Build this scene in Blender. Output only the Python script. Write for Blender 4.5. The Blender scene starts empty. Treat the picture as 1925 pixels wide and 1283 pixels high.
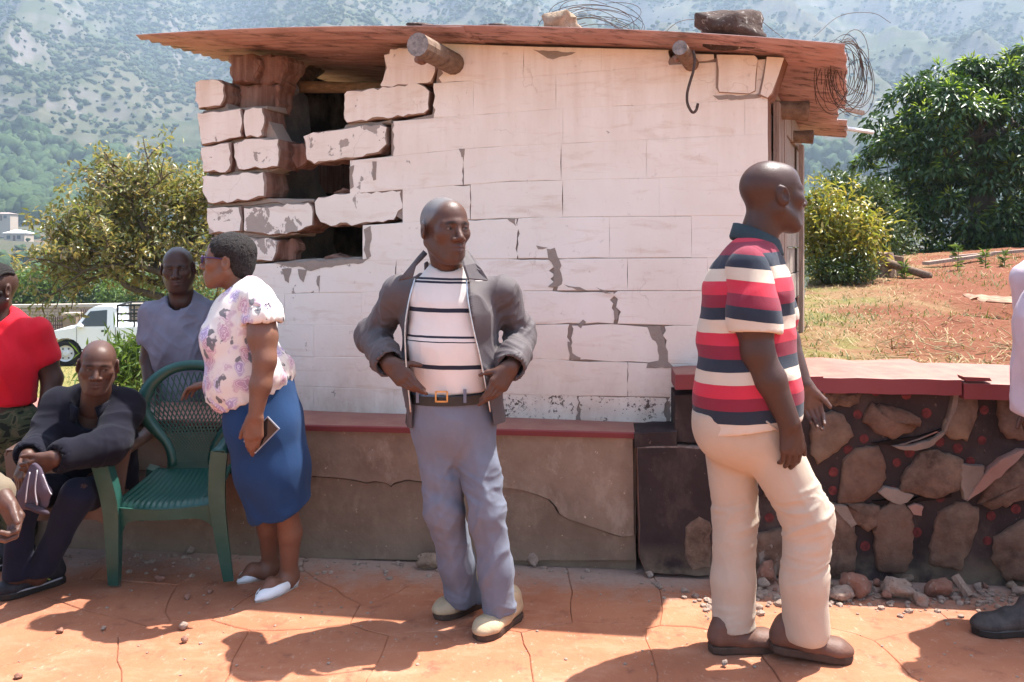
import bpy, bmesh, math, random
import numpy as np
from mathutils import Vector, Matrix, Quaternion

# ------------------------------------------------------------------ camera, sky, sun, exposure
SC = bpy.context.scene
COL = SC.collection
FPX, UC, VH, CAMZ = 1604.0, 962.5, 470.0, 1.5      # focal length in photo pixels, principal column, horizon row, eye height
cam = bpy.data.cameras.new('camera')
cam.sensor_width = 36.0
cam.sensor_fit = 'HORIZONTAL'
cam.lens = 30.0
cam.shift_y = -(641.5 - VH) / 1925.0
cam.clip_start = 0.05
cam.clip_end = 6000
camo = bpy.data.objects.new('camera', cam)
COL.objects.link(camo)
camo.location = (0, 0, CAMZ)
camo.rotation_euler = (math.pi / 2, 0, 0)
SC.camera = camo

SUNDIR = Vector((0.40, 0.20, 1.0)).normalized()     # towards the sun
world = bpy.data.worlds.new('World')
SC.world = world
world.use_nodes = True
wn = world.node_tree
for n in list(wn.nodes):
    wn.nodes.remove(n)
wo = wn.nodes.new('ShaderNodeOutputWorld')
wb = wn.nodes.new('ShaderNodeBackground')
sky = wn.nodes.new('ShaderNodeTexSky')
sky.sky_type = 'NISHITA'
sky.sun_disc = False
sky.sun_elevation = math.asin(SUNDIR.z)
sky.sun_rotation = math.atan2(SUNDIR.x, SUNDIR.y)
sky.air_density = 1.0
sky.dust_density = 2.5
wb.inputs[1].default_value = 0.11
wn.links.new(sky.outputs[0], wb.inputs[0])
wn.links.new(wb.outputs[0], wo.inputs[0])

sl = bpy.data.lights.new('sun', 'SUN')
sl.energy = 4.2
sl.angle = math.radians(0.53)
sl.color = (1.0, 0.97, 0.92)
so = bpy.data.objects.new('sun', sl)
COL.objects.link(so)
so.location = (6, 3, 15)
so.rotation_euler = (-SUNDIR).to_track_quat('-Z', 'Y').to_euler()

SC.view_settings.view_transform = 'Standard'
SC.view_settings.look = 'None'
SC.view_settings.gamma = 1.0
SC.view_settings.exposure = 1.92
SC.view_settings.use_curve_mapping = False
SC.cycles.use_denoising = True
SC.cycles.max_bounces = 7
SC.cycles.diffuse_bounces = 4
SC.cycles.glossy_bounces = 2
SC.cycles.transmission_bounces = 3
SC.cycles.transparent_max_bounces = 8
SC.cycles.volume_bounces = 1
SC.cycles.caustics_reflective = False
SC.cycles.caustics_refractive = False

# ------------------------------------------------------------------ helpers
def P(u, v, y):
    """a point at depth y behind pixel (u, v) of the photograph"""
    return np.array(((u - UC) / FPX * y, y, CAMZ - (v - VH) / FPX * y))

def G(u, v, z=0.0):
    y = (CAMZ - z) * FPX / (v - VH)
    return np.array(((u - UC) / FPX * y, y, z))

def lin(c):
    return tuple((x / 255 / 12.92) if x / 255 <= 0.04045 else ((x / 255 + 0.055) / 1.055) ** 2.4 for x in c)

def nrm(a):
    a = np.asarray(a, float)
    return a / (np.linalg.norm(a) + 1e-12)

ROOT = {}
def thing(name, label, cat, loc=(0, 0, 0), group=None):
    o = bpy.data.objects.new(name, None)
    COL.objects.link(o)
    o.location = loc
    o.empty_display_size = 0.1
    o['label'] = label
    o['category'] = cat
    if group:
        o['group'] = group
    ROOT[o.name] = np.array(loc, float)
    return o

def mesh(name, V, F, mats, parent=None, smooth=False, mi=None, kind=None, col=None, label=None, cat=None, group=None, base=None):
    """one mesh object; V in world coordinates, moved into the frame of its thing"""
    V = np.asarray(V, dtype=np.float64).reshape(-1, 3)
    org = np.zeros(3)
    if parent is not None:
        org = ROOT[parent.name]
    elif base is not None:
        org = np.array(base, float)
    me = bpy.data.meshes.new(name)
    Vl = V - org
    if isinstance(F, np.ndarray):
        n, k = F.shape
        me.vertices.add(len(Vl))
        me.vertices.foreach_set('co', Vl.astype(np.float32).ravel())
        me.loops.add(n * k)
        me.loops.foreach_set('vertex_index', F.astype(np.int32).ravel())
        me.polygons.add(n)
        me.polygons.foreach_set('loop_start', np.arange(0, n * k, k, dtype=np.int32))
        me.polygons.foreach_set('loop_total', np.full(n, k, dtype=np.int32))
        me.update(calc_edges=True)
    else:
        me.from_pydata([tuple(v) for v in Vl], [], F)
    if not isinstance(mats, (list, tuple)):
        mats = [mats]
    for m in mats:
        me.materials.append(m)
    if mi is not None:
        me.polygons.foreach_set('material_index', np.asarray(mi, dtype=np.int32))
    if smooth:
        me.polygons.foreach_set('use_smooth', np.ones(len(me.polygons), dtype=bool))
    if col is not None:
        a = me.color_attributes.new('Col', 'FLOAT_COLOR', 'POINT')
        c = np.ones((len(V), 4), dtype=np.float32)
        c[:, :3] = col
        a.data.foreach_set('color', c.ravel())
    me.validate()
    me.update()
    o = bpy.data.objects.new(name, me)
    COL.objects.link(o)
    if parent is not None:
        o.parent = parent
        ROOT[o.name] = org
    else:
        o.location = org
        ROOT[o.name] = org
    if kind:
        o['kind'] = kind
    if label:
        o['label'] = label
    if cat:
        o['category'] = cat
    if group:
        o['group'] = group
    return o

class MB:
    """collects shapes of ONE piece"""
    def __init__(s):
        s.V, s.F, s.M = [], [], []
    def add(s, V, F, m=0):
        b = len(s.V)
        s.V += [tuple(map(float, v)) for v in V]
        s.F += [[i + b for i in f] for f in F]
        s.M += [m] * len(F)
        return s
    def box(s, c, h, R=None, m=0, taper=1.0):
        c = np.asarray(c, float)
        pts = []
        for z in (-1, 1):
            k = taper if z > 0 else 1.0
            for y in (-1, 1):
                for x in (-1, 1):
                    p = np.array((x * h[0] * k, y * h[1] * k, z * h[2]))
                    if R is not None:
                        p = R @ p
                    pts.append(c + p)
        return s.add(pts, [[0, 2, 3, 1], [4, 5, 7, 6], [0, 1, 5, 4], [2, 6, 7, 3], [0, 4, 6, 2], [1, 3, 7, 5]], m)
    def bar(s, a, b, w, t, up=(0, 0, 1), m=0):
        a, b = np.asarray(a, float), np.asarray(b, float)
        d = nrm(b - a)
        x = np.cross(d, up)
        if np.linalg.norm(x) < 1e-3:
            x = np.cross(d, (1, 0, 0))
        x = nrm(x)
        z = nrm(np.cross(x, d))
        pts = [p + x * w / 2 * i + z * t / 2 * j for p in (a, b) for i, j in ((-1, -1), (1, -1), (1, 1), (-1, 1))]
        return s.add(pts, [[0, 3, 2, 1], [4, 5, 6, 7], [0, 1, 5, 4], [1, 2, 6, 5], [2, 3, 7, 6], [3, 0, 4, 7]], m)
    def tube(s, pts, rad, n=8, m=0, cap=True):
        pts = [np.asarray(p, float) for p in pts]
        if not hasattr(rad, '__len__'):
            rad = [rad] * len(pts)
        t = [nrm(pts[min(i + 1, len(pts) - 1)] - pts[max(i - 1, 0)]) for i in range(len(pts))]
        x = np.cross(t[0], (0, 0, 1))
        if np.linalg.norm(x) < 1e-2:
            x = np.cross(t[0], (0, 1, 0))
        x = nrm(x)
        V, F = [], []
        for i, p in enumerate(pts):
            x = nrm(x - t[i] * np.dot(x, t[i]))
            y = np.cross(t[i], x)
            for k in range(n):
                a = 2 * math.pi * k / n
                V.append(p + (x * math.cos(a) + y * math.sin(a)) * rad[i])
        for i in range(len(pts) - 1):
            for k in range(n):
                F.append([i * n + k, i * n + (k + 1) % n, (i + 1) * n + (k + 1) % n, (i + 1) * n + k])
        if cap:
            F.append(list(range(n))[::-1])
            F.append([(len(pts) - 1) * n + k for k in range(n)])
        return s.add(V, F, m)
    def sweep(s, pts, prof, ups, m=0, cap=True, scale=None):
        """profile (list of (a, b)) swept along pts; a along the side vector, b along ups"""
        pts = [np.asarray(p, float) for p in pts]
        V, F, n = [], [], len(prof)
        for i, p in enumerate(pts):
            t = nrm(pts[min(i + 1, len(pts) - 1)] - pts[max(i - 1, 0)])
            up = np.asarray(ups[i] if isinstance(ups, list) else ups, float)
            up = nrm(up - t * np.dot(up, t))
            sd = np.cross(t, up)
            k = 1.0 if scale is None else scale[i]
            for a, b in prof:
                V.append(p + sd * a * k + up * b * k)
        for i in range(len(pts) - 1):
            for k in range(n):
                F.append([i * n + k, i * n + (k + 1) % n, (i + 1) * n + (k + 1) % n, (i + 1) * n + k])
        if cap:
            F.append(list(range(n))[::-1])
            F.append([(len(pts) - 1) * n + k for k in range(n)])
        return s.add(V, F, m)
    def build(s, name, mats, parent=None, smooth=False, **kw):
        return mesh(name, s.V, s.F, mats, parent, smooth, mi=s.M, **kw)

rng = np.random.default_rng(7)
def rotz(a):
    c, s = math.cos(a), math.sin(a)
    return np.array(((c, -s, 0), (s, c, 0), (0, 0, 1.0)))
def rotx(a):
    c, s = math.cos(a), math.sin(a)
    return np.array(((1.0, 0, 0), (0, c, -s), (0, s, c)))
def roty(a):
    c, s = math.cos(a), math.sin(a)
    return np.array(((c, 0, s), (0, 1.0, 0), (-s, 0, c)))

def curve(knots, xs):
    k = np.array(knots, float)
    return np.interp(xs, k[:, 0], k[:, 1])

def spline(pts, n):
    """Catmull-Rom through points"""
    p = [np.asarray(q, float) for q in pts]
    p = [2 * p[0] - p[1]] + p + [2 * p[-1] - p[-2]]
    out = []
    m = len(p) - 3
    for i in range(n):
        t = i / (n - 1) * m
        k = min(int(t), m - 1)
        t -= k
        a, b, c, d = p[k:k + 4]
        out.append(0.5 * (2 * b + (c - a) * t + (2 * a - 5 * b + 4 * c - d) * t * t + (3 * b - a - 3 * c + d) * t ** 3))
    return out

def ico(sub):
    bm = bmesh.new()
    bmesh.ops.create_icosphere(bm, subdivisions=sub, radius=1.0)
    V = np.array([v.co[:] for v in bm.verts])
    F = np.array([[v.index for v in f.verts] for f in bm.faces])
    bm.free()
    return V, F
IV2, IF2 = ico(2)
IV3, IF3 = ico(3)
IV1, IF1 = ico(1)

def hash2(ix, iy, seed):
    h = (ix.astype(np.int64) * 374761393 + iy.astype(np.int64) * 668265263 + seed * 974634777) & 0xffffffff
    h = ((h ^ (h >> 13)) * 1274126177) & 0xffffffff
    return ((h ^ (h >> 16)) & 0xffff) / 65535.0

def vnoise(x, y, seed=0):
    x, y = np.asarray(x, float), np.asarray(y, float)
    ix, iy = np.floor(x), np.floor(y)
    fx, fy = x - ix, y - iy
    fx, fy = fx * fx * (3 - 2 * fx), fy * fy * (3 - 2 * fy)
    ix, iy = ix.astype(np.int64), iy.astype(np.int64)
    a, b = hash2(ix, iy, seed), hash2(ix + 1, iy, seed)
    c, d = hash2(ix, iy + 1, seed), hash2(ix + 1, iy + 1, seed)
    return (a + (b - a) * fx) * (1 - fy) + (c + (d - c) * fx) * fy

def fbm(x, y, seed=0, o=5):
    r, a = 0, 0.5
    for i in range(o):
        r = r + a * vnoise(x, y, seed + i)
        x, y, a = x * 2.03, y * 2.03, a / 2
    return r

# ------------------------------------------------------------------ materials
class NT:
    def __init__(s, name):
        s.m = bpy.data.materials.new(name)
        s.m.use_nodes = True
        s.t = s.m.node_tree
        for n in list(s.t.nodes):
            s.t.nodes.remove(n)
        s.out = s.n('ShaderNodeOutputMaterial')
        s.b = s.n('ShaderNodeBsdfPrincipled')
        s.l(s.b.outputs[0], s.out.inputs[0])
        s._tc = None
    def n(s, t, **kw):
        nd = s.t.nodes.new(t)
        for k, v in kw.items():
            setattr(nd, k, v)
        return nd
    def l(s, a, b):
        s.t.links.new(a, b)
    def set(s, inp, v):
        if hasattr(v, 'is_output') or isinstance(v, bpy.types.NodeSocket):
            s.l(v, inp)
        else:
            if isinstance(v, (tuple, list)) and len(v) == 3 and inp.type == 'RGBA':
                v = (*v, 1)
            inp.default_value = v
    def tc(s, which='Object'):
        if s._tc is None:
            s._tc = s.n('ShaderNodeTexCoord')
        return s._tc.outputs[which]
    def pos(s):
        return s.n('ShaderNodeNewGeometry').outputs['Position']
    def map(s, vec, scale=(1, 1, 1), rot=(0, 0, 0), loc=(0, 0, 0)):
        m = s.n('ShaderNodeMapping')
        s.l(vec, m.inputs[0])
        m.inputs['Scale'].default_value = scale
        m.inputs['Rotation'].default_value = rot
        m.inputs['Location'].default_value = loc
        return m.outputs[0]
    def noise(s, vec, scale, detail=4, rough=0.55, dist=0.0, out=0):
        m = s.n('ShaderNodeTexNoise')
        s.l(vec, m.inputs['Vector'])
        m.inputs['Scale'].default_value = scale
        m.inputs['Detail'].default_value = detail
        m.inputs['Roughness'].default_value = rough
        m.inputs['Distortion'].default_value = dist
        return m.outputs[out]
    def vor(s, vec, scale, feature='F1', out='Distance', rand=1.0):
        m = s.n('ShaderNodeTexVoronoi', feature=feature)
        s.l(vec, m.inputs['Vector'])
        m.inputs['Scale'].default_value = scale
        m.inputs['Randomness'].default_value = rand
        return m.outputs[out]
    def ramp(s, fac, stops, interp='LINEAR'):
        r = s.n('ShaderNodeValToRGB')
        r.color_ramp.interpolation = interp
        e = r.color_ramp.elements
        while len(e) < len(stops):
            e.new(0.5)
        for i, (p, c) in enumerate(stops):
            e[i].position = p
            if not hasattr(c, '__len__'):
                c = (c, c, c)
            e[i].color = (*c, 1)
        s.l(fac, r.inputs[0])
        return r.outputs[0]
    def mix(s, fac, a, b, mode='MIX'):
        m = s.n('ShaderNodeMix', data_type='RGBA', blend_type=mode)
        s.set(m.inputs[0], fac)
        s.set(m.inputs[6], a)
        s.set(m.inputs[7], b)
        return m.outputs[2]
    def math(s, op, a, b=0.0, clamp=False):
        m = s.n('ShaderNodeMath', operation=op, use_clamp=clamp)
        s.set(m.inputs[0], a)
        s.set(m.inputs[1], b)
        return m.outputs[0]
    def sep(s, vec):
        m = s.n('ShaderNodeSeparateXYZ')
        s.l(vec, m.inputs[0])
        return m.outputs
    def attr(s, name, typ='OBJECT', out='Fac'):
        m = s.n('ShaderNodeAttribute', attribute_type=typ, attribute_name=name)
        return m.outputs[out]
    def bump(s, h, strength=0.3, dist=0.01):
        b = s.n('ShaderNodeBump')
        b.inputs['Strength'].default_value = strength
        b.inputs['Distance'].default_value = dist
        s.l(h, b.inputs['Height'])
        s.l(b.outputs[0], s.b.inputs['Normal'])
        return s
    def done(s, color, rough=0.7, spec=0.3, metal=0.0):
        s.set(s.b.inputs['Base Color'], color)
        s.set(s.b.inputs['Roughness'], rough)
        s.b.inputs['Specular IOR Level'].default_value = spec
        s.b.inputs['Metallic'].default_value = metal
        return s.m

def simple(name, rgb, rough=0.6, spec=0.3, var=0.15, scale=6.0, bump=0.0, bscale=80.0, metal=0.0):
    t = NT(name)
    p = t.tc()
    nz = t.noise(p, scale, 5)
    dark = tuple(c * (1 - var * 1.6) for c in rgb)
    lite = tuple(min(1, c * (1 + var * 1.3)) for c in rgb)
    c = t.ramp(nz, [(0.25, dark), (0.75, lite)])
    if bump:
        t.bump(t.noise(p, bscale, 3), bump, 0.004)
    return t.done(c, rough, spec, metal)
# ------------------------------------------------------------------ terrain, mountain, woods, haze


def hbase(x, y):
    kn = [(-60, -.6), (-20, -.06), (4.3, -.06), (5.2, -.14), (9, -.55), (25, -1.75), (60, -5.5), (110, -11), (150, -10.5), (300, 6), (410, 24),
          (520, 72), (700, 168), (900, 285), (1100, 400), (1400, 560), (1900, 640)]
    k = np.array(kn, float)
    return np.interp(y, k[:, 0], k[:, 1])

def ridged(x, y, seed):
    r, a = 0, 0.5
    for i in range(5):
        r = r + a * (1 - np.abs(2 * vnoise(x, y, seed + i) - 1))
        x, y, a = x * 2.1 + 3.7, y * 2.1, a * 0.5
    return r

def terrain_h(x, y):
    x, y = np.asarray(x, float), np.asarray(y, float)
    h = hbase(x, y)
    m = np.clip((y - 330) / 250, 0, 1)
    h = h + m * 150 * (ridged(x / 210 + 1.3 + y / 700, y / 420, 11) - 0.62)
    h = h + m * 16 * (ridged(x / 46, y / 60, 31) - 0.6)
    # rock ledges
    led = np.clip((vnoise(x / 150, y / 120, 77) - 0.45) * 4, 0, 1) * m
    st = 13.0
    q = h / st + 0.8 * vnoise(x / 60, y / 60, 5)
    h = h + led * (np.clip((q - np.floor(q)) * 2.2 - 0.6, 0, 1) - (q - np.floor(q))) * st * 0.62
    m2 = np.clip((y - 40) / 80, 0, 1)
    h = h + m2 * 5.0 * (fbm(x / 70, y / 70, 51) - 0.5) + np.clip((y - 10) / 30, 0, 1) * 0.5 * (fbm(x / 9, y / 9, 52) - 0.5)
    h = h + np.clip((y - 170) / 100, 0, 1) * 3.0 * (vnoise(x / 18, y / 10, 53) - 0.5) * np.clip((420 - y) / 100, 0, 1)
    return h

def mat_terrain():
    t = NT('valley_and_mountain_ground')
    p = t.pos()
    x, y, z = t.sep(p)
    n1 = t.noise(p, 0.012, 6, 0.6)
    n2 = t.noise(p, 0.16, 7, 0.72)
    n3 = t.noise(p, 0.9, 4, 0.6)
    grass = t.mix(n2, (0.066, 0.066, 0.036), (0.03, 0.042, 0.019))
    dry = t.mix(n3, (0.11, 0.096, 0.064), (0.048, 0.045, 0.029))
    c = t.mix(t.ramp(n1, [(0.42, 0), (0.6, 1)]), grass, dry)
    nor = t.n('ShaderNodeNewGeometry').outputs['Normal']
    nz = t.sep(nor)[2]
    rockc = t.mix(t.noise(t.map(p, (0.3, 0.3, 1.4)), 0.35, 6, 0.7), (0.05, 0.042, 0.038), (0.19, 0.165, 0.145))
    far = t.math('MULTIPLY', t.math('GREATER_THAN', y, 380.0), t.ramp(nz, [(0.52, 1), (0.78, 0)]))
    c = t.mix(far, c, rockc)
    soil = t.mix(n3, (0.25, 0.115, 0.065), (0.19, 0.08, 0.045))
    near = t.ramp(t.noise(p, 0.05, 5, 0.62), [(0.56, 0), (0.66, 0.8)])
    nearm = t.math('MULTIPLY', near, t.math('LESS_THAN', y, 330.0))
    c = t.mix(nearm, c, soil)
    lawn = t.mix(t.noise(p, 2.2, 5, 0.6), (0.30, 0.21, 0.085), (0.115, 0.135, 0.04))
    c = t.mix(t.math('LESS_THAN', y, 30.0), c, lawn)
    t.bump(t.noise(p, 0.5, 8, 0.7), 0.5, 1.2)
    return t.done(c, 0.95, 0.05)
M_TERR = mat_terrain()

ys = np.concatenate([np.linspace(-60, 3, 16), np.linspace(4, 40, 50), np.geomspace(41, 420, 110), np.linspace(424, 1180, 250), np.linspace(1195, 1900, 12)])
ss = np.linspace(-1, 1, 300)
YY, SS = np.meshgrid(ys, ss, indexing='ij')
XX = SS * (np.abs(YY) * 0.85 + 30)
HH = terrain_h(XX, YY)
nr, nc = YY.shape
idx = np.arange(nr * nc).reshape(nr, nc)
F = np.stack([idx[:-1, :-1], idx[:-1, 1:], idx[1:, 1:], idx[1:, :-1]], -1).reshape(-1, 4)
mesh('mountain_terrain', np.stack([XX, YY, HH], -1).reshape(-1, 3), F, M_TERR, smooth=True, kind='structure',
     label='hazy green and rocky mountainside rising behind the valley')

# far woods: thousands of small crowns
def mat_woods(name, a, b, c3):
    t = NT(name)
    g = t.n('ShaderNodeNewGeometry')
    isl = g.outputs['Random Per Island']
    p = g.outputs['Position']
    c = t.ramp(isl, [(0.0, a), (0.5, b), (1.0, c3)])
    c = t.mix(t.ramp(t.noise(p, 0.9, 4, 0.7), [(0.35, 0), (0.7, 1)]), c, tuple(x * 1.9 for x in b), 'MIX')
    t.bump(t.noise(p, 1.6, 4, 0.7), 0.9, 0.8)
    return t.done(c, 0.9, 0.08)
M_WOOD = mat_woods('far_woods_foliage', (0.015, 0.025, 0.012), (0.025, 0.038, 0.016), (0.055, 0.062, 0.026))
M_WOODG = mat_woods('valley_woods_foliage', (0.016, 0.030, 0.011), (0.028, 0.046, 0.017), (0.05, 0.07, 0.026))

def crowns(name, X, Y, S, mat, label, tall=1.0):
    n = len(X)
    Z = terrain_h(X, Y)
    IVc, IFc = (IV1, IF1) if len(X) > 8000 else (IV2, IF2)
    nv = len(IVc)
    jit = 1 + 0.9 * (rng.random((n, nv)) - 0.5)
    ang = rng.random(n) * 6.28
    ca, sa = np.cos(ang), np.sin(ang)
    bx = IVc[None, :, 0] * jit
    by = IVc[None, :, 1] * jit
    bz = IVc[None, :, 2] * jit * (0.75 * tall)
    sx = S[:, None] * (0.8 + 0.5 * rng.random((n, 1)))
    V = np.stack([X[:, None] + (bx * ca[:, None] - by * sa[:, None]) * sx, Y[:, None] + (bx * sa[:, None] + by * ca[:, None]) * sx,
                  Z[:, None] + S[:, None] * 0.55 * tall + bz * S[:, None]], -1).reshape(-1, 3)
    F = (IFc[None] + (np.arange(n) * nv)[:, None, None]).reshape(-1, 3)
    return mesh(name, V, F, mat, kind='stuff', label=label)

def scatter(n, y0, y1, dens, seed):
    r = np.random.default_rng(seed)
    y = y0 + (y1 - y0) * r.random(n) ** 0.8
    x = (r.random(n) * 2 - 1) * (y * 0.82 + 10)
    keep = r.random(n) < dens(x, y)
    return x[keep], y[keep]

def d_mount(x, y):
    a = fbm(x / 95 + 4, y / 120, 91, 4)
    left = np.clip(-x / (0.5 * y) + 0.15, 0, 1)
    rock = np.exp(-(((x / y + 0.44) / 0.16) ** 2 + ((y - 580) / 110) ** 2))
    d = np.clip((a - 0.40 + 0.16 * left) * 5, 0.05, 1) * (1 - 0.85 * rock)
    return np.clip(d, 0.05, 1)
x, y = scatter(88000, 420, 1130, d_mount, 3)
crowns('mountain_woods', x, y, 1.1 + 2.1 * rng.random(len(x)) ** 2.2, M_WOOD, 'scattered trees and bush covering the hazy mountainside')
x, y = scatter(6400, 335, 470, lambda x, y: np.clip((fbm(x / 60, y / 40, 17, 3) - 0.30) * 7, 0.05, 1), 4)
crowns('plantation_woods', x, y, 2.2 + 2.2 * rng.random(len(x)), M_WOODG, 'belt of green trees along the foot of the mountain', 1.7)
x, y = scatter(6200, 70, 340, lambda x, y: np.clip((fbm(x / 26, y / 30, 27, 3) - 0.42) * 7, 0.06, 0.9), 5)
crowns('valley_bush', x, y, 0.7 + 1.7 * rng.random(len(x)) ** 2, M_WOODG, 'green bushes dotted over the lower valley slope')

# the air: one closed box of thin haze round the camera, the village and the mountain
t = NT('valley_haze')
t.t.nodes.remove(t.b)
pv = t.n('ShaderNodeVolumePrincipled')
pv.inputs['Color'].default_value = (0.66, 0.82, 1.0, 1)
pv.inputs['Density'].default_value = 0.00036
pv.inputs['Anisotropy'].default_value = 0.25
t.l(pv.outputs[0], t.out.inputs['Volume'])
hz = MB().box((0, 920, 330), (1750, 1010, 350))
hzo = hz.build('haze', t.m, kind='stuff', label='pale blue haze hanging in the valley air')
# ------------------------------------------------------------------ materials of the buildings
def mat_paint():
    t = NT('old_white_wall_paint')
    p = t.pos()
    x, y, z = t.sep(p)
    big = t.noise(p, 2.2, 5, 0.6)
    c = t.mix(t.ramp(big, [(0.3, 0), (0.75, 1)]), (0.845, 0.785, 0.695), (0.765, 0.68, 0.575))
    # dust streaks lying along the courses
    st = t.noise(t.map(p, (2.2, 2.2, 11.0)), 1.5, 7, 0.68, 0.6)
    c = t.mix(t.ramp(st, [(0.54, 0), (0.78, 0.6)]), c, (0.56, 0.39, 0.26))
    fine = t.noise(t.map(p, (9, 9, 3)), 4.0, 5, 0.7)
    c = t.mix(t.ramp(fine, [(0.60, 0), (0.85, 0.4)]), c, (0.48, 0.33, 0.23))
    # hairline cracks in the paint, broken up by noise
    wq = t.n('ShaderNodeVectorMath', operation='ADD')
    t.l(p, wq.inputs[0])
    wsc = t.n('ShaderNodeVectorMath', operation='SCALE')
    t.l(t.noise(p, 5, 4, out=1), wsc.inputs[0])
    wsc.inputs['Scale'].default_value = 0.35
    t.l(wsc.outputs[0], wq.inputs[1])
    hl = t.vor(wq.outputs[0], 2.6, 'DISTANCE_TO_EDGE')
    hm = t.math('MULTIPLY', t.ramp(hl, [(0.0, 1), (0.010, 0)]), t.ramp(t.noise(p, 1.9, 3), [(0.56, 0), (0.66, 0.45)]))
    c = t.mix(hm, c, (0.34, 0.24, 0.18))
    # red dust splashed up from the bench and run-off under the eaves
    spl = t.math('MULTIPLY', t.ramp(t.math('SUBTRACT', z, 0.62), [(0.0, 1), (0.45, 0)]), t.ramp(t.noise(t.map(p, (1, 1, .5)), 6, 6, .7), [(0.35, 0), (0.7, .75)]))
    c = t.mix(spl, c, (0.50, 0.37, 0.28))
    eav = t.math('MULTIPLY', t.ramp(t.math('SUBTRACT', z, 1.45), [(0.3, 0), (1.0, .8)]), t.ramp(t.noise(t.map(p, (7, 7, .8)), 1.6, 6, .65), [(0.42, 0), (0.75, .7)]))
    c = t.mix(eav, c, (0.58, 0.43, 0.31))
    # scuffs
    scf = t.ramp(t.noise(p, 19, 5, .75), [(0.64, 0), (0.72, .5)])
    c = t.mix(scf, c, (0.42, 0.34, 0.28))
    # peeled patches, more on blocks that carry a high value
    peel = t.attr('peel')
    pn = t.noise(t.map(p, (1, 1, 0.75)), 9.5, 5, 0.62, 0.35)
    thr = t.math('SUBTRACT', 0.74, t.math('MULTIPLY', peel, 0.26))
    pm = t.math('MULTIPLY', t.math('SUBTRACT', pn, thr), 60.0, True)
    c = t.mix(pm, c, t.mix(t.noise(p, 30, 4), (0.33, 0.285, 0.245), (0.42, 0.36, 0.31)))
    # dark speckled flaking near the foot
    sp = t.attr('speckle')
    sn = t.noise(p, 62, 4, 0.75)
    sn2 = t.noise(p, 6.5, 3, 0.6)
    sm = t.math('MULTIPLY', t.math('SUBTRACT', t.math('MULTIPLY', t.math('ADD', sn, t.math('MULTIPLY', sn2, 0.7)), 0.6), t.math('SUBTRACT', 0.78, t.math('MULTIPLY', sp, 0.24))), 40.0, True)
    c = t.mix(sm, c, (0.13, 0.095, 0.075))
    h = t.math('SUBTRACT', t.math('MULTIPLY', t.noise(p, 24, 6, 0.65), 0.6), t.math('MULTIPLY', pm, 0.35))
    t.bump(h, 0.55, 0.006)
    return t.done(c, 0.85, 0.15)
M_PAINT = mat_paint()

def mat_raw(name, a, b, sc=14, stripe=True):
    t = NT(name)
    p = t.pos()
    c = t.mix(t.noise(p, sc, 6, 0.65), a, b)
    c = t.mix(t.ramp(t.noise(p, 4.0, 4), [(0.45, 0), (0.7, 0.6)]), c, (0.36, 0.29, 0.24))
    if stripe:
        c = t.mix(t.ramp(t.noise(t.map(p, (28, 28, 1.5)), 1.0, 3), [(0.4, 0.6), (0.6, 0)]), c, tuple(q * 0.5 for q in a))
    t.bump(t.noise(p, 40, 6, 0.7), 0.9, 0.012)
    return t.done(c, 0.95, 0.08)
M_RAW = mat_raw('broken_clay_block', (0.20, 0.085, 0.055), (0.33, 0.20, 0.15))
M_MORTAR = mat_raw('grey_brown_mortar', (0.27, 0.215, 0.175), (0.37, 0.31, 0.26), 20, False)
M_CHIP = mat_raw('chipped_block_edge', (0.30, 0.205, 0.16), (0.42, 0.32, 0.26), 26, False)
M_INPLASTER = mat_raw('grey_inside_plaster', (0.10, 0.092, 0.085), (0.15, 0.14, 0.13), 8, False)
M_DARKWALL = mat_raw('shade_dark_inside_wall', (0.016, 0.013, 0.012), (0.03, 0.025, 0.022), 5, False)  # inner walls coloured near-black to stand in for the interior shade

def mat_wood(name, a, b, rough=0.8, axis=(1, 1, 14)):
    t = NT(name)
    p = t.tc()
    g = t.noise(t.map(p, axis), 5.0, 6, 0.7, 0.4)
    c = t.ramp(g, [(0.3, a), (0.7, b)])
    t.bump(g, 0.5, 0.006)
    return t.done(c, rough, 0.15)
M_LOG = mat_wood('weathered_pole_wood', (0.10, 0.062, 0.042), (0.27, 0.185, 0.13), axis=(6, 6, 6))
M_LOGEND = mat_wood('grey_pole_end', (0.11, 0.10, 0.095), (0.32, 0.29, 0.27), axis=(8, 8, 8))
M_PLANK = mat_wood('dusty_door_frame_wood', (0.16, 0.105, 0.08), (0.38, 0.28, 0.22), axis=(18, 18, 1.2))
M_BEAM = mat_wood('yellow_roof_pole', (0.13, 0.075, 0.035), (0.33, 0.20, 0.10), axis=(3, 14, 14))

def mat_roof():
    t = NT('faded_red_roof_sheet')
    p = t.tc()
    n1 = t.noise(t.map(p, (0.7, 6, 3)), 2.4, 6, 0.65)
    c = t.mix(t.ramp(n1, [(0.35, 0), (0.7, 1)]), (0.36, 0.215, 0.20), (0.50, 0.36, 0.345))
    n2 = t.noise(t.map(p, (1.5, 10, 8)), 3.0, 6, 0.7)
    c = t.mix(t.ramp(n2, [(0.50, 0), (0.66, 0.9)]), c, (0.075, 0.048, 0.042))
    t.bump(n2, 0.2, 0.003)
    return t.done(c, 0.62, 0.3)
M_ROOF = mat_roof()

# ------------------------------------------------------------------ hut
WS, WB = -0.18, 4.29                         # front wall plane: y = WB + WS * x
WT = nrm((1, WS, 0))                         # along the wall
WN = nrm((WS, -1, 0))                        # out of the wall, towards the yard
WD = np.array((0.394, 1.0, 0))               # direction of the side walls
WD = WD / np.linalg.norm(WD)

def W(u, v, out=0.0):
    k = (u - UC) / FPX
    y = WB / (1 - WS * k)
    return P(u, v, y) + WN * out

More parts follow.
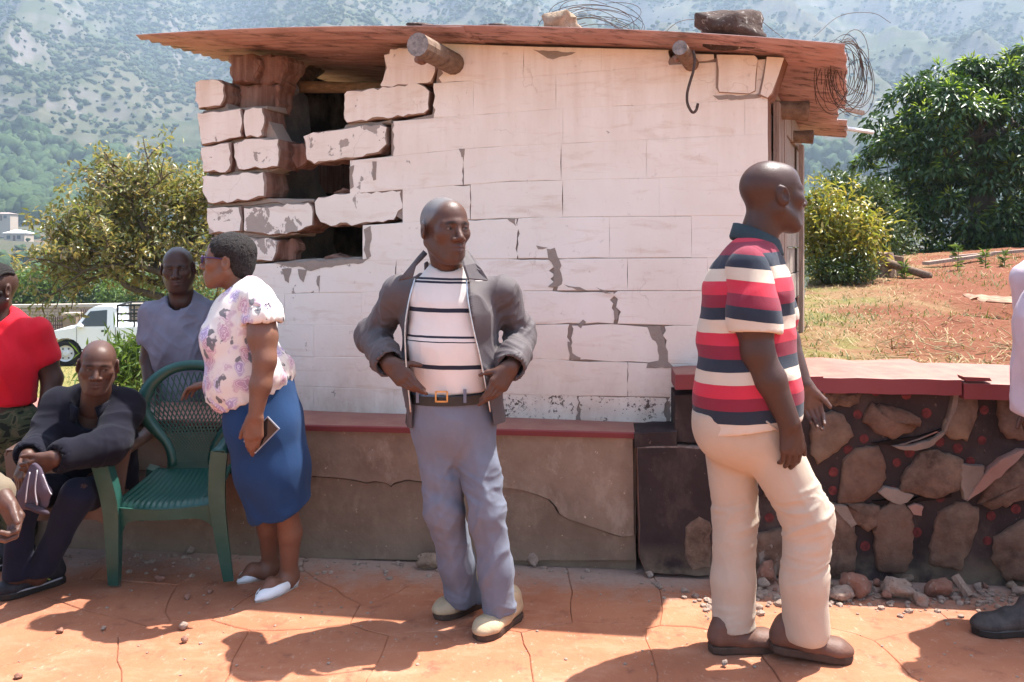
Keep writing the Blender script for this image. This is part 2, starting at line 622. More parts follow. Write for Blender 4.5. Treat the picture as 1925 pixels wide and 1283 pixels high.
hut_loc = W(900, 790) * np.array((1, 1, 0)) + WD * 1.1
hut = thing('hut', 'small white painted block hut with a collapsed corner and red sheet roof', 'hut', hut_loc)

def resample(poly, step, jit, r):
    out = []
    n = len(poly)
    for i in range(n):
        a, b = np.array(poly[i], float), np.array(poly[(i + 1) % n], float)
        L = np.linalg.norm(b - a)
        k = max(1, int(round(L / step)))
        for j in range(k):
            q = a + (b - a) * j / k
            if jit and j > 0:
                q = q + r.normal(0, jit, 2)
            out.append(q)
    return out

def inset(poly, d):
    """polygon in pixels moved inwards by d (per point)"""
    n = len(poly)
    A = np.array(poly)
    out = []
    area = sum(A[i][0] * A[(i + 1) % n][1] - A[(i + 1) % n][0] * A[i][1] for i in range(n))
    sg = 1 if area > 0 else -1
    for i in range(n):
        e = nrm(A[(i + 1) % n] - A[i - 1])
        nn = np.array((-e[1], e[0])) * sg
        out.append(A[i] + nn * d[i])
    return out

def block(poly, peel=0.0, speckle=0.0, depth=0.19, rough=0.0, out=0.0, bev=1.4, name='wall_block', broken=False, step=40, parent=None, paint=None, raw=None, seed=0, ends=None):
    r = np.random.default_rng(int(poly[0][0] * 7 + poly[0][1] * 13) + seed)
    pl = resample(poly, step, rough, r)
    n = len(pl)
    bd = bev * (0.5 + 1.1 * r.random(n)) if not broken else bev * (0.25 + 1.9 * r.random(n) ** 1.6)
    if ends:
        bd = np.array([b_ * (.18 if min(abs(q[0] - ends[0]), abs(q[0] - ends[1])) < 1.2 else 1.0) for b_, q in zip(bd, pl)])
    ins = inset(pl, bd)
    V = [W(u, v, out) for u, v in ins]
    V += [W(u, v, out - (0.0016 if not broken else 0.010 + 0.006 * r.random())) for u, v in pl]
    back = [W(u, v, out) + WD * depth + (r.normal(0, 0.006, 3) if broken else 0) for u, v in pl]
    V += back
    area = sum(ins[i][0] * ins[(i + 1) % n][1] - ins[(i + 1) % n][0] * ins[i][1] for i in range(n))
    F, M = [], []
    ring = list(range(n))
    F.append(ring[::-1] if area > 0 else ring)
    M.append(0)
    for k, mm in ((0, 2 if broken else 0), (1, 1)):
        for i in range(n):
            j = (i + 1) % n
            f = [k * n + i, k * n + j, (k + 1) * n + j, (k + 1) * n + i]
            F.append(f if area > 0 else f[::-1])
            M.append(mm)
    F.append([2 * n + i for i in (ring if area > 0 else ring[::-1])])
    M.append(1)
    o = mesh(name, V, F, [paint or M_PAINT, raw or M_RAW, raw or M_CHIP], parent or hut, mi=M)
    o['peel'] = float(peel)
    o['speckle'] = float(speckle)
    return o

LN = [
    [(700, 84), (830, 82), (1000, 88), (1262, 94), (1500, 100)],
    [(640, 171), (827, 156), (981, 146), (1262, 122), (1500, 108)],
    [(560, 246), (640, 236), (810, 223), (1055, 205), (1410, 188), (1500, 184)],
    [(380, 329), (560, 312), (700, 298), (890, 279), (1048, 271), (1283, 260), (1500, 250)],
    [(380, 388), (600, 369), (780, 355), (948, 342), (1232, 335), (1500, 328)],
    [(380, 444), (600, 429), (780, 418), (981, 409), (1350, 406), (1500, 404)],
    [(380, 501), (600, 492), (927, 487), (1500, 484)],
    [(380, 557), (600, 551), (981, 547), (1500, 547)],
    [(380, 613), (600, 612), (1010, 611), (1143, 609), (1500, 618)],
    [(380, 667), (600, 671), (996, 675), (1218, 683), (1500, 691)],
    [(380, 721), (600, 728), (974, 742), (1254, 747), (1500, 757)],
    [(380, 774), (600, 782), (974, 792), (1254, 803), (1500, 815)],
]
def L(i, u):
    return float(curve(LN[i], u))

UR = 1443
# per course: vertical joints (pixel column, gap in pixels); gap 0 = closed joint, larger = open crack
COURSES = {
    0: [(828, 5), (985, 0), (1130, 0), (1258, 1)],
    1: [(812, 6), (890, 0), (1045, 0), (1200, 0), (1345, 0), (UR, 0)],
    2: [(736, 6), (890, 0), (1058, 0), (1250, 0), (1400, 0), (UR, 0)],
    3: [(658, 0), (790, 0), (871, 1.2), (1055, 0), (1215, 0), (1348, 0), (UR, 0)],
    4: [(757, 0), (884, 1), (1058, 0), (1240, 0), (1395, 0), (UR, 0)],
    5: [(682, 0), (830, 0), (973, 3), (1146, 0), (1300, 0), (UR, 0)],
    6: [(440, 0), (600, .6), (745, 0), (890, 0), (1043, 9), (1180, 0), (1330, 0), (UR, 0)],
    7: [(440, 0), (535, 0), (680, 0), (830, 0), (985, 0), (1157, 8), (1300, 0), (UR, 0)],
    8: [(440, 0), (590, 0), (745, 0), (900, 0), (1072, 4), (1245, 9), (1380, 0), (UR, 0)],
    9: [(440, 0), (540, 0), (690, 0), (845, 0), (1000, 0), (1180, 1), (1300, 0), (UR, 0)],
    10: [(440, 0), (590, 0), (740, 0), (910, 0), (1086, 4), (1256, 7), (UR, 0)],
}
TG = {4: (868, 884), 5: (884, 975), 6: (970, 1048), 7: (1040, 1160), 8: (1150, 1250), 9: (1068, 1110)}
RG = np.random.default_rng(4)
def tgap(c, u):
    return 1.1 + 1.6 * RG.random() if c in TG and TG[c][0] <= u <= TG[c][1] else 0.0
for c, js in COURSES.items():
    for k in range(len(js) - 1):
        (u0, g0), (u1, g1) = js[k], js[k + 1]
        a, b = u0 + g0 / 2, u1 - g1 / 2
        gb = 0.5 if c in (5, 6, 7) and 900 < u0 < 1250 else 0.0
        mid = [(a + (b - a) * q, L(c, a + (b - a) * q) + gb + tgap(c, a + (b - a) * q)) for q in (0, .15, .3, .45, .6, .75, .9, 1)]
        low = [(a + (b - a) * q, L(c + 1, a + (b - a) * q) - gb) for q in (1, .67, .33, 0)]
        peel = 0.10
        if g0 or g1:
            peel = 0.22
        if u0 < 660:
            peel = 0.42 if c == 6 else 0.25
        sp = 0.0
        if c == 10:
            sp = 0.95 if u0 > 800 else 0.55
        elif c == 9:
            sp = 0.62 if u0 >= 1180 else 0.35
        elif c >= 7 and u0 < 640:
            sp = 0.3
        if g0 or g1:
            rj = np.random.default_rng(int(u0 * 3 + c))
            def side(pa, pb, g):
                return [(pa[0] + (pb[0] - pa[0]) * q + rj.normal(0, .45 * g + .4), pa[1] + (pb[1] - pa[1]) * q) for q in (.12, .24, .36, .5, .62, .75, .88)] if g else []
            mid = mid + side(mid[-1], low[0], g1)
            low = low + side(low[-1], mid[0], g0)
        block(mid + low, peel, sp, rough=0.9 if (g0 or g1) else 0.35, bev=1.4 if g0 or g1 else 1.2, broken=(g0 + g1) > 9,
              out=0.0012 * math.sin(u0 * 1.7 + c), step=34, ends=(a if not g0 else -99, b if not g1 else -99))
# the course under the eaves at the right corner: small slab, tilted block, corner stub
block([(1296, 100), (1342, 101), (1343, 112), (1332, 117), (1296, 118)], 0.2, bev=1.8, broken=True)
block([(1262, 121), (1340, 118), (1343, 181), (1262, L(2, 1262) - 6)], 0.2, bev=1.4, depth=0.12, out=-0.02)
block([(1346, 103), (1418, 104), (1424, 112), (1420, 172), (1408, 178), (1352, 175), (1346, 166)], 0.05, bev=2.4, broken=True, out=0.014)
block([(1440, 108), (1474, 110), (1452, 178), (1442, 186), (1425, 180), (1432, 150)], 0.1, bev=2.2, broken=True, out=0.02)

# the loose blocks round the collapsed corner, traced one by one
RUIN = [
    ([(369, 156), (380, 151), (414, 150), (423, 160), (422, 190), (416, 200), (374, 206), (368, 190)], 0.5, 0.02),
    ([(374, 213), (455, 205), (458, 232), (457, 258), (424, 266), (381, 275), (374, 240)], 0.4, 0.03),
    ([(460, 206), (495, 203), (499, 230), (496, 256), (463, 260), (459, 230)], 0.35, 0.02),
    ([(380, 278), (435, 268), (437, 300), (434, 322), (426, 326), (384, 325), (379, 300)], 0.35, 0.03),
    ([(438, 270), (462, 262), (491, 259), (525, 262), (526, 300), (524, 314), (450, 320), (443, 305)], 0.55, 0.02),
    ([(381, 332), (440, 327), (497, 323), (502, 345), (500, 371), (468, 378), (392, 384), (381, 360)], 0.4, 0.03),
    ([(390, 391), (452, 388), (455, 412), (453, 436), (394, 441), (388, 415)], 0.7, 0.01),
    ([(459, 391), (520, 386), (580, 381), (588, 388), (588, 424), (558, 437), (507, 443), (459, 434)], 0.95, 0.012),
    ([(591, 380), (598, 371), (660, 362), (755, 357), (757, 392), (740, 414), (690, 421), (622, 426), (602, 418), (592, 402)], 0.3, 0.0),
    ([(452, 446), (505, 447), (524, 453), (520, 475), (512, 492), (452, 497)], 1.0, 0.0),
    ([(396, 447), (449, 445), (449, 497), (402, 500)], 0.9, 0.0),
    ([(722, 104), (733, 92), (770, 88), (815, 110), (822, 126), (812, 156), (770, 162), (716, 166), (715, 160), (724, 128)], 0.25, 0.006),
    ([(646, 177), (652, 171), (720, 163), (790, 156), (808, 172), (806, 206), (798, 215), (720, 224), (652, 232), (646, 224)], 0.25, 0.008),
    ([(571, 257), (590, 249), (650, 241), (716, 232), (728, 240), (728, 272), (714, 289), (650, 300), (592, 310), (577, 301)], 0.75, 0.015),
    ([(700, 303), (658, 313), (657, 335), (660, 356), (705, 354), (756, 349), (786, 346), (788, 295), (745, 296)], 0.45, 0.0),
    ([(683, 430), (693, 424), (828, 414), (828, 486), (690, 490), (696, 478)], 0.3, 0.0),
]
for pl, peel, out in RUIN:
    block(pl, peel, 0.15, rough=1.0, out=out * .5, bev=2.0, broken=True, step=10, depth=0.19 if pl[0] != (452, 446) else 0.10)
# mortar beds and rubble that show between the loose blocks
for pl in ([(377, 207), (458, 201), (500, 198), (500, 204), (458, 208), (376, 213)], [(383, 326), (500, 315), (505, 323), (384, 332)],
           [(385, 384), (455, 379), (500, 372), (588, 374), (588, 381), (390, 391)], [(398, 440), (455, 437), (560, 440), (505, 447), (399, 448)],
           [(646, 233), (720, 225), (735, 221), (735, 233), (640, 246)], [(513, 493), (570, 488), (690, 484), (698, 492), (600, 497), (512, 500)]):
    block(pl, depth=0.17, rough=1.2, out=-0.02, bev=2.0, broken=True, step=14, name='mortar_bed', paint=M_MORTAR, raw=M_MORTAR)
for pl, dp, o_ in (([(532, 266), (553, 264), (573, 288), (560, 305), (541, 314), (534, 300)], 0.10, -0.10),
                   ([(420, 100), (468, 97), (480, 120), (468, 150), (425, 152)], 0.2, -0.05),
                   ([(470, 98), (520, 97), (524, 120), (508, 150), (472, 152)], 0.16, -0.10),
                   ([(428, 152), (505, 150), (500, 203), (428, 205)], 0.14, -0.11),
                   ([(512, 452), (545, 450), (550, 470), (545, 490), (514, 492)], 0.06, -0.06),
                   ([(600, 488), (622, 478), (657, 486), (655, 490), (600, 492)], 0.08, -0.03),
                   ([(622, 362), (640, 352), (660, 356), (660, 363)], 0.06, -0.02)):
    block(pl, depth=dp, rough=2.0, out=o_, bev=4.0, broken=True, step=9, name='broken_block', paint=M_RAW, raw=M_RAW)

# mortar core behind the standing part of the front wall (shows in the open joints)
core = [(1443, 112), (1443, 815), (455, 778), (455, 500), (700, 488), (684, 432), (760, 416), (664, 360), (664, 308), (735, 292), (735, 232), (812, 215), (826, 98)]
block(core, depth=0.13, out=-0.007, bev=1.0, step=60, name='wall_core', paint=M_MORTAR, raw=M_MORTAR)

block([(384, 160), (415, 158), (424, 204), (490, 208), (520, 262), (520, 316), (492, 328), (494, 376), (580, 386), (584, 424), (512, 442), (505, 492), (450, 500), (404, 498), (396, 400), (388, 300), (382, 220)], depth=0.12, out=-0.028, bev=1.0, step=30, name='wall_core', paint=M_MORTAR, raw=M_MORTAR)
# side walls, back wall, inside plaster
cR, cL = W(UR, 600), W(384, 600)
def wallslab(a, d, length, th, z0, z1, name, mat, seed=1):
    b = MB()
    n = nrm(np.cross(d, (0, 0, 1)))
    p = [a, a + d * length, a + d * length + n * th, a + n * th]
    V = [(*q[:2], z) for z in (z0, z1) for q in p]
    b.add(V, [[0, 3, 2, 1], [4, 5, 6, 7], [0, 1, 5, 4], [1, 2, 6, 5], [2, 3, 7, 6], [3, 0, 4, 7]])
    return b.build(name, mat, hut)
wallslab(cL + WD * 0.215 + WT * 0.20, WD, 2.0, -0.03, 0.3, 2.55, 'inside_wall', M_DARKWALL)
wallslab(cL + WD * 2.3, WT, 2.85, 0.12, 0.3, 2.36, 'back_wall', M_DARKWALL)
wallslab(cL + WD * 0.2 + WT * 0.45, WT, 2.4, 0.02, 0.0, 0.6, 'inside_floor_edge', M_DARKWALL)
# left side wall: courses of blocks seen edge-on, ragged plaster inside
for i in range(12):
    z0 = 0.1 + i * 0.195
    for k in range(5):
        a = cL + WD * (0.215 + k * 0.40)
        a = a + WT * (0.012 * math.sin(i * 2.1 + k))
        p = [a, a + WD * 0.392, a + WD * 0.392 + WT * 0.19, a + WT * 0.19]
        V = [(*q[:2], z) for z in (z0, z0 + 0.19) for q in p]
        mesh('wall_block', V, [[0, 1, 2, 3], [7, 6, 5, 4], [4, 5, 1, 0], [5, 6, 2, 1], [6, 7, 3, 2], [7, 4, 0, 3]], [M_RAW], hut)
r = np.random.default_rng(5)
pz = [(0.0, 0.62), (0.05, 1.0), (0.02, 1.5), (0.0, 1.9), (0.0, 2.28), (0.07, 2.36), (0.13, 2.30), (0.2, 2.44), (0.3, 2.40), (0.33, 2.2),
      (0.40, 2.05), (0.42, 1.9), (0.60, 1.75), (0.56, 1.55), (0.66, 1.4), (0.60, 1.2), (0.72, 1.0), (0.72, 0.62)]
V = []
for o_ in (0.0, 0.025):
    V += [tuple((cL + WD * (0.23 + s) + WT * (0.205 + 0.03 + o_))[:2]) + (z,) for s, z in pz]
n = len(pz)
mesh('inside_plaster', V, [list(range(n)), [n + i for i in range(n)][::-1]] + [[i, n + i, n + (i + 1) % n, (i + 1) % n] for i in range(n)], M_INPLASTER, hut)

SDW = nrm((0.425, 1, 0))
# right side wall: raw courses below, wooden frame boards in front of a dark doorway
for i in range(12):
    z0 = 0.35 + i * 0.167
    for k in range(6):
        ln = 0.385
        a = cR + SDW * (0.20 + (k + 0.5 * (i % 2)) * 0.40 - (0.2 if i % 2 else 0)) - WT * (0.015 + 0.008 * math.sin(3 * i + k))
        if k * 0.4 + 0.39 > 2.3:
            continue
        p = [a, a + SDW * ln, a + SDW * ln - WT * 0.15, a - WT * 0.15]
        V = [(*q[:2], z) for z in (z0, z0 + 0.160) for q in p]
        mesh('side_block', V, [[0, 3, 2, 1], [4, 5, 6, 7], [0, 1, 5, 4], [1, 2, 6, 5], [2, 3, 7, 6], [3, 0, 4, 7]], [M_RAW if i < 5 else M_MORTAR], hut)
for s0, w_, zt in ((0.21, 0.13, 2.24), (0.36, 0.10, 2.22), (0.50, 0.12, 2.20), (1.75, 0.12, 2.2)):
    a = cR + SDW * s0 + WT * 0.004
    p = [a, a + SDW * w_, a + SDW * w_ + WT * 0.028, a + WT * 0.028]
    V = [(*q[:2], z) for z in (0.95, zt) for q in p]
    mesh('frame_board', V, [[0, 3, 2, 1], [4, 5, 6, 7], [0, 1, 5, 4], [1, 2, 6, 5], [2, 3, 7, 6], [3, 0, 4, 7]], [M_PLANK], hut)

# roof: four overlapping corrugated sheets, ridges running along the eaves
def roof_pt(s, d):
    """s 0..1 along the eaves, d metres back"""
    y0 = 4.05
    kl, kr = (255 - UC) / FPX, (1590 - UC) / FPX
    yl, yr = y0 / (1 - WS * kl), y0 / (1 - WS * kr)
    a, b = np.array((kl * yl, yl)), np.array((kr * yr, yr))
    xy = a + (b - a) * s + WD[:2] * d
    zf = 2.597 + (2.395 - 2.597) * s + 0.072 * 4 * s * (1 - s) * 0.92
    zb = 2.66 + (2.30 - 2.66) * s
    t_ = d / 2.75
    return np.array((xy[0], xy[1], zf * (1 - t_) + zb * t_))
def sheet(s0, s1, d0, d1, lift, wav=0.0, seed=0):
    r = np.random.default_rng(seed)
    ns = 15
    nd = int((d1 - d0) / 0.0127)
    V = []
    ja = r.normal(0, 0.002, 40)
    for i in range(ns + 1):
        for j in range(nd + 1):
            d = d0 + (d1 - d0) * j / nd
            s = s0 + (s1 - s0) * i / ns
            p = roof_pt(s, d)
            p[2] += 0.009 * math.cos(2 * math.pi * (d - 0.0) / 0.0762) + lift + wav * math.sin(s * 9 + d * 2)
            if i == ns:
                p[:2] -= WT[:2] * (0.004 * (math.sin(d * 7 + seed) + math.sin(d * 23)))
            V.append(p)
    V = np.array(V)
    top = V + np.array((0, 0, 0.0025))
    F = []
    q = lambda i, j: i * (nd + 1) + j
    n0 = len(V)
    for i in range(ns):
        for j in range(nd):
            F.append([q(i, j), q(i, j + 1), q(i + 1, j + 1), q(i + 1, j)])
            F.append([n0 + q(i, j), n0 + q(i + 1, j), n0 + q(i + 1, j + 1), n0 + q(i, j + 1)])
    for i in range(ns):
        F.append([q(i, 0), q(i + 1, 0), n0 + q(i + 1, 0), n0 + q(i, 0)])
    for j in range(nd):
        F.append([q(0, j), n0 + q(0, j), n0 + q(0, j + 1), q(0, j + 1)])
        F.append([q(ns, j), q(ns, j + 1), n0 + q(ns, j + 1), n0 + q(ns, j)])
    return mesh('roof_sheet', np.vstack([V, top]), F, M_ROOF, hut, smooth=True)
sheet(0.0, 0.50, 0.0, 0.78, 0.0, 0.002, 1)
sheet(0.44, 1.0, 0.0, 0.78, 0.006, 0.002, 2)
sheet(0.02, 0.52, 0.70, 1.5, 0.014, 0.002, 3)
sheet(0.46, 1.0, 0.70, 1.5, 0.020, 0.002, 4)
sheet(0.01, 0.50, 1.42, 2.2, 0.028, 0.002, 5)
sheet(0.45, 0.985, 1.42, 2.2, 0.034, 0.002, 6)
sheet(0.01, 1.0, 2.12, 2.78, 0.044, 0.002, 7)
# purlins and poles
def pole(a, b, ra, rb, name='roof_pole', m=None, n=14, bend=0.0):
    a, b = np.array(a, float), np.array(b, float)
    pts = [a + (b - a) * i / 6 + np.array((0, 0, bend * math.sin(math.pi * i / 6))) for i in range(7)]
    rad = [ra + (rb - ra) * i / 6 + 0.003 * math.sin(i * 2.3) for i in range(7)]
    o = MB().tube(pts, rad, n)
    o.M = [0] * (len(o.F) - 2) + [1, 1]
    return o.build(name, [m or M_LOG, M_LOGEND], hut, smooth=False)
pa = P(785, 84, 3.97)
pole(pa, pa + WD * 2.55 + np.array((-0.05, 0, -0.05)), 0.056, 0.052)
pb = P(1278, 90, 3.86)
pole(pb, pb + WD * 2.5 + np.array((0, 0, -0.12)), 0.034, 0.04)
pole(P(524, 163, 4.98), P(905, 170, 4.72), 0.033, 0.036, m=M_BEAM)
pole(P(548, 168, 4.90), P(640, 92, 5.8), 0.045, 0.05)
pc = cR + WD * 0.35 - WT * 0.35
pole((*pc[:2], 2.24), (*(pc + WT * 0.52)[:2], 2.21), 0.045, 0.05)
pc = cR + WD * 1.5 - WT * 0.35
pole((*pc[:2], 2.23), (*(pc + WT * 0.50)[:2], 2.22), 0.04, 0.042)
# wedge stones under the poles
for (u, v, y, s) in ((792, 112, 4.22, 0.035), (1290, 112, 4.0, 0.03), (1272, 110, 4.0, 0.022)):
    c_ = P(u, v, y)
    V = c_ + IV2 * s * (1 + 0.35 * (np.random.default_rng(int(u)).random((len(IV2), 1)) - 0.5)) * np.array((1, 1, 0.8))
    mesh('wedge_stone', V, IF2, M_RAW, hut)

# bent steel rod hanging from the pole
M_RUST = simple('dark_rusty_iron', (0.07, 0.042, 0.032), 0.75, 0.3, 0.35, 30)
hk = [P(1303, 96, 3.90), P(1306, 112, 3.88), P(1303, 135, 3.87), P(1297, 155, 3.865), P(1292, 175, 3.86), P(1292, 193, 3.855), P(1297, 206, 3.85),
      P(1303, 212, 3.85), P(1309, 207, 3.85), P(1312, 195, 3.85)]
hb = MB().tube(spline(hk, 40), 0.0065, 8)
hb.build('iron_hook', M_RUST, None, True, label='bent dark iron hook hanging from the thin pole on the white wall', cat='hook', base=hk[0])
# ------------------------------------------------------------------ bench wall, stone wall, paving
def mat_redpaint(name='red_oxide_cement', dust=0.5):
    t = NT(name)
    p = t.pos()
    c = t.mix(t.noise(p, 3, 5), (0.175, 0.030, 0.036), (0.235, 0.055, 0.056))
    nor = t.n('ShaderNodeNewGeometry').outputs['Normal']
    up = t.ramp(t.sep(nor)[2], [(0.5, 0), (0.9, 1)])
    d = t.math('MULTIPLY', up, t.ramp(t.noise(p, 9, 6, 0.65), [(0.25, 1.0), (0.75, 0.35)]))
    c = t.mix(d, c, (0.33, 0.17, 0.12))
    c = t.mix(t.math('MULTIPLY', up, t.ramp(t.noise(p, 30, 4, 0.7), [(0.64, 0), (0.7, 0.8)])), c, (0.17, 0.07, 0.05))
    t.bump(t.noise(p, 40, 5, 0.7), 0.3, 0.006)
    return t.done(c, 0.6, 0.3)
M_REDCAP = mat_redpaint()

def mat_plaster(name, a, b, c3):
    t = NT(name)
    p = t.pos()
    c = t.mix(t.ramp(t.noise(p, 3.2, 6, 0.65), [(0.3, 0), (0.7, 1)]), a, b)
    c = t.mix(t.ramp(t.noise(t.map(p, (1, 1, 0.6)), 7, 6, 0.7), [(0.52, 0), (0.72, 0.7)]), c, c3)
    c = t.mix(t.ramp(t.noise(p, 34, 4, 0.7), [(0.66, 0), (0.74, 0.8)]), c, tuple(min(1, 1.9 * q) for q in c3))
    z = t.sep(p)[2]
    c = t.mix(t.math('MULTIPLY', t.ramp(z, [(0.0, 1), (0.16, 0)]), t.ramp(t.noise(p, 10, 5), [(0.35, 0), (0.6, 0.8)])), c, (0.25, 0.19, 0.13))
    t.bump(t.noise(p, 26, 6, 0.7), 0.6, 0.008)
    return t.done(c, 0.9, 0.12)
M_BENCH = mat_plaster('brown_weathered_plaster', (0.205, 0.135, 0.095), (0.34, 0.25, 0.18), (0.45, 0.355, 0.27))
M_BENCH2 = mat_plaster('older_brown_plaster', (0.175, 0.115, 0.08), (0.27, 0.19, 0.135), (0.35, 0.26, 0.19))
M_DARKPAINT = mat_plaster('dark_brown_painted_mortar', (0.026, 0.019, 0.019), (0.052, 0.037, 0.035), (0.105, 0.075, 0.065))

BS, BB = -0.11, 4.045                     # bench front plane y = BB + BS x
BT = nrm((1, BS, 0))
BN = nrm((BS, -1, 0))
def B(u, v, out=0.0, yb=BB):
    k = (u - UC) / FPX
    y = yb / (1 - BS * k)
    return P(u, v, y) + BN * out
def prism(name, pts, out0, out1, mats, parent, fn=B, bev=0.0, mi_front=0, mi_side=0, smooth=False, jit=0.0, step=None, bulge=0.0, seed=0, **kw):
    """a traced outline on the wall plane with real thickness between two offsets"""
    r = np.random.default_rng(int(abs(pts[0][0]) * 3 + pts[0][1]) + seed)
    if step:
        pts = resample(pts, step, jit, r)
    n = len(pts)
    A = np.array(pts, float)
    area = sum(A[i][0] * A[(i + 1) % n][1] - A[(i + 1) % n][0] * A[i][1] for i in range(n))
    ins = inset(pts, [bev * (0.6 + 0.8 * r.random()) for _ in range(n)]) if bev else pts
    c = A.mean(0)
    V = [fn(u, v, out1) for u, v in ins]
    V += [fn(u, v, out1 - (0.010 if bev else 0)) for u, v in pts]
    V += [fn(u, v, out0) for u, v in pts]
    F, M = [], []
    if bulge:
        rings = [0.62, 0.25]
        for q in rings:
            V += [fn(*(c + (np.array(p) - c) * q), out1 + bulge * (1 - q * 0.8) + r.normal(0, bulge * 0.12)) for p in ins]
        V.append(fn(*c, out1 + bulge))
        seq = [0, 3 * n, 4 * n]
        for s0, s1 in zip(seq[:-1], seq[1:]):
            for i in range(n):
                j = (i + 1) % n
                f = [s0 + i, s1 + i, s1 + j, s0 + j]
                F.append(f if area > 0 else f[::-1]); M.append(mi_front)
        for i in range(n):
            j = (i + 1) % n
            f = [4 * n + i, 5 * n, 4 * n + j]
            F.append(f if area > 0 else f[::-1]); M.append(mi_front)
    else:
        ring = list(range(n))
        F.append(ring[::-1] if area > 0 else ring); M.append(mi_front)
    for k in (0, 1):
        for i in range(n):
            j = (i + 1) % n
            f = [k * n + i, k * n + j, (k + 1) * n + j, (k + 1) * n + i]
            F.append(f if area > 0 else f[::-1]); M.append(mi_side)
    F.append([2 * n + i for i in (range(n) if area > 0 else range(n - 1, -1, -1))]); M.append(mi_side)
    return mesh(name, V, F, mats, parent, smooth, mi=M, **kw)

# bare patches where the paint and plaster have come off the hut wall
PATCH = [[(1215, 612), (1240, 612), (1250, 640), (1256, 680), (1268, 692), (1215, 692), (1218, 682), (1238, 678), (1236, 650), (1222, 630)], [(1028, 468), (1043, 466), (1052, 490), (1056, 535), (1040, 541), (1030, 540), (1041, 530), (1040, 500), (1031, 488)],
         [(1155, 578), (1163, 585), (1160, 603), (1155, 600)], [(1085, 612), (1096, 601), (1102, 606), (1092, 618)], [(1067, 642), (1072, 644), (1076, 664), (1092, 673), (1090, 677), (1072, 676)], [(953, 411), (969, 412), (971, 426), (964, 420)],
         [(1003, 94), (1082, 99), (1064, 106), (1040, 112), (1020, 104)], [(512, 494), (600, 491), (695, 486), (682, 495), (640, 499), (612, 503), (585, 510), (570, 503), (540, 501)], [(530, 506), (548, 505), (543, 532), (536, 528)],
         [(560, 506), (577, 508), (571, 531), (564, 524)], [(684, 432), (697, 425), (699, 440), (695, 470), (698, 482), (690, 488), (684, 470), (687, 450)], [(657, 314), (666, 311), (662, 330), (665, 352), (659, 356)], [(700, 304), (708, 304), (707, 338), (702, 340)],
         [(862, 280), (874, 280), (873, 292), (868, 297)], [(1340, 180), (1420, 178), (1436, 172), (1430, 184), (1392, 188), (1350, 188)], [(597, 520), (602, 518), (600, 540), (596, 536)], [(1030, 466), (1008, 462), (1012, 469)], [(1120, 540), (1150, 552), (1138, 552)],
         [(1060, 535), (1090, 540), (1108, 548), (1085, 546)]]
for i, pt in enumerate(PATCH):
    prism('bare_patch', pt, -0.012, 0.0028 if pt[0][0] < 700 else 0.0019, [M_MORTAR], hut, W, step=9, jit=1.1, seed=i)
# --- bench wall
bl = B(640, 1047) * np.array((1, 1, 0))
bench = thing('bench_wall', 'low brown plastered bench wall with red cap along the hut', 'bench', bl)
xa, xb = -3.3, B(1196, 900)[0]
def bq(x, off, z):
    return np.array((x, BB + BS * x, 0)) - BN * 0 + np.array((*(-BN[:2] * off), z))
b = MB()
V = [bq(x, o_, z) for z in (-0.15, 0.615) for x, o_ in ((xa, 0.02), (xb, 0.02), (xb, 0.42), (xa, 0.42))]
b.add(V, [[0, 3, 2, 1], [4, 5, 6, 7], [0, 1, 5, 4], [1, 2, 6, 5], [2, 3, 7, 6], [3, 0, 4, 7]])
b.build('wall_body', M_BENCH2, bench)
# two plaster coats that end at the ragged crack
up = [(-60, 818), (300, 812), (640, 806), (900, 811), (1190, 819), (1193, 1005), (1172, 1010), (1150, 1004), (1128, 996), (1098, 986), (1068, 976), (1052, 966), (1047, 955),
      (1034, 940), (1010, 930), (985, 922), (955, 918), (920, 915), (880, 917), (835, 905), (790, 905), (765, 902), (742, 908), (736, 914), (726, 908), (705, 905), (690, 908), (668, 902), (640, 899), (560, 893), (400, 888), (150, 880), (-60, 876)]
lo = [(-60, 880), (150, 884), (400, 892), (560, 897), (640, 902), (668, 906), (690, 911), (705, 908), (726, 911), (736, 918), (742, 912), (765, 906), (790, 909), (835, 909), (880, 921),
      (920, 919), (955, 922), (985, 927), (1010, 936), (1030, 945), (1042, 958), (1048, 970), (1066, 981), (1097, 991), (1127, 1001), (1148, 1010), (1170, 1016), (1194, 1012), (1196, 1054),
      (900, 1055), (640, 1052), (400, 1044), (100, 1036), (-60, 1032)]
prism('plaster_coat', up, -0.015, 0.010, [M_BENCH, M_BENCH2], bench, bev=1.2, mi_side=1)
lo = [(u, v - ((3.0 if u < 930 else 6.5) if v < 1030 else 0)) for u, v in lo]
prism('plaster_coat', lo, -0.015, 0.002, [M_BENCH2, M_BENCH2], bench, bev=1.2, mi_side=1)
# red cap of the bench
cap_v = lambda u: float(curve([(-80, 776), (300, 786), (600, 797), (900, 803), (1180, 810), (1275, 812)], u))
b = MB()
us = list(range(-80, 1261, 67)) + [1266]
V = []
for u in us:
    f = B(u, cap_v(u), 0.028)
    z = f[2]
    k = f + np.array((*(-BN[:2] * 0.48), 0))
    V += [f, f + np.array((*(BN[:2] * 0.004), -0.006)), f + np.array((0, 0, -0.030)), k + np.array((0, 0, -0.03)), k]
F = []
for i in range(len(us) - 1):
    for j in range(5):
        F.append([i * 5 + j, i * 5 + (j + 1) % 5, (i + 1) * 5 + (j + 1) % 5, (i + 1) * 5 + j])
F += [[4, 3, 2, 1, 0], [(len(us) - 1) * 5 + j for j in range(5)]]
b.add(V, F)
b.build('red_cap', M_REDCAP, bench)

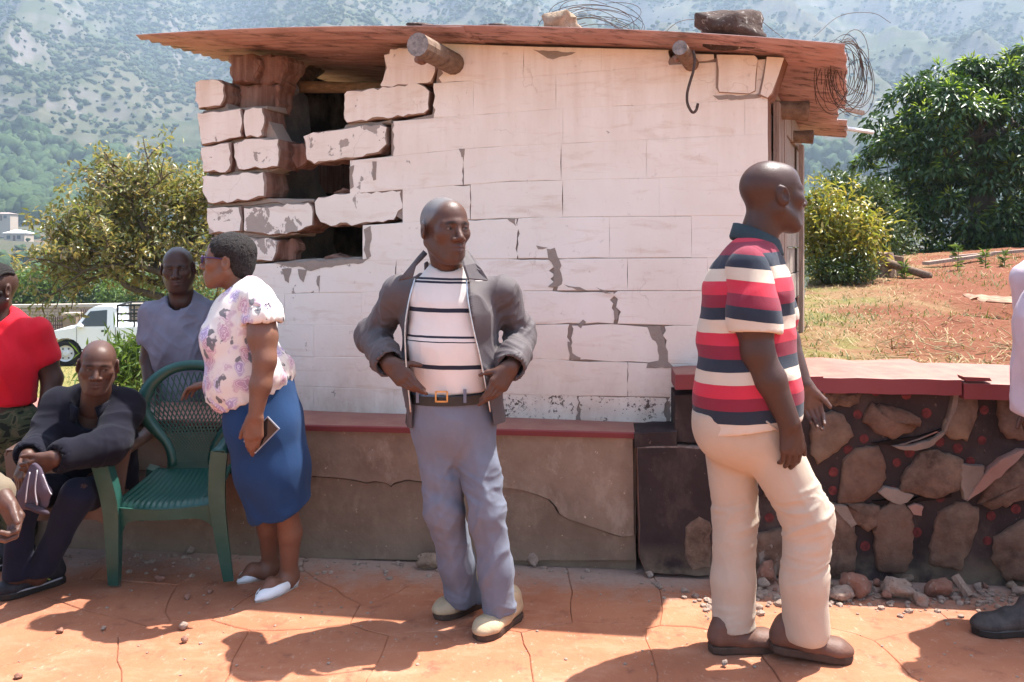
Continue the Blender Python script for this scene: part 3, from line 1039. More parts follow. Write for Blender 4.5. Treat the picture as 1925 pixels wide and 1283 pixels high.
# --- stone wall on the right
SB = 4.025
def S(u, v, out=0.0):
    return B(u, v, out, SB)
sl_ = S(1560, 1100) * np.array((1, 1, 0))
stonewall = thing('stone_wall', 'cracked dark stone wall with red dots and red cap on the right', 'wall', sl_)
mp = [(1268, 742), (2300, 742), (2300, 1130), (1330, 1112), (1268, 1080)]
prism('mortar_face', mp, -0.45, -0.024, [M_DARKPAINT], stonewall, S, step=60)
def mat_stone():
    t = NT('brown_field_stone')
    p = t.pos()
    oi = t.n('ShaderNodeObjectInfo').outputs['Random']
    c = t.mix(t.ramp(t.noise(p, 11, 8, 0.72), [(0.36, 0), (0.64, 1)]), (0.085, 0.05, 0.036), (0.31, 0.205, 0.148))
    c = t.mix(t.math('MULTIPLY', oi, 0.65), c, t.mix(t.noise(p, 12, 5), (0.30, 0.13, 0.07), (0.22, 0.17, 0.135)))
    c = t.mix(t.ramp(t.noise(p, 3.2, 4), [(0.55, 0), (0.7, 0.55)]), c, (0.42, 0.30, 0.20))
    t.bump(t.noise(p, 16, 9, 0.76), 1.0, 0.045)
    return t.done(c, 0.85, 0.2)
M_STONE = mat_stone()
M_SCAR = mat_raw('pink_broken_mortar', (0.27, 0.14, 0.105), (0.36, 0.21, 0.165), 22, False)
M_GREYMORT = mat_raw('grey_crumbled_mortar', (0.16, 0.118, 0.092), (0.25, 0.19, 0.15), 22, False)
STONES = [
    [(1545, 737), (1620, 738), (1612, 758), (1597, 765), (1572, 764), (1550, 752)],
    [(1550, 780), (1575, 782), (1588, 795), (1601, 820), (1590, 832), (1566, 850), (1540, 868), (1529, 840), (1529, 800)],
    [(1646, 761), (1680, 768), (1710, 778), (1726, 788), (1726, 802), (1712, 812), (1680, 826), (1650, 812), (1629, 795), (1633, 780)],
    [(1808, 745), (1838, 748), (1836, 770), (1828, 800), (1818, 826), (1790, 822), (1775, 808), (1780, 792), (1794, 770)],
    [(1880, 742), (1935, 742), (1940, 800), (1925, 824), (1898, 822), (1884, 800)],
    [(1590, 870), (1612, 850), (1650, 846), (1660, 870), (1663, 900), (1655, 918), (1632, 935), (1605, 945), (1582, 943), (1587, 905)],
    [(1735, 855), (1755, 851), (1785, 858), (1806, 868), (1806, 900), (1800, 918), (1762, 933), (1735, 928), (1698, 918), (1708, 890)],
    [(1900, 872), (1990, 850), (1990, 930), (1930, 938), (1870, 955), (1848, 945), (1862, 910), (1884, 885)],
    [(1566, 955), (1590, 962), (1606, 995), (1610, 1040), (1605, 1072), (1566, 1080), (1563, 1010)],
    [(1652, 968), (1676, 952), (1700, 955), (1713, 972), (1715, 1010), (1710, 1050), (1700, 1070), (1655, 1066), (1650, 1020)],
    [(1770, 970), (1800, 952), (1838, 962), (1835, 1000), (1820, 1040), (1808, 1068), (1755, 1055), (1760, 1010)],
    [(1878, 1015), (1930, 985), (2010, 990), (2010, 1080), (1900, 1088), (1876, 1055)],
    [(1590, 948), (1652, 955), (1650, 985), (1632, 998), (1610, 985)],
    [(1288, 970), (1310, 955), (1332, 965), (1334, 1050), (1310, 1062), (1282, 1045), (1280, 1000)],
    [(1420, 1010), (1470, 1000), (1480, 1040), (1470, 1080), (1425, 1085)],
    [(1440, 860), (1490, 850), (1500, 900), (1480, 940), (1440, 930)],
    [(2030, 760), (2110, 750), (2130, 830), (2060, 860), (2020, 820)],
    [(2040, 890), (2120, 880), (2140, 960), (2070, 990), (2030, 950)],
]
for i, st in enumerate(STONES):
    ctr_ = np.mean(st, 0)
    st = [tuple(ctr_ + (np.array(q) - ctr_) * 1.13) for q in st]
    prism('stone', st, -0.05, 0.002 + 0.006 * math.sin(i * 2.3), [M_STONE], stonewall, S, bev=3.4, jit=1.9, step=10, bulge=0.012, seed=i, smooth=True)
SCARS = [
    ([(1690, 836), (1740, 820), (1762, 812), (1768, 815), (1760, 812), (1738, 824), (1700, 838)], M_SCAR, 0.004),
    ([(1676, 838), (1715, 836), (1745, 828), (1772, 810), (1778, 813), (1770, 822), (1745, 842), (1720, 848), (1690, 845)], M_GREYMORT, 0.012),
    ([(1804, 870), (1850, 876), (1846, 905), (1830, 930), (1812, 940), (1805, 915)], M_GREYMORT, 0.008),
    ([(1850, 890), (1880, 862), (1915, 845), (1930, 846), (1890, 885), (1850, 920), (1816, 942), (1830, 915)], M_SCAR, 0.014),
    ([(1650, 925), (1662, 915), (1700, 925), (1718, 930), (1706, 945), (1690, 950), (1668, 940)], M_GREYMORT, 0.008),
    ([(1565, 950), (1592, 950), (1612, 985), (1600, 992), (1570, 960)], M_GREYMORT, 0.006),
    ([(1706, 952), (1720, 946), (1736, 952), (1732, 970), (1716, 968)], M_SCAR, 0.008),
    ([(1778, 712), (1796, 722), (1802, 742), (1795, 775), (1778, 812), (1772, 810), (1784, 775), (1790, 745)], M_GREYMORT, 0.010),
    ([(1534, 738), (1552, 738), (1550, 752), (1535, 756)], M_SCAR, 0.006),
    ([(1425, 1040), (1450, 1020), (1462, 1040), (1460, 1095), (1430, 1100)], M_GREYMORT, 0.014),
]
for i, (st, m_, o_) in enumerate(SCARS):
    prism('mortar_patch', st, -0.03, o_, [m_], stonewall, S, bev=1.2, jit=1.0, step=12, seed=50 + i)
# open cracks: their shade is painted as near-black strips proud of the mortar
M_CRACKSHADE = simple('painted_crack_shade', (0.02, 0.014, 0.012), 1.0, 0.0, 0.2)
for i, st in enumerate(([(1640, 834), (1676, 828), (1728, 822), (1760, 812), (1776, 806), (1772, 814), (1742, 826), (1712, 835), (1672, 838)],
                        [(1640, 944), (1672, 940), (1700, 948), (1730, 935), (1790, 930), (1790, 936), (1728, 945), (1700, 955), (1664, 950)])):
    prism('crack_shade', st, -0.03, -0.006, [M_CRACKSHADE], stonewall, S, step=14, jit=0.8, seed=i)
M_DOT = simple('dull_red_dot_paint', (0.125, 0.026, 0.025), 0.7, 0.2, 0.4, 40)
DOTS = [(1649, 738), (1707, 744), (1615, 781), (1745, 779), (1538, 771), (1627, 827), (1597, 848), (1770, 833), (1713, 853), (1804, 845), (1689, 872), (1569, 890),
        (1568, 925), (1681, 925), (1828, 870), (1854, 773), (1850, 830), (1867, 973), (1860, 1020), (1727, 1004), (1629, 1030), (1771, 939), (1914, 960), (1448, 976), (1500, 790),
        (1405, 765), (1330, 770), (1972, 770), (1980, 960)]
for u, v in DOTS:
    r_ = 8.3 + ((u * 7 + v) % 5) * 0.35
    prism('red_dot', [(u + r_ * math.cos(a), v + r_ * math.sin(a)) for a in np.linspace(0, 2 * math.pi, 13)[:-1]], -0.03, -0.0205, [M_DOT], stonewall, S)
# red cap with the broken nose
SZ = S(1600, 707)[2]
def capslab(u0, u1, dz, name, du=0.0, wd=0.66, nose=0.045):
    A, Bp = S(u0, 720, nose), S(u1, 720, nose)
    b = MB()
    k = 8
    V = []
    for i in range(k + 1):
        f = A + (Bp - A) * i / k
        w_ = 0.002 * math.sin(i * 1.9 + u0)
        zt = SZ + dz + w_
        bk = f + np.array((*(-BN[:2] * wd), 0))
        V += [(f[0], f[1] , zt - 0.004), (f[0], f[1], zt - 0.072), (bk[0], bk[1], zt - 0.072), (bk[0], bk[1], zt + 0.006 * math.sin(i)), (f[0] - BN[0] * 0.008, f[1] - BN[1] * 0.008, zt)]
    F = []
    for i in range(k):
        for j in range(5):
            F.append([i * 5 + j, i * 5 + (j + 1) % 5, (i + 1) * 5 + (j + 1) % 5, (i + 1) * 5 + j])
    F += [[4, 3, 2, 1, 0], [k * 5 + j for j in range(5)]]
    b.add(V, F)
    return b.build(name, M_REDCAP, stonewall)
capslab(1443 + 100, 1800, 0.0, 'red_cap')
capslab(1804, 2300, -0.018, 'red_cap')
capslab(1268, 1543, 0.004, 'red_cap', wd=0.24)
prism('broken_cap_piece', [(1804, 706), (1852, 708), (1856, 714), (1808, 714)], -0.03, 0.046, [M_REDCAP], stonewall, S)
# pier at the left end of the stone wall
pier = [(1197, 838), (1280, 836), (1338, 838), (1338, 1075), (1310, 1078), (1255, 1075), (1212, 1070), (1200, 1040)]
prism('pier_face', pier, -0.3, 0.045, [M_DARKPAINT, M_RAW], stonewall, S, bev=2, jit=0.8, step=30, mi_side=1)
prism('pier_top', [(1192, 812), (1272, 808), (1272, 838), (1192, 840)], -0.2, 0.035, [M_DARKPAINT], stonewall, S, bev=1.5, step=20, jit=0.8)
prism('pier_stone', [(1286, 985), (1312, 965), (1333, 975), (1334, 1060), (1300, 1066), (1284, 1040)], 0.0, 0.052, [M_STONE], stonewall, S, bev=3, jit=1.2, step=14, bulge=0.008)
prism('upper_pier_face', [(1268, 742), (1340, 742), (1340, 835), (1268, 830)], -0.2, 0.01, [M_DARKPAINT], stonewall, S, bev=1.5, step=25, jit=0.6)

# ------------------------------------------------------------------ red paving: irregular panels with scored joints
def mat_pave():
    t = NT('red_cement_paving')
    p = t.pos()
    n1 = t.noise(p, 1.6, 7, 0.62)
    c = t.mix(t.ramp(n1, [(0.3, 0), (0.7, 1)]), (0.295, 0.103, 0.052), (0.41, 0.168, 0.088))
    n2 = t.noise(t.map(p, (1, 2.2, 1), (0, 0, 0.5)), 3.5, 7, 0.7)
    c = t.mix(t.ramp(n2, [(0.50, 0), (0.70, 0.7)]), c, (0.44, 0.22, 0.135))
    n3 = t.noise(p, 8, 6, 0.7)
    c = t.mix(t.ramp(n3, [(0.56, 0), (0.68, 0.8)]), c, (0.20, 0.075, 0.045))
    n4 = t.noise(p, 0.7, 5, 0.6)
    c = t.mix(t.ramp(n4, [(0.5, 0), (0.68, 0.5)]), c, (0.25, 0.10, 0.06))
    n5 = t.noise(t.map(p, (1.3, .7, 1), (0, 0, -.4)), 26, 6, 0.75)
    c = t.mix(t.ramp(n5, [(0.58, 0), (0.70, 0.6)]), c, (0.50, 0.33, 0.245))
    # crumbled pale dust next to the walls
    x, y, z = t.sep(p)
    yy = t.math('ADD', y, t.math('MULTIPLY', x, 0.11))
    nb = t.math('ADD', yy, t.math('MULTIPLY', t.math('SUBTRACT', t.noise(p, 5, 5, 0.7), 0.5), 0.75))
    c = t.mix(t.ramp(t.math('SUBTRACT', nb, 3.0), [(0.72, 0), (1.05, 0.85)]), c, t.mix(t.noise(p, 50, 4), (0.27, 0.19, 0.15), (0.42, 0.32, 0.26)))
    gr = t.noise(p, 90, 3, 0.8)
    c = t.mix(t.ramp(gr, [(0.66, 0), (0.76, 0.5)]), c, (0.52, 0.38, 0.30))
    h = t.math('ADD', t.math('MULTIPLY', t.noise(p, 12, 6, 0.7), 0.8), t.math('MULTIPLY', gr, 0.25))
    t.bump(h, 0.7, 0.012)
    return t.done(c, 0.78, 0.2)
M_PAVE = mat_pave()
M_GROOVE = simple('dirt_in_paving_joints', (0.27, 0.12, 0.07), 0.95, 0.05, 0.3, 20, 0.5)
gx = [(-9, -9), (9, -9), (9, 4.6), (-9, 4.6)]
pave = mesh('pavement', [(x, y, -0.0055) for x, y in gx], [[0, 1, 2, 3]], M_GROOVE, kind='structure', label='red cement paving of the yard with scored joints')
seeds = [G(90, 1180), G(120, 1280), G(330, 1240), G(230, 1120), G(420, 1100), G(560, 1240), G(560, 1130), G(700, 1090), G(860, 1250), G(800, 1130), G(1010, 1120), G(1130, 1240),
         G(1130, 1120), G(1330, 1250), G(1350, 1130), G(1560, 1250), G(1620, 1140), G(1830, 1240), G(1850, 1130), G(60, 1080), G(300, 1075)]
seeds = [np.array((s[0], s[1])) for s in seeds]
rs = np.random.default_rng(12)
for yy in np.arange(-5, 2.7, 0.8):
    for xx in np.arange(-5, 5.1, 0.9):
        seeds.append(np.array((xx + rs.normal(0, 0.22), yy + rs.normal(0, 0.2))))
for yy in (2.9, 3.4, 3.9):
    for xx in (-4.6, -3.8, -3.0, -2.6, 2.7, 3.4, 4.2, 5.0):
        seeds.append(np.array((xx + rs.normal(0, 0.1), yy + rs.normal(0, 0.1))))
def clip(poly, n, c):
    out = []
    for i in range(len(poly)):
        a, b = poly[i], poly[(i + 1) % len(poly)]
        da, db = np.dot(a, n) - c, np.dot(b, n) - c
        if da <= 0:
            out.append(a)
        if da * db < 0:
            out.append(a + (b - a) * da / (da - db))
    return out
for i, s in enumerate(seeds):
    poly = [np.array(q, float) for q in ((-6, -6), (6, -6), (6, 4.5), (-6, 4.5))]
    for j, q in enumerate(seeds):
        if i == j:
            continue
        d = q - s
        L_ = np.linalg.norm(d)
        if L_ > 3.5:
            continue
        poly = clip(poly, d / L_, np.dot((s + q) / 2, d / L_) - 0.0013)
        if len(poly) < 3:
            break
    if len(poly) < 3:
        continue
    # wobbling edges
    pts = []
    for k in range(len(poly)):
        a, b = poly[k], poly[(k + 1) % len(poly)]
        m_ = max(1, int(np.linalg.norm(b - a) / 0.09)) if s[1] > 2.3 else 1
        for j in range(m_):
            q = a + (b - a) * j / m_
            w_ = np.array((vnoise(q[0] * 7, q[1] * 7, 3), vnoise(q[0] * 7, q[1] * 7, 4))) - 0.5
            pts.append(q + w_ * (0.055 if s[1] > 2.3 else 0))
    n = len(pts)
    c = np.mean(pts, 0)
    dz = rs.normal(0, 0.0012)
    V = [(*(c + (q - c) * (1 - 0.004 / max(0.1, np.linalg.norm(q - c)))), dz) for q in pts] + [(*q, dz - 0.003) for q in pts] + [(*q, -0.02) for q in pts]
    F = [list(range(n))] + [[k * n + a, (k + 1) * n + a, (k + 1) * n + (a + 1) % n, k * n + (a + 1) % n] for k in (0, 1) for a in range(n)]
    mesh('paving_panel', V, F, M_PAVE, pave)
# ------------------------------------------------------------------ smooth solid modelling for people and cloth
class Field:
    def __init__(s, lo, hi, h):
        lo, hi = np.asarray(lo, float), np.asarray(hi, float)
        s.h = h
        s.lo = lo
        s.n = np.ceil((hi - lo) / h).astype(int) + 1
        s.D = np.full(s.n, 1.0, dtype=np.float32)
        s.ax = [lo[i] + h * np.arange(s.n[i]) for i in range(3)]
    def _win(s, lo, hi, m):
        a = np.clip(np.floor((np.asarray(lo) - m - s.lo) / s.h).astype(int), 0, s.n)
        b = np.clip(np.ceil((np.asarray(hi) + m - s.lo) / s.h).astype(int) + 1, 0, s.n)
        if np.any(b <= a):
            return None
        sl = tuple(slice(a[i], b[i]) for i in range(3))
        X = s.ax[0][sl[0]][:, None, None].astype(np.float32)
        Y = s.ax[1][sl[1]][None, :, None].astype(np.float32)
        Z = s.ax[2][sl[2]][None, None, :].astype(np.float32)
        return sl, X, Y, Z
    def _put(s, sl, d, k, op):
        a = s.D[sl]
        if op == '+':
            if k > 0:
                h = np.maximum(k - np.abs(a - d), 0) / k
                s.D[sl] = np.minimum(a, d) - h * h * k * 0.25
            else:
                s.D[sl] = np.minimum(a, d)
        else:
            d = -d
            if k > 0:
                h = np.maximum(k - np.abs(a - d), 0) / k
                s.D[sl] = np.maximum(a, d) + h * h * k * 0.25
            else:
                s.D[sl] = np.maximum(a, d)
    def cone(s, a, b, ra, rb, k=0.02, op='+', sq=None):
        a, b = np.asarray(a, float), np.asarray(b, float)
        m = max(ra, rb) + k + 3 * s.h
        w = s._win(np.minimum(a, b), np.maximum(a, b), m)
        if w is None:
            return s
        sl, X, Y, Z = w
        if sq is not None:
            n, f = nrm(sq[0]), sq[1]
            Mx = np.eye(3) + (f - 1) * np.outer(n, n)
            a, b = Mx @ a, Mx @ b
            X, Y, Z = [Mx[i, 0] * X + Mx[i, 1] * Y + Mx[i, 2] * Z for i in range(3)]
        ba = b - a
        L2 = max(float(ba @ ba), 1e-9)
        px, py, pz = X - a[0], Y - a[1], Z - a[2]
        t = np.clip((px * ba[0] + py * ba[1] + pz * ba[2]) / L2, 0, 1)
        d = np.sqrt((px - t * ba[0]) ** 2 + (py - t * ba[1]) ** 2 + (pz - t * ba[2]) ** 2) - (ra + (rb - ra) * t)
        if sq is not None and sq[1] > 1:
            d = d / (1 + (sq[1] - 1) * 0.5)
        s._put(sl, d.astype(np.float32), k, op)
        return s
    def chain(s, pts, rad, k=0.02, op='+', sq=None):
        for i in range(len(pts) - 1):
            s.cone(pts[i], pts[i + 1], rad[i], rad[i + 1], k, op, sq)
        return s
    def ell(s, c, r, R=None, k=0.02, op='+'):
        c, r = np.asarray(c, float), np.asarray(r, float)
        R = np.eye(3) if R is None else R
        w = s._win(c, c, max(r) + k + 3 * s.h)
        if w is None:
            return s
        sl, X, Y, Z = w
        px, py, pz = X - c[0], Y - c[1], Z - c[2]
        q = [R[0, i] * px + R[1, i] * py + R[2, i] * pz for i in range(3)]
        k0 = np.sqrt(sum((q[i] / r[i]) ** 2 for i in range(3)))
        k1 = np.sqrt(sum((q[i] / r[i] ** 2) ** 2 for i in range(3))) + 1e-6
        s._put(sl, (k0 * (k0 - 1) / k1).astype(np.float32), k, op)
        return s
    def cut(s, p, n, k=0.0):
        """remove everything on the side n points to"""
        n = nrm(n)
        p = np.asarray(p, float)
        d = (s.ax[0][:, None, None] - p[0]) * n[0] + (s.ax[1][None, :, None] - p[1]) * n[1] + (s.ax[2][None, None, :] - p[2]) * n[2]
        d = d.astype(np.float32)
        if k > 0:
            h = np.maximum(k - np.abs(s.D - d), 0) / k
            s.D = np.maximum(s.D, d) + h * h * k * 0.25
        else:
            s.D = np.maximum(s.D, d)
        return s
    def mesh(s):
        D = s.D
        D[0, :, :] = D[-1, :, :] = 1
        D[:, 0, :] = D[:, -1, :] = 1
        D[:, :, 0] = D[:, :, -1] = 1
        I = D < 0
        cs = np.zeros(tuple(s.n - 1), dtype=np.int8)
        for dx in (0, 1):
            for dy in (0, 1):
                for dz in (0, 1):
                    cs += I[dx:s.n[0] - 1 + dx, dy:s.n[1] - 1 + dy, dz:s.n[2] - 1 + dz]
        cell = np.argwhere((cs > 0) & (cs < 8))
        if len(cell) == 0:
            return np.zeros((0, 3)), np.zeros((0, 4), int)
        ids = np.full(cs.shape, -1, dtype=np.int32)
        ids[cell[:, 0], cell[:, 1], cell[:, 2]] = np.arange(len(cell))
        co = np.array([(a, b, c) for a in (0, 1) for b in (0, 1) for c in (0, 1)])
        val = np.stack([D[cell[:, 0] + a, cell[:, 1] + b, cell[:, 2] + c] for a, b, c in co], 1)
        acc = np.zeros((len(cell), 3))
        cnt = np.zeros(len(cell))
        for i in range(8):
            for j in range(i + 1, 8):
                if np.abs(co[i] - co[j]).sum() != 1:
                    continue
                vi, vj = val[:, i], val[:, j]
                m = (vi < 0) != (vj < 0)
                t = np.where(m, vi / np.where(m, vi - vj, 1), 0)
                acc += (co[i] + np.outer(t, (co[j] - co[i]))) * m[:, None]
                cnt += m
        V = s.lo + s.h * (cell + acc / np.maximum(cnt, 1)[:, None])
        Q = []
        for ax in range(3):
            o = [a for a in range(3) if a != ax]
            A = np.take(I, range(s.n[ax] - 1), ax)
            B_ = np.take(I, range(1, s.n[ax]), ax)
            e = np.argwhere(A != B_)
            e = e[(e[:, o[0]] > 0) & (e[:, o[1]] > 0)]
            fl = A[e[:, 0], e[:, 1], e[:, 2]]
            q = []
            for d0, d1 in ((1, 1), (0, 1), (0, 0), (1, 0)):
                c = e.copy()
                c[:, o[0]] -= d0
                c[:, o[1]] -= d1
                ok = np.all(c < np.array(cs.shape), 1)
                c = np.minimum(c, np.array(cs.shape) - 1)
                v = ids[c[:, 0], c[:, 1], c[:, 2]]
                v[~ok] = -1
                q.append(v)
            q = np.stack(q, 1)
            flip = fl if ax != 1 else ~fl
            q[~flip] = q[~flip][:, ::-1]
            Q.append(q[np.all(q >= 0, 1)])
        Q = np.vstack(Q)
        # one light relaxation for a smoother skin
        s_ = np.zeros_like(V)
        n_ = np.zeros(len(V))
        for i in range(4):
            a, b = Q[:, i], Q[:, (i + 1) % 4]
            np.add.at(s_, a, V[b]); np.add.at(s_, b, V[a])
            np.add.at(n_, a, 1); np.add.at(n_, b, 1)
        V = V * 0.55 + 0.45 * s_ / np.maximum(n_, 1)[:, None]
        return V, Q

def vnormals(V, Q):
    n = np.cross(V[Q[:, 2]] - V[Q[:, 0]], V[Q[:, 3]] - V[Q[:, 1]])
    N = np.zeros_like(V)
    for i in range(4):
        np.add.at(N, Q[:, i], n)
    return N / (np.linalg.norm(N, axis=1, keepdims=True) + 1e-12)

def noise3(p, seed=0):
    i = np.floor(p).astype(np.int64)
    f = p - i
    f = f * f * (3 - 2 * f)
    r = 0
    for a in (0, 1):
        for b in (0, 1):
            for c in (0, 1):
                h = ((i[:, 0] + a) * 374761393 + (i[:, 1] + b) * 668265263 + (i[:, 2] + c) * 2147483647 + seed * 974634777) & 0xffffffff
                h = ((h ^ (h >> 13)) * 1274126177) & 0xffffffff
                h = ((h ^ (h >> 16)) & 0xffff) / 65535.0
                r = r + h * (f[:, 0] if a else 1 - f[:, 0]) * (f[:, 1] if b else 1 - f[:, 1]) * (f[:, 2] if c else 1 - f[:, 2])
    return r

def wrinkle(V, Q, amp, freq, R=None, seed=0, sharp=1.0, mask=None):
    """cloth creases: displaced along the normal by stretched, warped noise"""
    N = vnormals(V, Q)
    p = V if R is None else V @ R
    p = p * np.asarray(freq, float)
    wv = np.stack([noise3(p * 0.6 + 11 * k, seed + 7 + k) for k in range(3)], 1) - 0.5
    p = p + 1.1 * wv
    a = np.abs(2 * noise3(p, seed) - 1)
    b = np.abs(2 * noise3(p * 1.9 + 5, seed + 1) - 1)
    d = (0.45 - a ** sharp) + 0.45 * (0.45 - b ** sharp)
    if mask is not None:
        d = d * mask(V)
    return V + N * (amp * d)[:, None]

def limbR(a, b):
    """rotation whose third axis runs along the limb"""
    z = nrm(np.asarray(b, float) - np.asarray(a, float))
    x = nrm(np.cross(z, (0, 1, 0.3)))
    y = np.cross(z, x)
    return np.stack([x, y, z], 1)

def near(a, b, r0, r1):
    """weight of points near a segment"""
    a, b = np.asarray(a, float), np.asarray(b, float)
    def f(V):
        ba = b - a
        t = np.clip((V - a) @ ba / (ba @ ba + 1e-9), 0, 1)
        d = np.linalg.norm(V - a - t[:, None] * ba, axis=1)
        return np.clip((r1 - d) / (r1 - r0), 0, 1)
    return f

def join(parts):
    V, Q, b = [], [], 0
    for v, q in parts:
        V.append(v)
        Q.append(q + b)
        b += len(v)
    return np.vstack(V), np.vstack(Q)

def bounds(pts, m):
    A = np.array(pts)
    return A.min(0) - m, A.max(0) + m

# ---------------------------------------------------------------- head
class Head:
    def __init__(s, c, yaw, pitch=0, roll=0, sc=1.0, jaw=1.0, fat=1.0):
        s.c = np.asarray(c, float)
        s.R = rotz(math.radians(yaw)) @ rotx(math.radians(pitch)) @ roty(math.radians(roll))
        s.s = sc
        s.jaw, s.fat = jaw, fat
    def T(s, x, y, z):
        return s.c + s.R @ (np.array((x, y, z), float) * s.s)
    def local(s, V):
        return (V - s.c) @ s.R / s.s
    def field(s, F, neck, rn=(0.054, 0.060)):
        T, R, k, f = s.T, s.R, s.s, s.fat
        e = lambda c, r, kk=0.02, op='+', RR=None: F.ell(T(*c), np.array(r) * k, R if RR is None else R @ RR, kk * k, op)
        cn = lambda a, b, ra, rb, kk=0.012, op='+': F.cone(T(*a), T(*b), ra * k, rb * k, kk * k, op)
        e((0, .014, .038), (.076, .096, .084))
        e((0, -.045, .045), (.058, .044, .056), .03)
        e((0, -.034, -.034), (.060 * f, .060, .080), .03)
        for x in (-1, 1):
            e((x * .043, -.062, -.010), (.026 * f, .024, .024), .025)
            cn((x * .058 * f, .006, -.042), (x * .028 * s.jaw, -.060, -.098), .021 * f, .019 * s.jaw, .03)
        e((0, -.072, -.100), (.024 * s.jaw, .020, .018), .025)
        e((0, -.074, -.060), (.034, .024, .032), .022)
        for x in (-1, 1):
            cn((x * .046, -.070, .026), (x * .010, -.086, .0285), .0125, .0135, .014)
            e((x * .033, -.106, .010), (.018, .017, .0135), .012, '-')
        cn((0, -.086, .022), (0, -.112, -.024), .0085, .0135, .012)
        for x in (-1, 1):
            e((x * .0165, -.099, -.030), (.0125, .012, .0095), .008)
            e((x * .032, -.0760, .010), (.0185, .0165, .0170), .006)
            e((x * .0325, -.0945, .0085), (.0132, .010, .0031), .002, '-')
            cn((x * .025, -.087, -.0585), (x * .003, -.0985, -.0545), .0042, .0072, .006)
            cn((x * .022, -.086, -.0665), (x * .003, -.0970, -.0690), .0042, .0082, .006)
            cn((x * .027, -.0945, -.0625), (0, -.1075, -.0618), .0020, .0026, .003, '-')
            e((x * .0825, .010, .002), (.0095, .0215, .034), .007, '+', rotz(x * 0.42) @ rotx(-0.15))
            e((x * .093, .004, .006), (.008, .011, .019), .005, '-', rotz(x * 0.42))
        F.cone(T(0, .024, -.040), neck, rn[0] * k, rn[1], 0.035)
        return F
    def colors(s, V, skin, lip, hair=None, hairmask=None, brow=(0.012, 0.009, 0.008), stub=None):
        p = s.local(V)
        x, y, z = p[:, 0], p[:, 1], p[:, 2]
        C = np.tile(np.array(skin, float), (len(V), 1))
        def put(m, c):
            C[:] = C * (1 - m[:, None]) + np.array(c) * m[:, None]
        put(0.85 * np.exp(-((np.abs(x) / .025) ** 4 + ((z + .062) / .0125) ** 4)) * (y < -.083), lip)
        put(0.9 * np.exp(-(((np.abs(x) - .031) / .018) ** 4 + ((z - .0295 + 0.25 * np.maximum(np.abs(x) - .03, 0)) / .0062) ** 4)) * (y < -.06), brow)
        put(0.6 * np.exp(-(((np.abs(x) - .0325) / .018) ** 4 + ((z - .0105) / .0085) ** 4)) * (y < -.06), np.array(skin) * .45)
        if stub is not None:
            put(0.35 * np.clip((-.035 - z) / .03, 0, 1) * (z > -.13) * (y < 0.01), stub)
        if hairmask is not None:
            put(hairmask(x, y, z), hair)
        return C
    def eyes(s, parent, look=0.0, lid=0.0):
        for x in (-1, 1):
            c = s.T(x * .0325, -.0758, .0088)
            g = nrm(s.R @ np.array((math.sin(look), -math.cos(look), 0)))
            n = IV3 * 0.0152 * s.s
            d = IV3 @ g
            C = np.where((d > 0.80)[:, None], (0.012, 0.008, 0.006), (0.17, 0.13, 0.11))
            mesh('eye', c + n, IF3, M_EYE, parent, True, col=C)

def hand(F, wr, d, th, side, s=1.0, curl=(25, 30, 25), spread=4, thumb=(35, 20), curls=None, k=0.005):
    """side +1 = left hand, -1 = right hand; d = finger direction, th = thumb side"""
    d = nrm(d)
    l = nrm(np.asarray(th, float) - d * np.dot(th, d))
    n = side * np.cross(d, l)
    wr = np.asarray(wr, float)
    rot = lambda v, ax, a: np.array(Matrix.Rotation(math.radians(a), 3, Vector(ax)) @ Vector(v))
    base = []
    for i in range(4):
        o = (1.5 - i) * 0.0205 * s
        kn = wr + d * (0.093 - 0.006 * abs(i - 1)) * s + l * o
        F.cone(wr + d * 0.012 * s + l * o * 0.62, kn, 0.0145 * s, 0.0115 * s, 0.016)
        base.append(kn)
    F.cone(wr + d * 0.03 * s + l * 0.018 * s + n * 0.004, wr + d * 0.075 * s - l * 0.012 * s, 0.017 * s, 0.013 * s, 0.015)
    F.cone(wr + d * 0.015 * s + l * 0.018 * s + n * 0.006 * s, wr + d * 0.05 * s + l * 0.034 * s + n * 0.008 * s, 0.017 * s, 0.013 * s, 0.015)
    ln = (0.044, 0.049, 0.045, 0.036)
    tips = []
    for i in range(4):
        cu = curls[i] if curls else curl
        dd = rot(d, n, (1.5 - i) * spread * side * -1)
        ax = np.cross(dd, n)
        p = base[i]
        r = (0.0090, 0.0092, 0.0088, 0.0080)[i] * s
        for j, f in enumerate((1.0, 0.62, 0.5)):
            dd = rot(dd, ax, cu[j])
            q = p + dd * ln[i] * f * s
            F.cone(p, q, r * (1 - 0.08 * j), r * (0.94 - 0.08 * j), 0.003 if j else k)
            p = q
        tips.append(p)
    td = nrm(d * math.cos(math.radians(thumb[0])) + l * math.sin(math.radians(thumb[0])) + n * math.sin(math.radians(thumb[1])))
    p = wr + d * 0.048 * s + l * 0.036 * s + n * 0.008 * s
    q = p + td * 0.036 * s
    F.cone(p, q, 0.0125 * s, 0.0108 * s, 0.008)
    q2 = q + nrm(td + d * 0.35) * 0.028 * s
    F.cone(q, q2, 0.0108 * s, 0.0085 * s, 0.004)
    return tips

def arm_field(F, pts, rad, k=0.02):
    return F.chain(pts, rad, k)

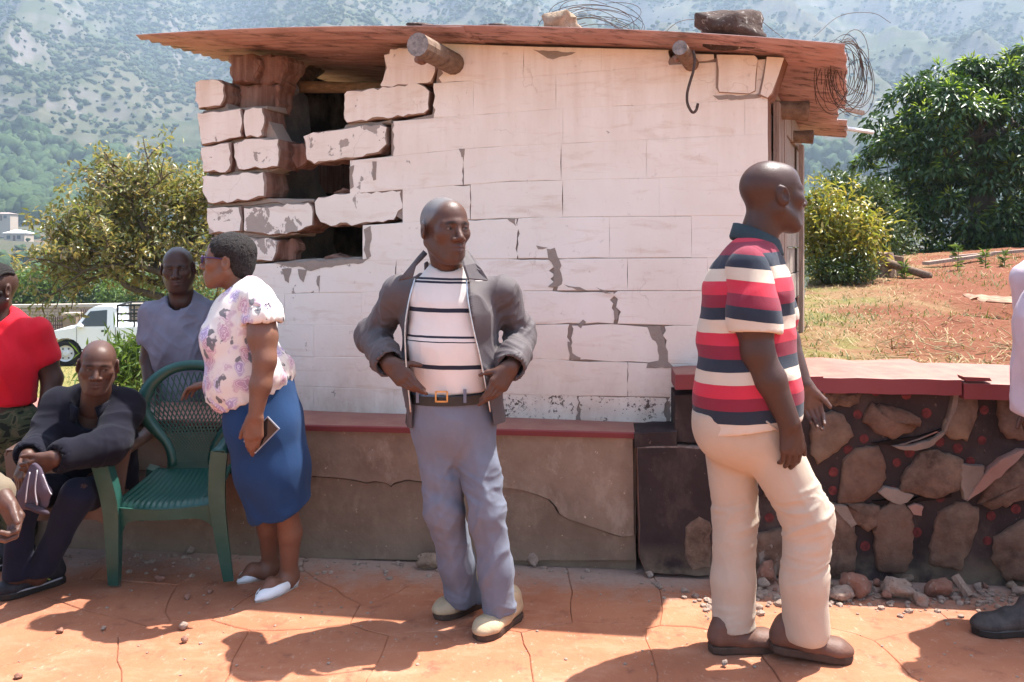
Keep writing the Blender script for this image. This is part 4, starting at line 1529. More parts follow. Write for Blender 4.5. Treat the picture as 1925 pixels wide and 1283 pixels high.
def shoe(parent, toe, direc, mats, length=0.285, w=0.046, h=0.06, sole_h=0.024, res=0.0045, lift=0.0, tip=1.0, ankle=None, name='shoe', open_top=False):
    """toe = tip of the shoe on the ground"""
    toe = np.asarray(toe, float)
    d = nrm((direc[0], direc[1], 0))
    l = np.array((-d[1], d[0], 0))
    up = np.array((0, 0, 1.0))
    pitch = lift
    q = lambda a, b, c: toe - d * length * (1 - a) + l * b + up * (c + (pitch * (1 - a) if pitch >= 0 else -pitch * a))
    pts = [q(-.05, -.1, -.02), q(1.05, .1, .2), q(-.05, .1, .2), q(1.05, -.1, -.02)]
    lo, hi = bounds(pts, 0.02)
    F = Field(lo, hi, res)
    sq = (up, 1.25)
    F.cone(q(.14, 0, sole_h + .028), q(.5, 0, sole_h + .030), w * 0.80, w * 0.86, 0.02, '+')
    F.cone(q(.5, 0, sole_h + .018), q(.80, 0, sole_h + .014), w * 0.98, w * 0.98 * tip, 0.03, '+', (up, 1.4))
    F.cone(q(.80, 0, sole_h + .010), q(.90, 0, sole_h + .008), w * 0.96 * tip, w * 0.62 * tip, 0.03, '+', (up, 1.7))
    if ankle is not None:
        F.cone(q(.24, 0, sole_h + .05), q(.22, 0, sole_h + h), w * 0.86, w * 0.92, 0.03)
        F.cone(q(.24, 0, sole_h + .06), ankle, w * 0.62, w * 0.62, 0.0, '-')
    ax = q(1, 0, 0) - q(0, 0, 0)
    nn = np.cross(ax, l)
    if nn[2] < 0:
        nn = -nn
    F.cut(q(.5, 0, sole_h - 0.002), -nn)
    V, Q = F.mesh()
    up_o = mesh(name, V, Q, mats[0], parent, True)
    # sole as a sub-part
    out = []
    for a, b in ((.02, .0), (.05, .6), (.16, .84), (.35, .82), (.55, .92), (.72, 1.06), (.86, .95 * tip), (.95, .62 * tip), (1.0, .0)):
        out.append((a, b))
    ring = [(a, b) for a, b in out] + [(a, -b) for a, b in out[-2:0:-1]]
    b = MB()
    n = len(ring)
    V = []
    for zz, sc in ((0.0, 0.98), (0.006, 1.04), (sole_h - 0.004, 1.04), (sole_h + 0.002, 0.99)):
        V += [q(0.5 + (a - .5) * (1 + (sc - 1) * .5), bb * w * sc, zz) for a, bb in ring]
    Fq = [[k * n + i, k * n + (i + 1) % n, (k + 1) * n + (i + 1) % n, (k + 1) * n + i] for k in range(3) for i in range(n)]
    Fq += [list(range(n))[::-1], [3 * n + i for i in range(n)]]
    b.add(V, Fq)
    b.build('sole', mats[1], up_o, False)
    return up_o, q
# ------------------------------------------------------------------ skin and cloth materials
def mat_col(name, rough, spec, bump, bscale, var=0.12):
    t = NT(name)
    c = t.attr('Col', 'GEOMETRY', 'Color')
    p = t.tc()
    nz = t.noise(p, 34, 7, 0.7)
    c = t.mix(t.ramp(nz, [(0.32, var * 2.6), (0.68, 0)]), c, t.mix(1.0, c, (0.55, 0.5, 0.48), 'MULTIPLY'))
    if bump:
        t.bump(t.noise(p, bscale, 4, 0.6), bump, 0.004)
    return t.done(c, t.ramp(nz, [(.3, rough - .07), (.7, rough + .12)]) if bump else rough, spec)
M_SKIN = mat_col('dark_brown_skin', 0.40, 0.30, 0.25, 260)
M_SKIN.node_tree.nodes['Principled BSDF'].inputs['Coat Weight'].default_value = 0.0
M_EYE = mat_col('eye_surface', 0.15, 0.5, 0, 1, 0.0)

def cloth(name, rgb, rough=0.85, var=0.14, weave=420, bump=0.25, sheen=0.05, spec=0.15):
    t = NT(name)
    p = t.tc()
    c = t.ramp(t.noise(p, 7, 5, 0.6), [(0.25, tuple(q * (1 - var) for q in rgb)), (0.75, tuple(min(1, q * (1 + var)) for q in rgb))])
    h = t.math('ADD', t.noise(p, weave, 2), t.math('MULTIPLY', t.noise(t.map(p, (1, 1, 0.6)), 16, 4, 0.6), 2.2))
    t.bump(h, bump, 0.006)
    t.b.inputs['Sheen Weight'].default_value = sheen
    t.b.inputs['Sheen Roughness'].default_value = 0.5
    return t.done(c, rough, spec)

def cloth_bands(name, bands, zscale=1.0, rough=0.85, base=None, tilt=None):
    """horizontal bands: list of (height in metres, colour), hard edges, read from the object's own height"""
    t = NT(name)
    p = t.tc()
    if tilt:
        p = t.map(p, (1, 1, 1), tilt)
    z = t.sep(p)[2]
    z = t.math('ADD', z, t.math('MULTIPLY', t.math('SUBTRACT', t.noise(p, 9, 2), 0.5), 0.006))
    lo, hi = bands[0][0], bands[-1][0]
    f = t.math('DIVIDE', t.math('SUBTRACT', z, lo), hi - lo)
    # build in chunks: colour ramps hold up to 32 stops
    c = t.ramp(f, [((b[0] - lo) / (hi - lo), b[1]) for b in bands], 'CONSTANT')
    nz = t.noise(p, 8, 5, 0.6)
    c = t.mix(t.ramp(nz, [(0.3, 0.16), (0.7, 0)]), c, t.mix(1.0, c, (0.6, 0.58, 0.56), 'MULTIPLY'))
    h = t.math('ADD', t.noise(p, 500, 2), t.math('MULTIPLY', t.noise(t.map(p, (1, 1, 0.6)), 15, 4, 0.6), 2.2))
    t.bump(h, 0.25, 0.006)
    t.b.inputs['Sheen Weight'].default_value = 0.1
    return t.done(c, rough, 0.2)

M_LEATHER_TAN = simple('tan_suede_leather', (0.42, 0.31, 0.19), 0.7, 0.3, 0.18, 14, 0.3, 120)
M_LEATHER_BRN = simple('brown_shoe_leather', (0.13, 0.062, 0.042), 0.6, 0.35, 0.25, 14, 0.3, 120)
M_SOLE_BRN = simple('dark_brown_rubber_sole', (0.07, 0.042, 0.03), 0.8, 0.2, 0.2, 20)
M_BLACK = simple('black_leather', (0.016, 0.014, 0.013), 0.45, 0.45, 0.2, 30)
M_BRASS = simple('brass_buckle_metal', (0.55, 0.36, 0.17), 0.3, 0.5, 0.1, 20, metal=1.0)
M_STEEL = simple('silver_zip_metal', (0.55, 0.55, 0.55), 0.4, 0.5, 0.2, 60, metal=0.9)
M_WHITESHOE = simple('white_flat_shoe_leather', (0.74, 0.74, 0.74), 0.42, 0.45, 0.06, 10)
M_WHITESOLE = simple('pale_shoe_sole', (0.42, 0.38, 0.33), 0.7, 0.3, 0.2, 20)
M_NAIL = simple('pale_fingernail', (0.36, 0.22, 0.17), 0.35, 0.5, 0.05, 20)
# ------------------------------------------------------------------ people
SKIN_A = (0.088, 0.042, 0.029)
SKIN_B = (0.064, 0.031, 0.0225)
SKIN_C = (0.185, 0.085, 0.053)
LIP = (0.085, 0.037, 0.033)

def body(pers, head, neck, arms, core, skin, lip=LIP, hair=None, hairmask=None, stub=None, rn=(0.054, 0.062), extra=None, res=0.003, brow=(0.012, 0.009, 0.008)):
    """one mesh: head and neck, bare arms with hands, and the hidden trunk and legs under the clothes"""
    lo, hi = bounds([head.c, neck], 0.16 * head.s)
    F = Field(lo, hi, res)
    head.field(F, neck, rn)
    V, Q = F.mesh()
    C = [head.colors(V, skin, lip, hair, hairmask, stub=stub, brow=brow)]
    parts = [(V, Q)]
    for a in arms:
        pts, rad = a['pts'], a['rad']
        lo, hi = bounds(list(pts) + [pts[-1] + nrm(a['d']) * 0.19], 0.11)
        F = Field(lo, hi, 0.0036)
        F.chain(pts, rad, 0.02)
        hand(F, pts[-1], a['d'], a['th'], a['side'], a.get('s', 1.0), **a.get('kw', {}))
        v, q = F.mesh()
        c = np.tile(np.array(skin, float), (len(v), 1))
        # palm and finger pads paler
        d = nrm(a['d']); l = nrm(np.asarray(a['th'], float) - d * np.dot(a['th'], d)); n = a['side'] * np.cross(d, l)
        N = vnormals(v, q)
        m = np.clip((N @ n - 0.25) * 2, 0, 1) * np.clip(((v - pts[-1]) @ d - 0.0) / 0.02, 0, 1) * 0.55
        c = c * (1 - m[:, None]) + np.array((0.20, 0.11, 0.082)) * m[:, None]
        parts.append((v, q)); C.append(c)
    for e in (extra or []):
        v, q = e
        parts.append((v, q)); C.append(np.tile(np.array(skin, float), (len(v), 1)))
    allp = [p for ch in core for p in ch[0]]
    lo, hi = bounds(allp, 0.22)
    F = Field(lo, hi, 0.013)
    for ch in core:
        F.chain(ch[0], ch[1], 0.04, '+', ch[2] if len(ch) > 2 else None)
    v, q = F.mesh()
    parts.append((v, q)); C.append(np.tile(np.array(skin, float), (len(v), 1)))
    V, Q = join(parts)
    return mesh('body', V, Q, M_SKIN, pers, True, col=np.vstack(C))

def garment(name, pers, mat, pts, res, build, amp=0.0, freq=(9, 9, 14), R=None, seed=0, m=0.25, mi=None, label=None):
    lo, hi = bounds(pts, m)
    F = Field(lo, hi, res)
    build(F)
    V, Q = F.mesh()
    if amp:
        V = wrinkle(V, Q, amp, freq, R, seed)
    return mesh(name, V, Q, mat, pers, True, label=label)

UP = np.array((0, 0, 1.0))
YA = np.array((0, 1.0, 0))

def loc_of(*pts):
    a = np.mean([np.asarray(p, float) for p in pts], 0)
    return (a[0], a[1], 0.0)

# ================================================================= man with his hands on his hips
def man_centre():
    y = 3.42
    pers = thing('person', 'man in grey jacket and striped white shirt standing with hands on hips', 'person', loc_of(G(865, 1165), G(930, 1200)))
    hd = Head(P(835, 434, y - .03), 36, 2, 0, 1.09, jaw=1.05)
    neck = P(846, 522, y + .02)
    shL, shR = P(752, 552, y + .02), P(946, 552, y + .02)
    elL, elR = P(700, 632, y + .10), P(980, 634, y + .09)
    wrL, wrR = P(731, 684, y - .13), P(961, 690, y - .14)
    hdL, hdR = wrL + np.array((.66, -.34, -.52)), wrR + np.array((-.54, -.30, -.72))
    chest, belly, pel = P(846, 600, y + .02), P(846, 690, y), P(852, 768, y + .01)
    hipL, hipR = P(818, 800, y + .01), P(890, 800, y)
    knL, knR = P(836, 958, y + .0), P(916, 962, y - .05)
    anL, anR = P(872, 1128, y + .10), P(940, 1150, y - .03)
    def hm(x, yy, z):
        line = 0.070 + 0.35 * np.clip(-yy, 0, 1)
        m = np.clip((z - (0.062 - 0.9 * np.clip(yy + 0.055, 0, .2))) / 0.012, 0, 1) * np.clip((yy + 0.062) / 0.03, 0, 1)
        return 0.85 * m
    arms = [dict(pts=[elL * .4 + wrL * .6, wrL], rad=[.040, .030], d=hdL - wrL, th=UP + np.array((.3, .1, 0)), side=-1, s=1.0, kw=dict(curl=(6, 24, 16), spread=9, thumb=(42, 30))),
            dict(pts=[elR * .4 + wrR * .6, wrR], rad=[.040, .030], d=hdR - wrR, th=UP + np.array((-.4, -.1, 0)), side=1, s=1.0, kw=dict(curl=(6, 24, 16), spread=9, thumb=(42, 30)))]
    core = [([neck, chest, belly, pel], [.06, .15, .13, .13], (YA, 1.4)), ([hipL, knL, anL], [.075, .05, .035]), ([hipR, knR, anR], [.075, .05, .035]),
            ([shL, elL, wrL], [.05, .04, .03]), ([shR, elR, wrR], [.05, .04, .03])]
    body(pers, hd, neck, arms, core, SKIN_A, hair=(0.165, 0.16, 0.16), hairmask=hm, stub=(0.072, 0.047, 0.04))
    hd.eyes(pers, 0.35)
    # shirt with bands
    W_, K = (0.70, 0.655, 0.61), (0.022, 0.024, 0.04)
    zz = lambda v: P(0, v, y - .13)[2]
    bands = [(0.6, W_)]
    for v0, v1 in ((698, 690), (648, 645), (640, 636), (592, 583), (537, 533.5), (530, 526.5)):
        bands += [(zz(v0), K), (zz(v1), W_)]
    bands.append((1.7, W_))
    m = cloth_bands('white_banded_knit_shirt', bands, tilt=(0, -0.02, 0))
    def f(F):
        F.chain([P(848, 528, y + .02), P(847, 575, y + .01), P(848, 650, y - .015), P(852, 735, y - .005)], [.10, .156, .160, .154], .05, '+', (YA, 1.48))
        F.cone(shL, shR, .055, .055, .05)
        F.cone(neck, neck + UP * .25, .068, .085, .012, '-')
        F.cut(P(850, 742, y - .1), (0.05, 0, -1))
    garment('shirt', pers, m, [neck, pel, shL, shR], .006, f, .006, (7, 7, 5), seed=3)
    F = Field(*bounds([neck], .13), .004)
    for a in np.linspace(0, 6.28, 25):
        pass
    # ribbed neckline
    b = MB()
    ring = [neck + np.array((.077 * math.cos(a), .066 * math.sin(a) - .010, .026 + .030 * math.sin(a))) for a in np.linspace(0, 2 * math.pi, 33)]
    b.tube(ring, .009, 6, cap=False)
    b.build('neckline', cloth('white_rib_knit', (0.70, 0.64, 0.58)), pers, True)
    # trousers
    mt = cloth('blue_grey_trouser_cloth', (0.148, 0.160, 0.200), 0.85, 0.12)
    def f(F):
        F.chain([P(848, 735, y), P(852, 790, y + .005)], [.156, .166], .04, '+', (YA, 1.32))
        F.chain([hipL, knL, P(858, 1060, y + .06), anL], [.090, .072, .070, .072], .035)
        F.chain([hipR, knR, P(930, 1070, y - .045), anR], [.090, .070, .068, .070], .03)
        for pts, rr in (([hipL, knL, anL], .066), ([hipR, knR, anR], .064)):
            pp = [p + np.array((0, -rr - (.018 if k == 0 else 0), 0)) for k, p in enumerate(pts)]
            F.chain(pp, [.010, .010, .010], .02)
        mid = [hipL * .5 + hipR * .5 - UP * .16, knL * .5 + knR * .5, anL * .5 + anR * .5]
        F.chain([mid[0] - YA * .06, mid[1] - YA * .04, mid[2]], [.004, .012, .02], .03, '-')
        F.cut(P(850, 744, y - .1), (-.02, 0, 1))
        for an, kn in ((anL, knL), (anR, knR)):
            ax = nrm(an - kn)
            F.cone(an - ax * .10, an + ax * .1, .056, .060, .004, '-')
        lo_ = P(872, 1128, y + .1)[2]
        s_ = F._win(anL - .15, anL + .15, 0)
        F.cut(anR + UP * -.005, (.05, -.05, -1))
    lo, hi = bounds([pel, anL, anR, hipL, hipR], .2)
    F = Field(lo, hi, .006)
    f(F)
    # left hem sits higher in the picture only because that leg stands further back
    V, Q = F.mesh()
    V = wrinkle(V, Q, .012, (9, 9, 3), roty(.4), seed=8, sharp=.7)
    V = wrinkle(V, Q, .014, (7, 7, 17), roty(.45), seed=9, sharp=.7, mask=lambda p: np.clip(near(knL, knL + UP * .05, .06, .22)(p) + near(knR, knR + UP * .05, .06, .22)(p) + near(anL, anL, .06, .18)(p) + near(anR, anR, .06, .18)(p), 0, 1))
    mesh('trousers', V, Q, mt, pers, True)
    # belt with buckle, loops
    b = MB()
    pts, ups = [], []
    c = P(849, 745, y)
    for a in np.linspace(0, 2 * math.pi, 49):
        pts.append(c + np.array((.164 * math.cos(a), .123 * math.sin(a), .004 * math.cos(a))))
    b.sweep(pts, [(-.004, -.018), (.004, -.018), (.004, .018), (-.004, .018)], UP, cap=False)
    blt = b.build('belt', M_BLACK, pers)
    bc = P(830, 746, y - .132)
    b = MB()
    for a, c_ in (((-.022, 0, -.019), (.022, 0, -.019)), ((-.022, 0, .019), (.022, 0, .019)), ((-.022, 0, -.021), (-.022, 0, .021)), ((.022, 0, -.021), (.022, 0, .021))):
        b.bar(bc + np.array(a), bc + np.array(c_), .006, .006, YA)
    b.build('buckle', M_BRASS, blt)
    for u in (785, 874):
        c_ = P(u, 745, y - .117 + (0.03 if u < 800 else -.004))
        MB().box(c_, (.006, .004, .026)).build('belt_loop', mt, pers)
    # jacket: shell with an open front
    mj = cloth('dark_taupe_jacket_cloth', (0.082, 0.067, 0.069), 0.68, 0.10, 500, 0.2, 0.05, 0.25)
    zc = lambda v: P(0, v, y)[2]
    def f(F):
        F.chain([P(848, 540, y + .03), P(848, 600, y + .01), P(850, 700, y + .005), P(856, 788, y + .015)], [.130, .184, .192, .202], .05, '+', (YA, 1.16))
        F.cone(shL + UP * .006, shR + UP * .006, .060, .060, .05)
        F.chain([shL, elL], [.062, .057], .04)
        F.chain([shR, elR], [.062, .057], .04)
        F.chain([elL, elL * .3 + wrL * .7, wrL * .93 + elL * .07], [.063, .058, .056], .03)
        F.chain([elR, elR * .3 + wrR * .7, wrR * .93 + elR * .07], [.063, .058, .056], .03)
        # hollow
        F.chain([P(848, 520, y + .03), P(848, 600, y + .01), P(850, 700, y + .005), P(856, 820, y + .015)], [.108, .168, .176, .184], .03, '-', (YA, 1.2))
        F.cone(neck, neck + UP * .3, .088, .12, .02, '-')
        # hollow cuffs
        for el, wr in ((elL, wrL), (elR, wrR)):
            ax = nrm(wr - el)
            F.cone(wr - ax * .05, wr + ax * .1, .045, .058, .004, '-')
        # front opening between the two zips
        w = F._win(*bounds([P(640, 440, y - .4), P(1060, 880, y - .4), P(1000, 860, y - .02)], 0), 0)
        sl_, X, Y, Z = w
        vv = VH - (Z - CAMZ) / (y - .13) * FPX
        ul = np.interp(vv, [470, 515, 560, 640, 720, 780, 860], [796, 778, 768, 760, 764, 770, 770])
        ur = np.interp(vv, [470, 515, 560, 640, 720, 780, 860], [868, 878, 882, 893, 912, 924, 932])
        xl, xr = (ul - UC) / FPX * (y - .13), (ur - UC) / FPX * (y - .13)
        d = np.maximum(np.maximum(xl - X, X - xr), Y - (y + .02)).astype(np.float32)
        F.D[sl_] = np.maximum(F.D[sl_], -d)
        F.cut(P(860, 796, y), (0.03, 0, -1))
    lo, hi = bounds([shL, shR, elL, elR, wrL, wrR, P(856, 800, y), neck + UP * .05], .14)
    F = Field(lo, hi, .0052)
    f(F)
    V, Q = F.mesh()
    V = wrinkle(V, Q, .014, (9, 9, 3), roty(.3), seed=21, sharp=.7)
    for k, (a, b_) in enumerate(((shL, elL), (elL, wrL), (shR, elR), (elR, wrR))):
        V = wrinkle(V, Q, .017, (6, 6, 21), limbR(a, b_) @ rotx(.55), seed=30 + k, sharp=.7, mask=lambda p, a=a, b_=b_: near(a * .6 + b_ * .4, b_ * .95 + a * .05, .075, .13)(p))
    mesh('jacket', V, Q, mj, pers, True)
    # collar flaps: folded leaves of cloth standing away from the neck
    def flap(pts, th=.0045):
        pts = [np.asarray(p, float) for p in pts]
        n = len(pts)
        ctr = np.mean(pts, 0)
        nn = nrm(np.cross(pts[1] - pts[0], pts[2] - pts[0]))
        if nn[1] > 0:
            nn = -nn
        b = MB()
        V = [p + nn * th for p in pts] + [p - nn * th for p in pts] + [ctr + nn * (th + .012), ctr - nn * th]
        F_ = [[i, (i + 1) % n, 2 * n] for i in range(n)] + [[n + (i + 1) % n, n + i, 2 * n + 1] for i in range(n)] + [[i, n + i, n + (i + 1) % n, (i + 1) % n] for i in range(n)]
        b.add(V, F_)
        return b
    flap([P(803, 478, y - .04), P(782, 500, y - .085), P(776, 522, y - .125), P(750, 527, y - .135), P(768, 505, y - .10), P(785, 484, y - .05), P(796, 472, y - .01)]).build('collar', mj, pers, True)
    flap([P(866, 474, y - .05), P(872, 500, y - .115), P(880, 524, y - .135), P(916, 528, y - .135), P(904, 508, y - .115), P(888, 486, y - .06), P(876, 470, y - .01)]).build('collar', mj, pers, False)
    b = MB()
    ring = [neck + np.array((.098 * math.cos(a), .085 * math.sin(a) + .012, .035)) for a in np.linspace(-.35, math.pi + .35, 20)]
    b.sweep(ring, [(-.006, -.03), (.006, -.03), (.008, .022), (-.002, .03), (-.008, .022)], UP)
    b.build('collar', mj, pers, True)
    for us in ([(780, 524), (770, 560), (762, 610), (762, 660), (766, 715), (772, 775)], [(877, 524), (880, 565), (890, 620), (902, 670), (913, 725), (922, 775)]):
        pts = [P(u, v, y - np.interp(v, [520, 560, 620, 800], [.12, .150, .160, .165])) for u, v in us]
        MB().tube(spline(pts, 24), .0030, 6).build('zip', M_STEEL, pers, True)
    # shoes
    shoe(pers, G(818, 1166) , G(818, 1166) - G(905, 1135), [M_LEATHER_TAN, M_SOLE_BRN], .285, .050, .075, .026, ankle=P(880, 1110, y + .11))
    shoe(pers, G(898, 1207), G(898, 1207) - G(958, 1168), [M_LEATHER_TAN, M_SOLE_BRN], .285, .051, .075, .026, ankle=P(945, 1135, y - .02))
    for tp, dr in ((G(818, 1166), G(818, 1166) - G(905, 1135)), (G(898, 1207), G(898, 1207) - G(958, 1168))):
        d = nrm((dr[0], dr[1], 0)); l = np.array((-d[1], d[0], 0))
        q = lambda a, b_, c: tp - d * .285 * (1 - a) + l * b_ + UP * c
        pts = [q(.45, -.032, .068), q(.62, -.036, .064), q(.78, -.024, .058), q(.82, 0, .055), q(.78, .024, .058), q(.62, .036, .064), q(.45, .032, .068)]
        MB().tube(spline(pts, 20), .0035, 5).build('shoe_seam', M_LEATHER_TAN, pers, True)
man_centre()
# ================================================================= bald man walking to the right
def man_walking():
    y = 3.16
    pers = thing('person', 'bald man in red and navy striped polo walking past the stone wall', 'person', loc_of(G(1385, 1225), G(1520, 1238)))
    hd = Head(P(1452, 372, y + .02), 103, -4, 0, 1.13, jaw=1.0)
    neck = P(1420, 462, y + .02)
    shN, elN, wrN = P(1408, 512, y - .13), P(1424, 662, y - .17), P(1484, 795, y - .20)
    shF, elF, wrF = P(1425, 505, y + .17), P(1478, 640, y + .24), P(1508, 722, y + .16)
    hipN, knN, anN = P(1432, 815, y - .06), P(1518, 968, y - .08), P(1514, 1178, y - .05)
    hipF, knF, anF = P(1372, 815, y + .06), P(1384, 968, y + .08), P(1380, 1185, y + .06)
    arms = [dict(pts=[shN * .55 + elN * .45, shN * .35 + elN * .65, elN, elN * .6 + wrN * .4, wrN], rad=[.060, .067, .056, .054, .037], d=(.10, .0, -1), th=(1, .25, 0), side=-1, s=1.12,
                 kw=dict(curl=(24, 30, 22), spread=4, thumb=(16, 10))),
            dict(pts=[shF, elF, wrF], rad=[.06, .05, .036], d=(.35, -.1, -.9), th=(.9, -.3, .3), side=1, s=1.05, kw=dict(curl=(20, 30, 24), spread=6, thumb=(26, 10)))]
    core = [([neck, P(1405, 560, y), P(1402, 680, y), P(1395, 780, y)], [.06, .15, .16, .15]), ([hipN, knN, anN], [.08, .055, .04]), ([hipF, knF, anF], [.08, .055, .04])]
    body(pers, hd, neck, arms, core, SKIN_B, stub=(0.07, 0.04, 0.032), rn=(.060, .070))
    hd.eyes(pers)
    CR, RD, MR, NV = (0.56, 0.47, 0.37), (0.50, 0.030, 0.055), (0.205, 0.020, 0.040), (0.022, 0.030, 0.046)
    top = P(0, 430, y - .05)[2]
    st = 0.0455
    seq = [RD, MR, NV, CR]
    bands = [(top + 0.035, CR)]
    for i in range(17):
        bands.append((top - i * st - st, seq[i % 4]))
    bands = sorted([(z, c) for z, c in bands], key=lambda q: q[0])
    m = cloth_bands('red_navy_cream_striped_knit', bands, tilt=(0, .07, 0))
    zoff = 0
    pts = [neck, P(1310, 500, y), P(1510, 790, y), shN, shF]
    lo, hi = bounds(pts, .13)
    F = Field(lo, hi, .0058)
    F.chain([shF, shF * .35 + elF * .65], [.078, .085], .04)
    ax = nrm(elN - shN)
    F2 = Field(*bounds([shN, elN], .13), .005)
    F2.chain([shN + UP * .012 + YA * .02, shN * .5 + elN * .5, shN * .16 + elN * .84], [.078, .088, .092], .03)
    F2.cone(shN + ax * .20, elN + ax * .06, .074, .084, .004, '-')
    F2.cut(shN * .235 + elN * .765, ax + np.array((-.1, 0, 0)))
    v2, q2 = F2.mesh()
    v2 = wrinkle(v2, q2, .009, (6, 6, 6), roty(.4), seed=44)
    m2 = cloth_bands('striped_knit_sleeve', [(z - .028, c) for z, c in bands], tilt=(.0, -.10, 0))
    mesh('sleeve', v2, q2, m2, pers, True)
    F.chain([P(1412, 490, y), P(1406, 545, y), P(1402, 640, y), P(1404, 735, y), P(1404, 800, y)], [.095, .150, .160, .178, .188], .06)
    F.cone(P(1412, 497, y - .10), P(1425, 492, y + .12), .066, .066, .06)
    F.cone(neck - UP * .02, neck + UP * .3, .072, .10, .012, '-')
    # hem, tilted, and sleeve end
    F.cut(P(1404, 800, y), (.16, -.06, -1))
    w = F._win(*bounds([elN - .12, elN + .12], 0), 0)
    V, Q = F.mesh()
    # sleeve end plane
    V = wrinkle(V, Q, .010, (6, 6, 5), roty(.5), seed=41)
    V = wrinkle(V, Q, .014, (4, 4, 10), roty(-.6), seed=42, mask=near(P(1400, 640, y), P(1400, 740, y), .12, .26))
    sh = mesh('polo_shirt', V, Q, m, pers, True)
    # collar
    mc = cloth('dark_green_knit_collar', (0.032, 0.048, 0.056), 0.9)
    b = MB()
    ring = []
    for a in np.linspace(0, 2 * math.pi, 40):
        ring.append(neck + np.array((.004 + .083 * math.cos(a), .078 * math.sin(a), .028 - .035 * math.cos(a))))
    b.sweep(ring, [(-.004, -.030), (.014, -.034), (.016, -.026), (.002, .022), (-.006, .022)], UP, cap=False)
    b.build('collar', mc, pers, True)
    # trousers
    mt = cloth('khaki_chino_cloth', (0.43, 0.355, 0.275), 0.85, 0.07)
    lo, hi = bounds([hipN, hipF, anN, anF, knN, P(1300, 750, y)], .17)
    F = Field(lo, hi, .006)
    F.chain([P(1403, 745, y), P(1398, 800, y)], [.168, .166], .05)
    F.ell(P(1352, 790, y), (.09, .13, .12), k=.06)
    F.chain([hipN, knN, P(1512, 1090, y - .07), anN + UP * -.005], [.104, .086, .078, .082], .035)
    F.chain([hipF, knF, P(1378, 1090, y + .07), anF], [.104, .080, .077, .080], .03)
    F.cone(P(1470, 960, y - .02), P(1440, 1190, y), .004, .03, .03, '-')
    for an, kn in ((anN, knN), (anF, knF)):
        a_ = nrm(an - kn)
        F.cone(an - a_ * .06, an + a_ * .12, .058, .062, .004, '-')
    F.cut(P(0, 1192, y)[2] * UP + P(1440, 1192, y) * np.array((1, 1, 0)), (0, 0, -1))
    F.cut(P(1404, 762, y), (-.10, 0, 1))
    V, Q = F.mesh()
    V = wrinkle(V, Q, .007, (9, 9, 2.5), roty(-.5), seed=51, sharp=.8)
    V = wrinkle(V, Q, .014, (6, 6, 24), roty(-.35), seed=52, sharp=.6, mask=lambda p: np.clip(near(knN + UP * .02, knN - UP * .10, .03, .20)(p) + .8 * near(knF, knF, .06, .2)(p) + .6 * near(anF, anF, .08, .16)(p), 0, 1))
    mesh('trousers', V, Q, mt, pers, True)
    MB().tube(spline([P(1440, 792, y - .185), P(1458, 806, y - .18), P(1482, 820, y - .15)], 10), .0035, 5).build('pocket_edge', mt, pers, True)
    shoe(pers, G(1463, 1218), (.98, .1, 0), [M_LEATHER_BRN, M_SOLE_BRN], .275, .048, .07, .026, ankle=anF)
    shoe(pers, G(1603, 1243), (.98, -.10, 0), [M_LEATHER_BRN, M_SOLE_BRN], .300, .050, .07, .026, ankle=anN, lift=0.03)
man_walking()

# ================================================================= woman in the floral blouse
def mat_floral():
    t = NT('floral_print_chiffon')
    p = t.tc()
    c = t.mix(t.noise(p, 5, 3), (0.66, 0.58, 0.51), (0.72, 0.66, 0.61))
    wp = t.n('ShaderNodeVectorMath', operation='ADD')
    t.l(p, wp.inputs[0])
    sc_ = t.n('ShaderNodeVectorMath', operation='SCALE')
    t.l(t.noise(p, 14, 3, out=1), sc_.inputs[0])
    sc_.inputs['Scale'].default_value = 0.10
    t.l(sc_.outputs[0], wp.inputs[1])
    q = wp.outputs[0]
    f1 = t.vor(q, 13.5)
    ring = t.math('SINE', t.math('ADD', t.math('MULTIPLY', f1, 40.0), t.math('MULTIPLY', t.noise(p, 45, 3), 9.0)))
    pet = t.mix(t.ramp(ring, [(0.2, 0), (0.9, 1)]), (0.40, 0.31, 0.47), (0.66, 0.61, 0.70))
    pick = t.vor(q, 13.5, out='Color')
    pr = t.n('ShaderNodeSeparateColor')
    t.l(pick, pr.inputs[0])
    pet2 = t.mix(t.math('GREATER_THAN', pr.outputs[0], 0.5), pet, t.mix(t.ramp(ring, [(0.2, 0), (0.9, 1)]), (0.48, 0.30, 0.36), (0.68, 0.54, 0.57)))
    on = t.math('GREATER_THAN', pr.outputs[1], 0.22)
    c = t.mix(t.math('MULTIPLY', on, t.ramp(f1, [(0.36, 1), (0.62, 0)])), c, pet2)
    f2 = t.vor(t.map(q, (1.0, 1.0, 0.62), (0.4, 0.6, 0), (3.1, 1.7, 0.4)), 24)
    leaf = t.mix(t.noise(p, 9, 2), (0.09, 0.085, 0.09), (0.24, 0.23, 0.24))
    pk2 = t.n('ShaderNodeSeparateColor')
    t.l(t.vor(t.map(q, (1.0, 1.0, 0.62), (0.4, 0.6, 0), (3.1, 1.7, 0.4)), 24, out='Color'), pk2.inputs[0])
    c = t.mix(t.math('MULTIPLY', t.math('GREATER_THAN', pk2.outputs[2], 0.50), t.ramp(f2, [(0.33, 1), (0.40, 0)])), c, leaf)
    t.bump(t.noise(t.map(p, (1, 1, .4)), 22, 4), 0.25, 0.006)
    t.b.inputs['Sheen Weight'].default_value = 0.1
    return t.done(c, 0.8, 0.2)
M_FLORAL = mat_floral()
def mat_hair(name, rgb):
    t = NT(name)
    p = t.tc()
    n_ = t.noise(p, 190, 4, 0.7)
    c = t.ramp(n_, [(0.35, tuple(q * .5 for q in rgb)), (0.7, tuple(q * 2.0 for q in rgb))])
    t.bump(t.noise(p, 240, 3, 0.7), 1.0, 0.008)
    return t.done(c, 0.75, 0.25)
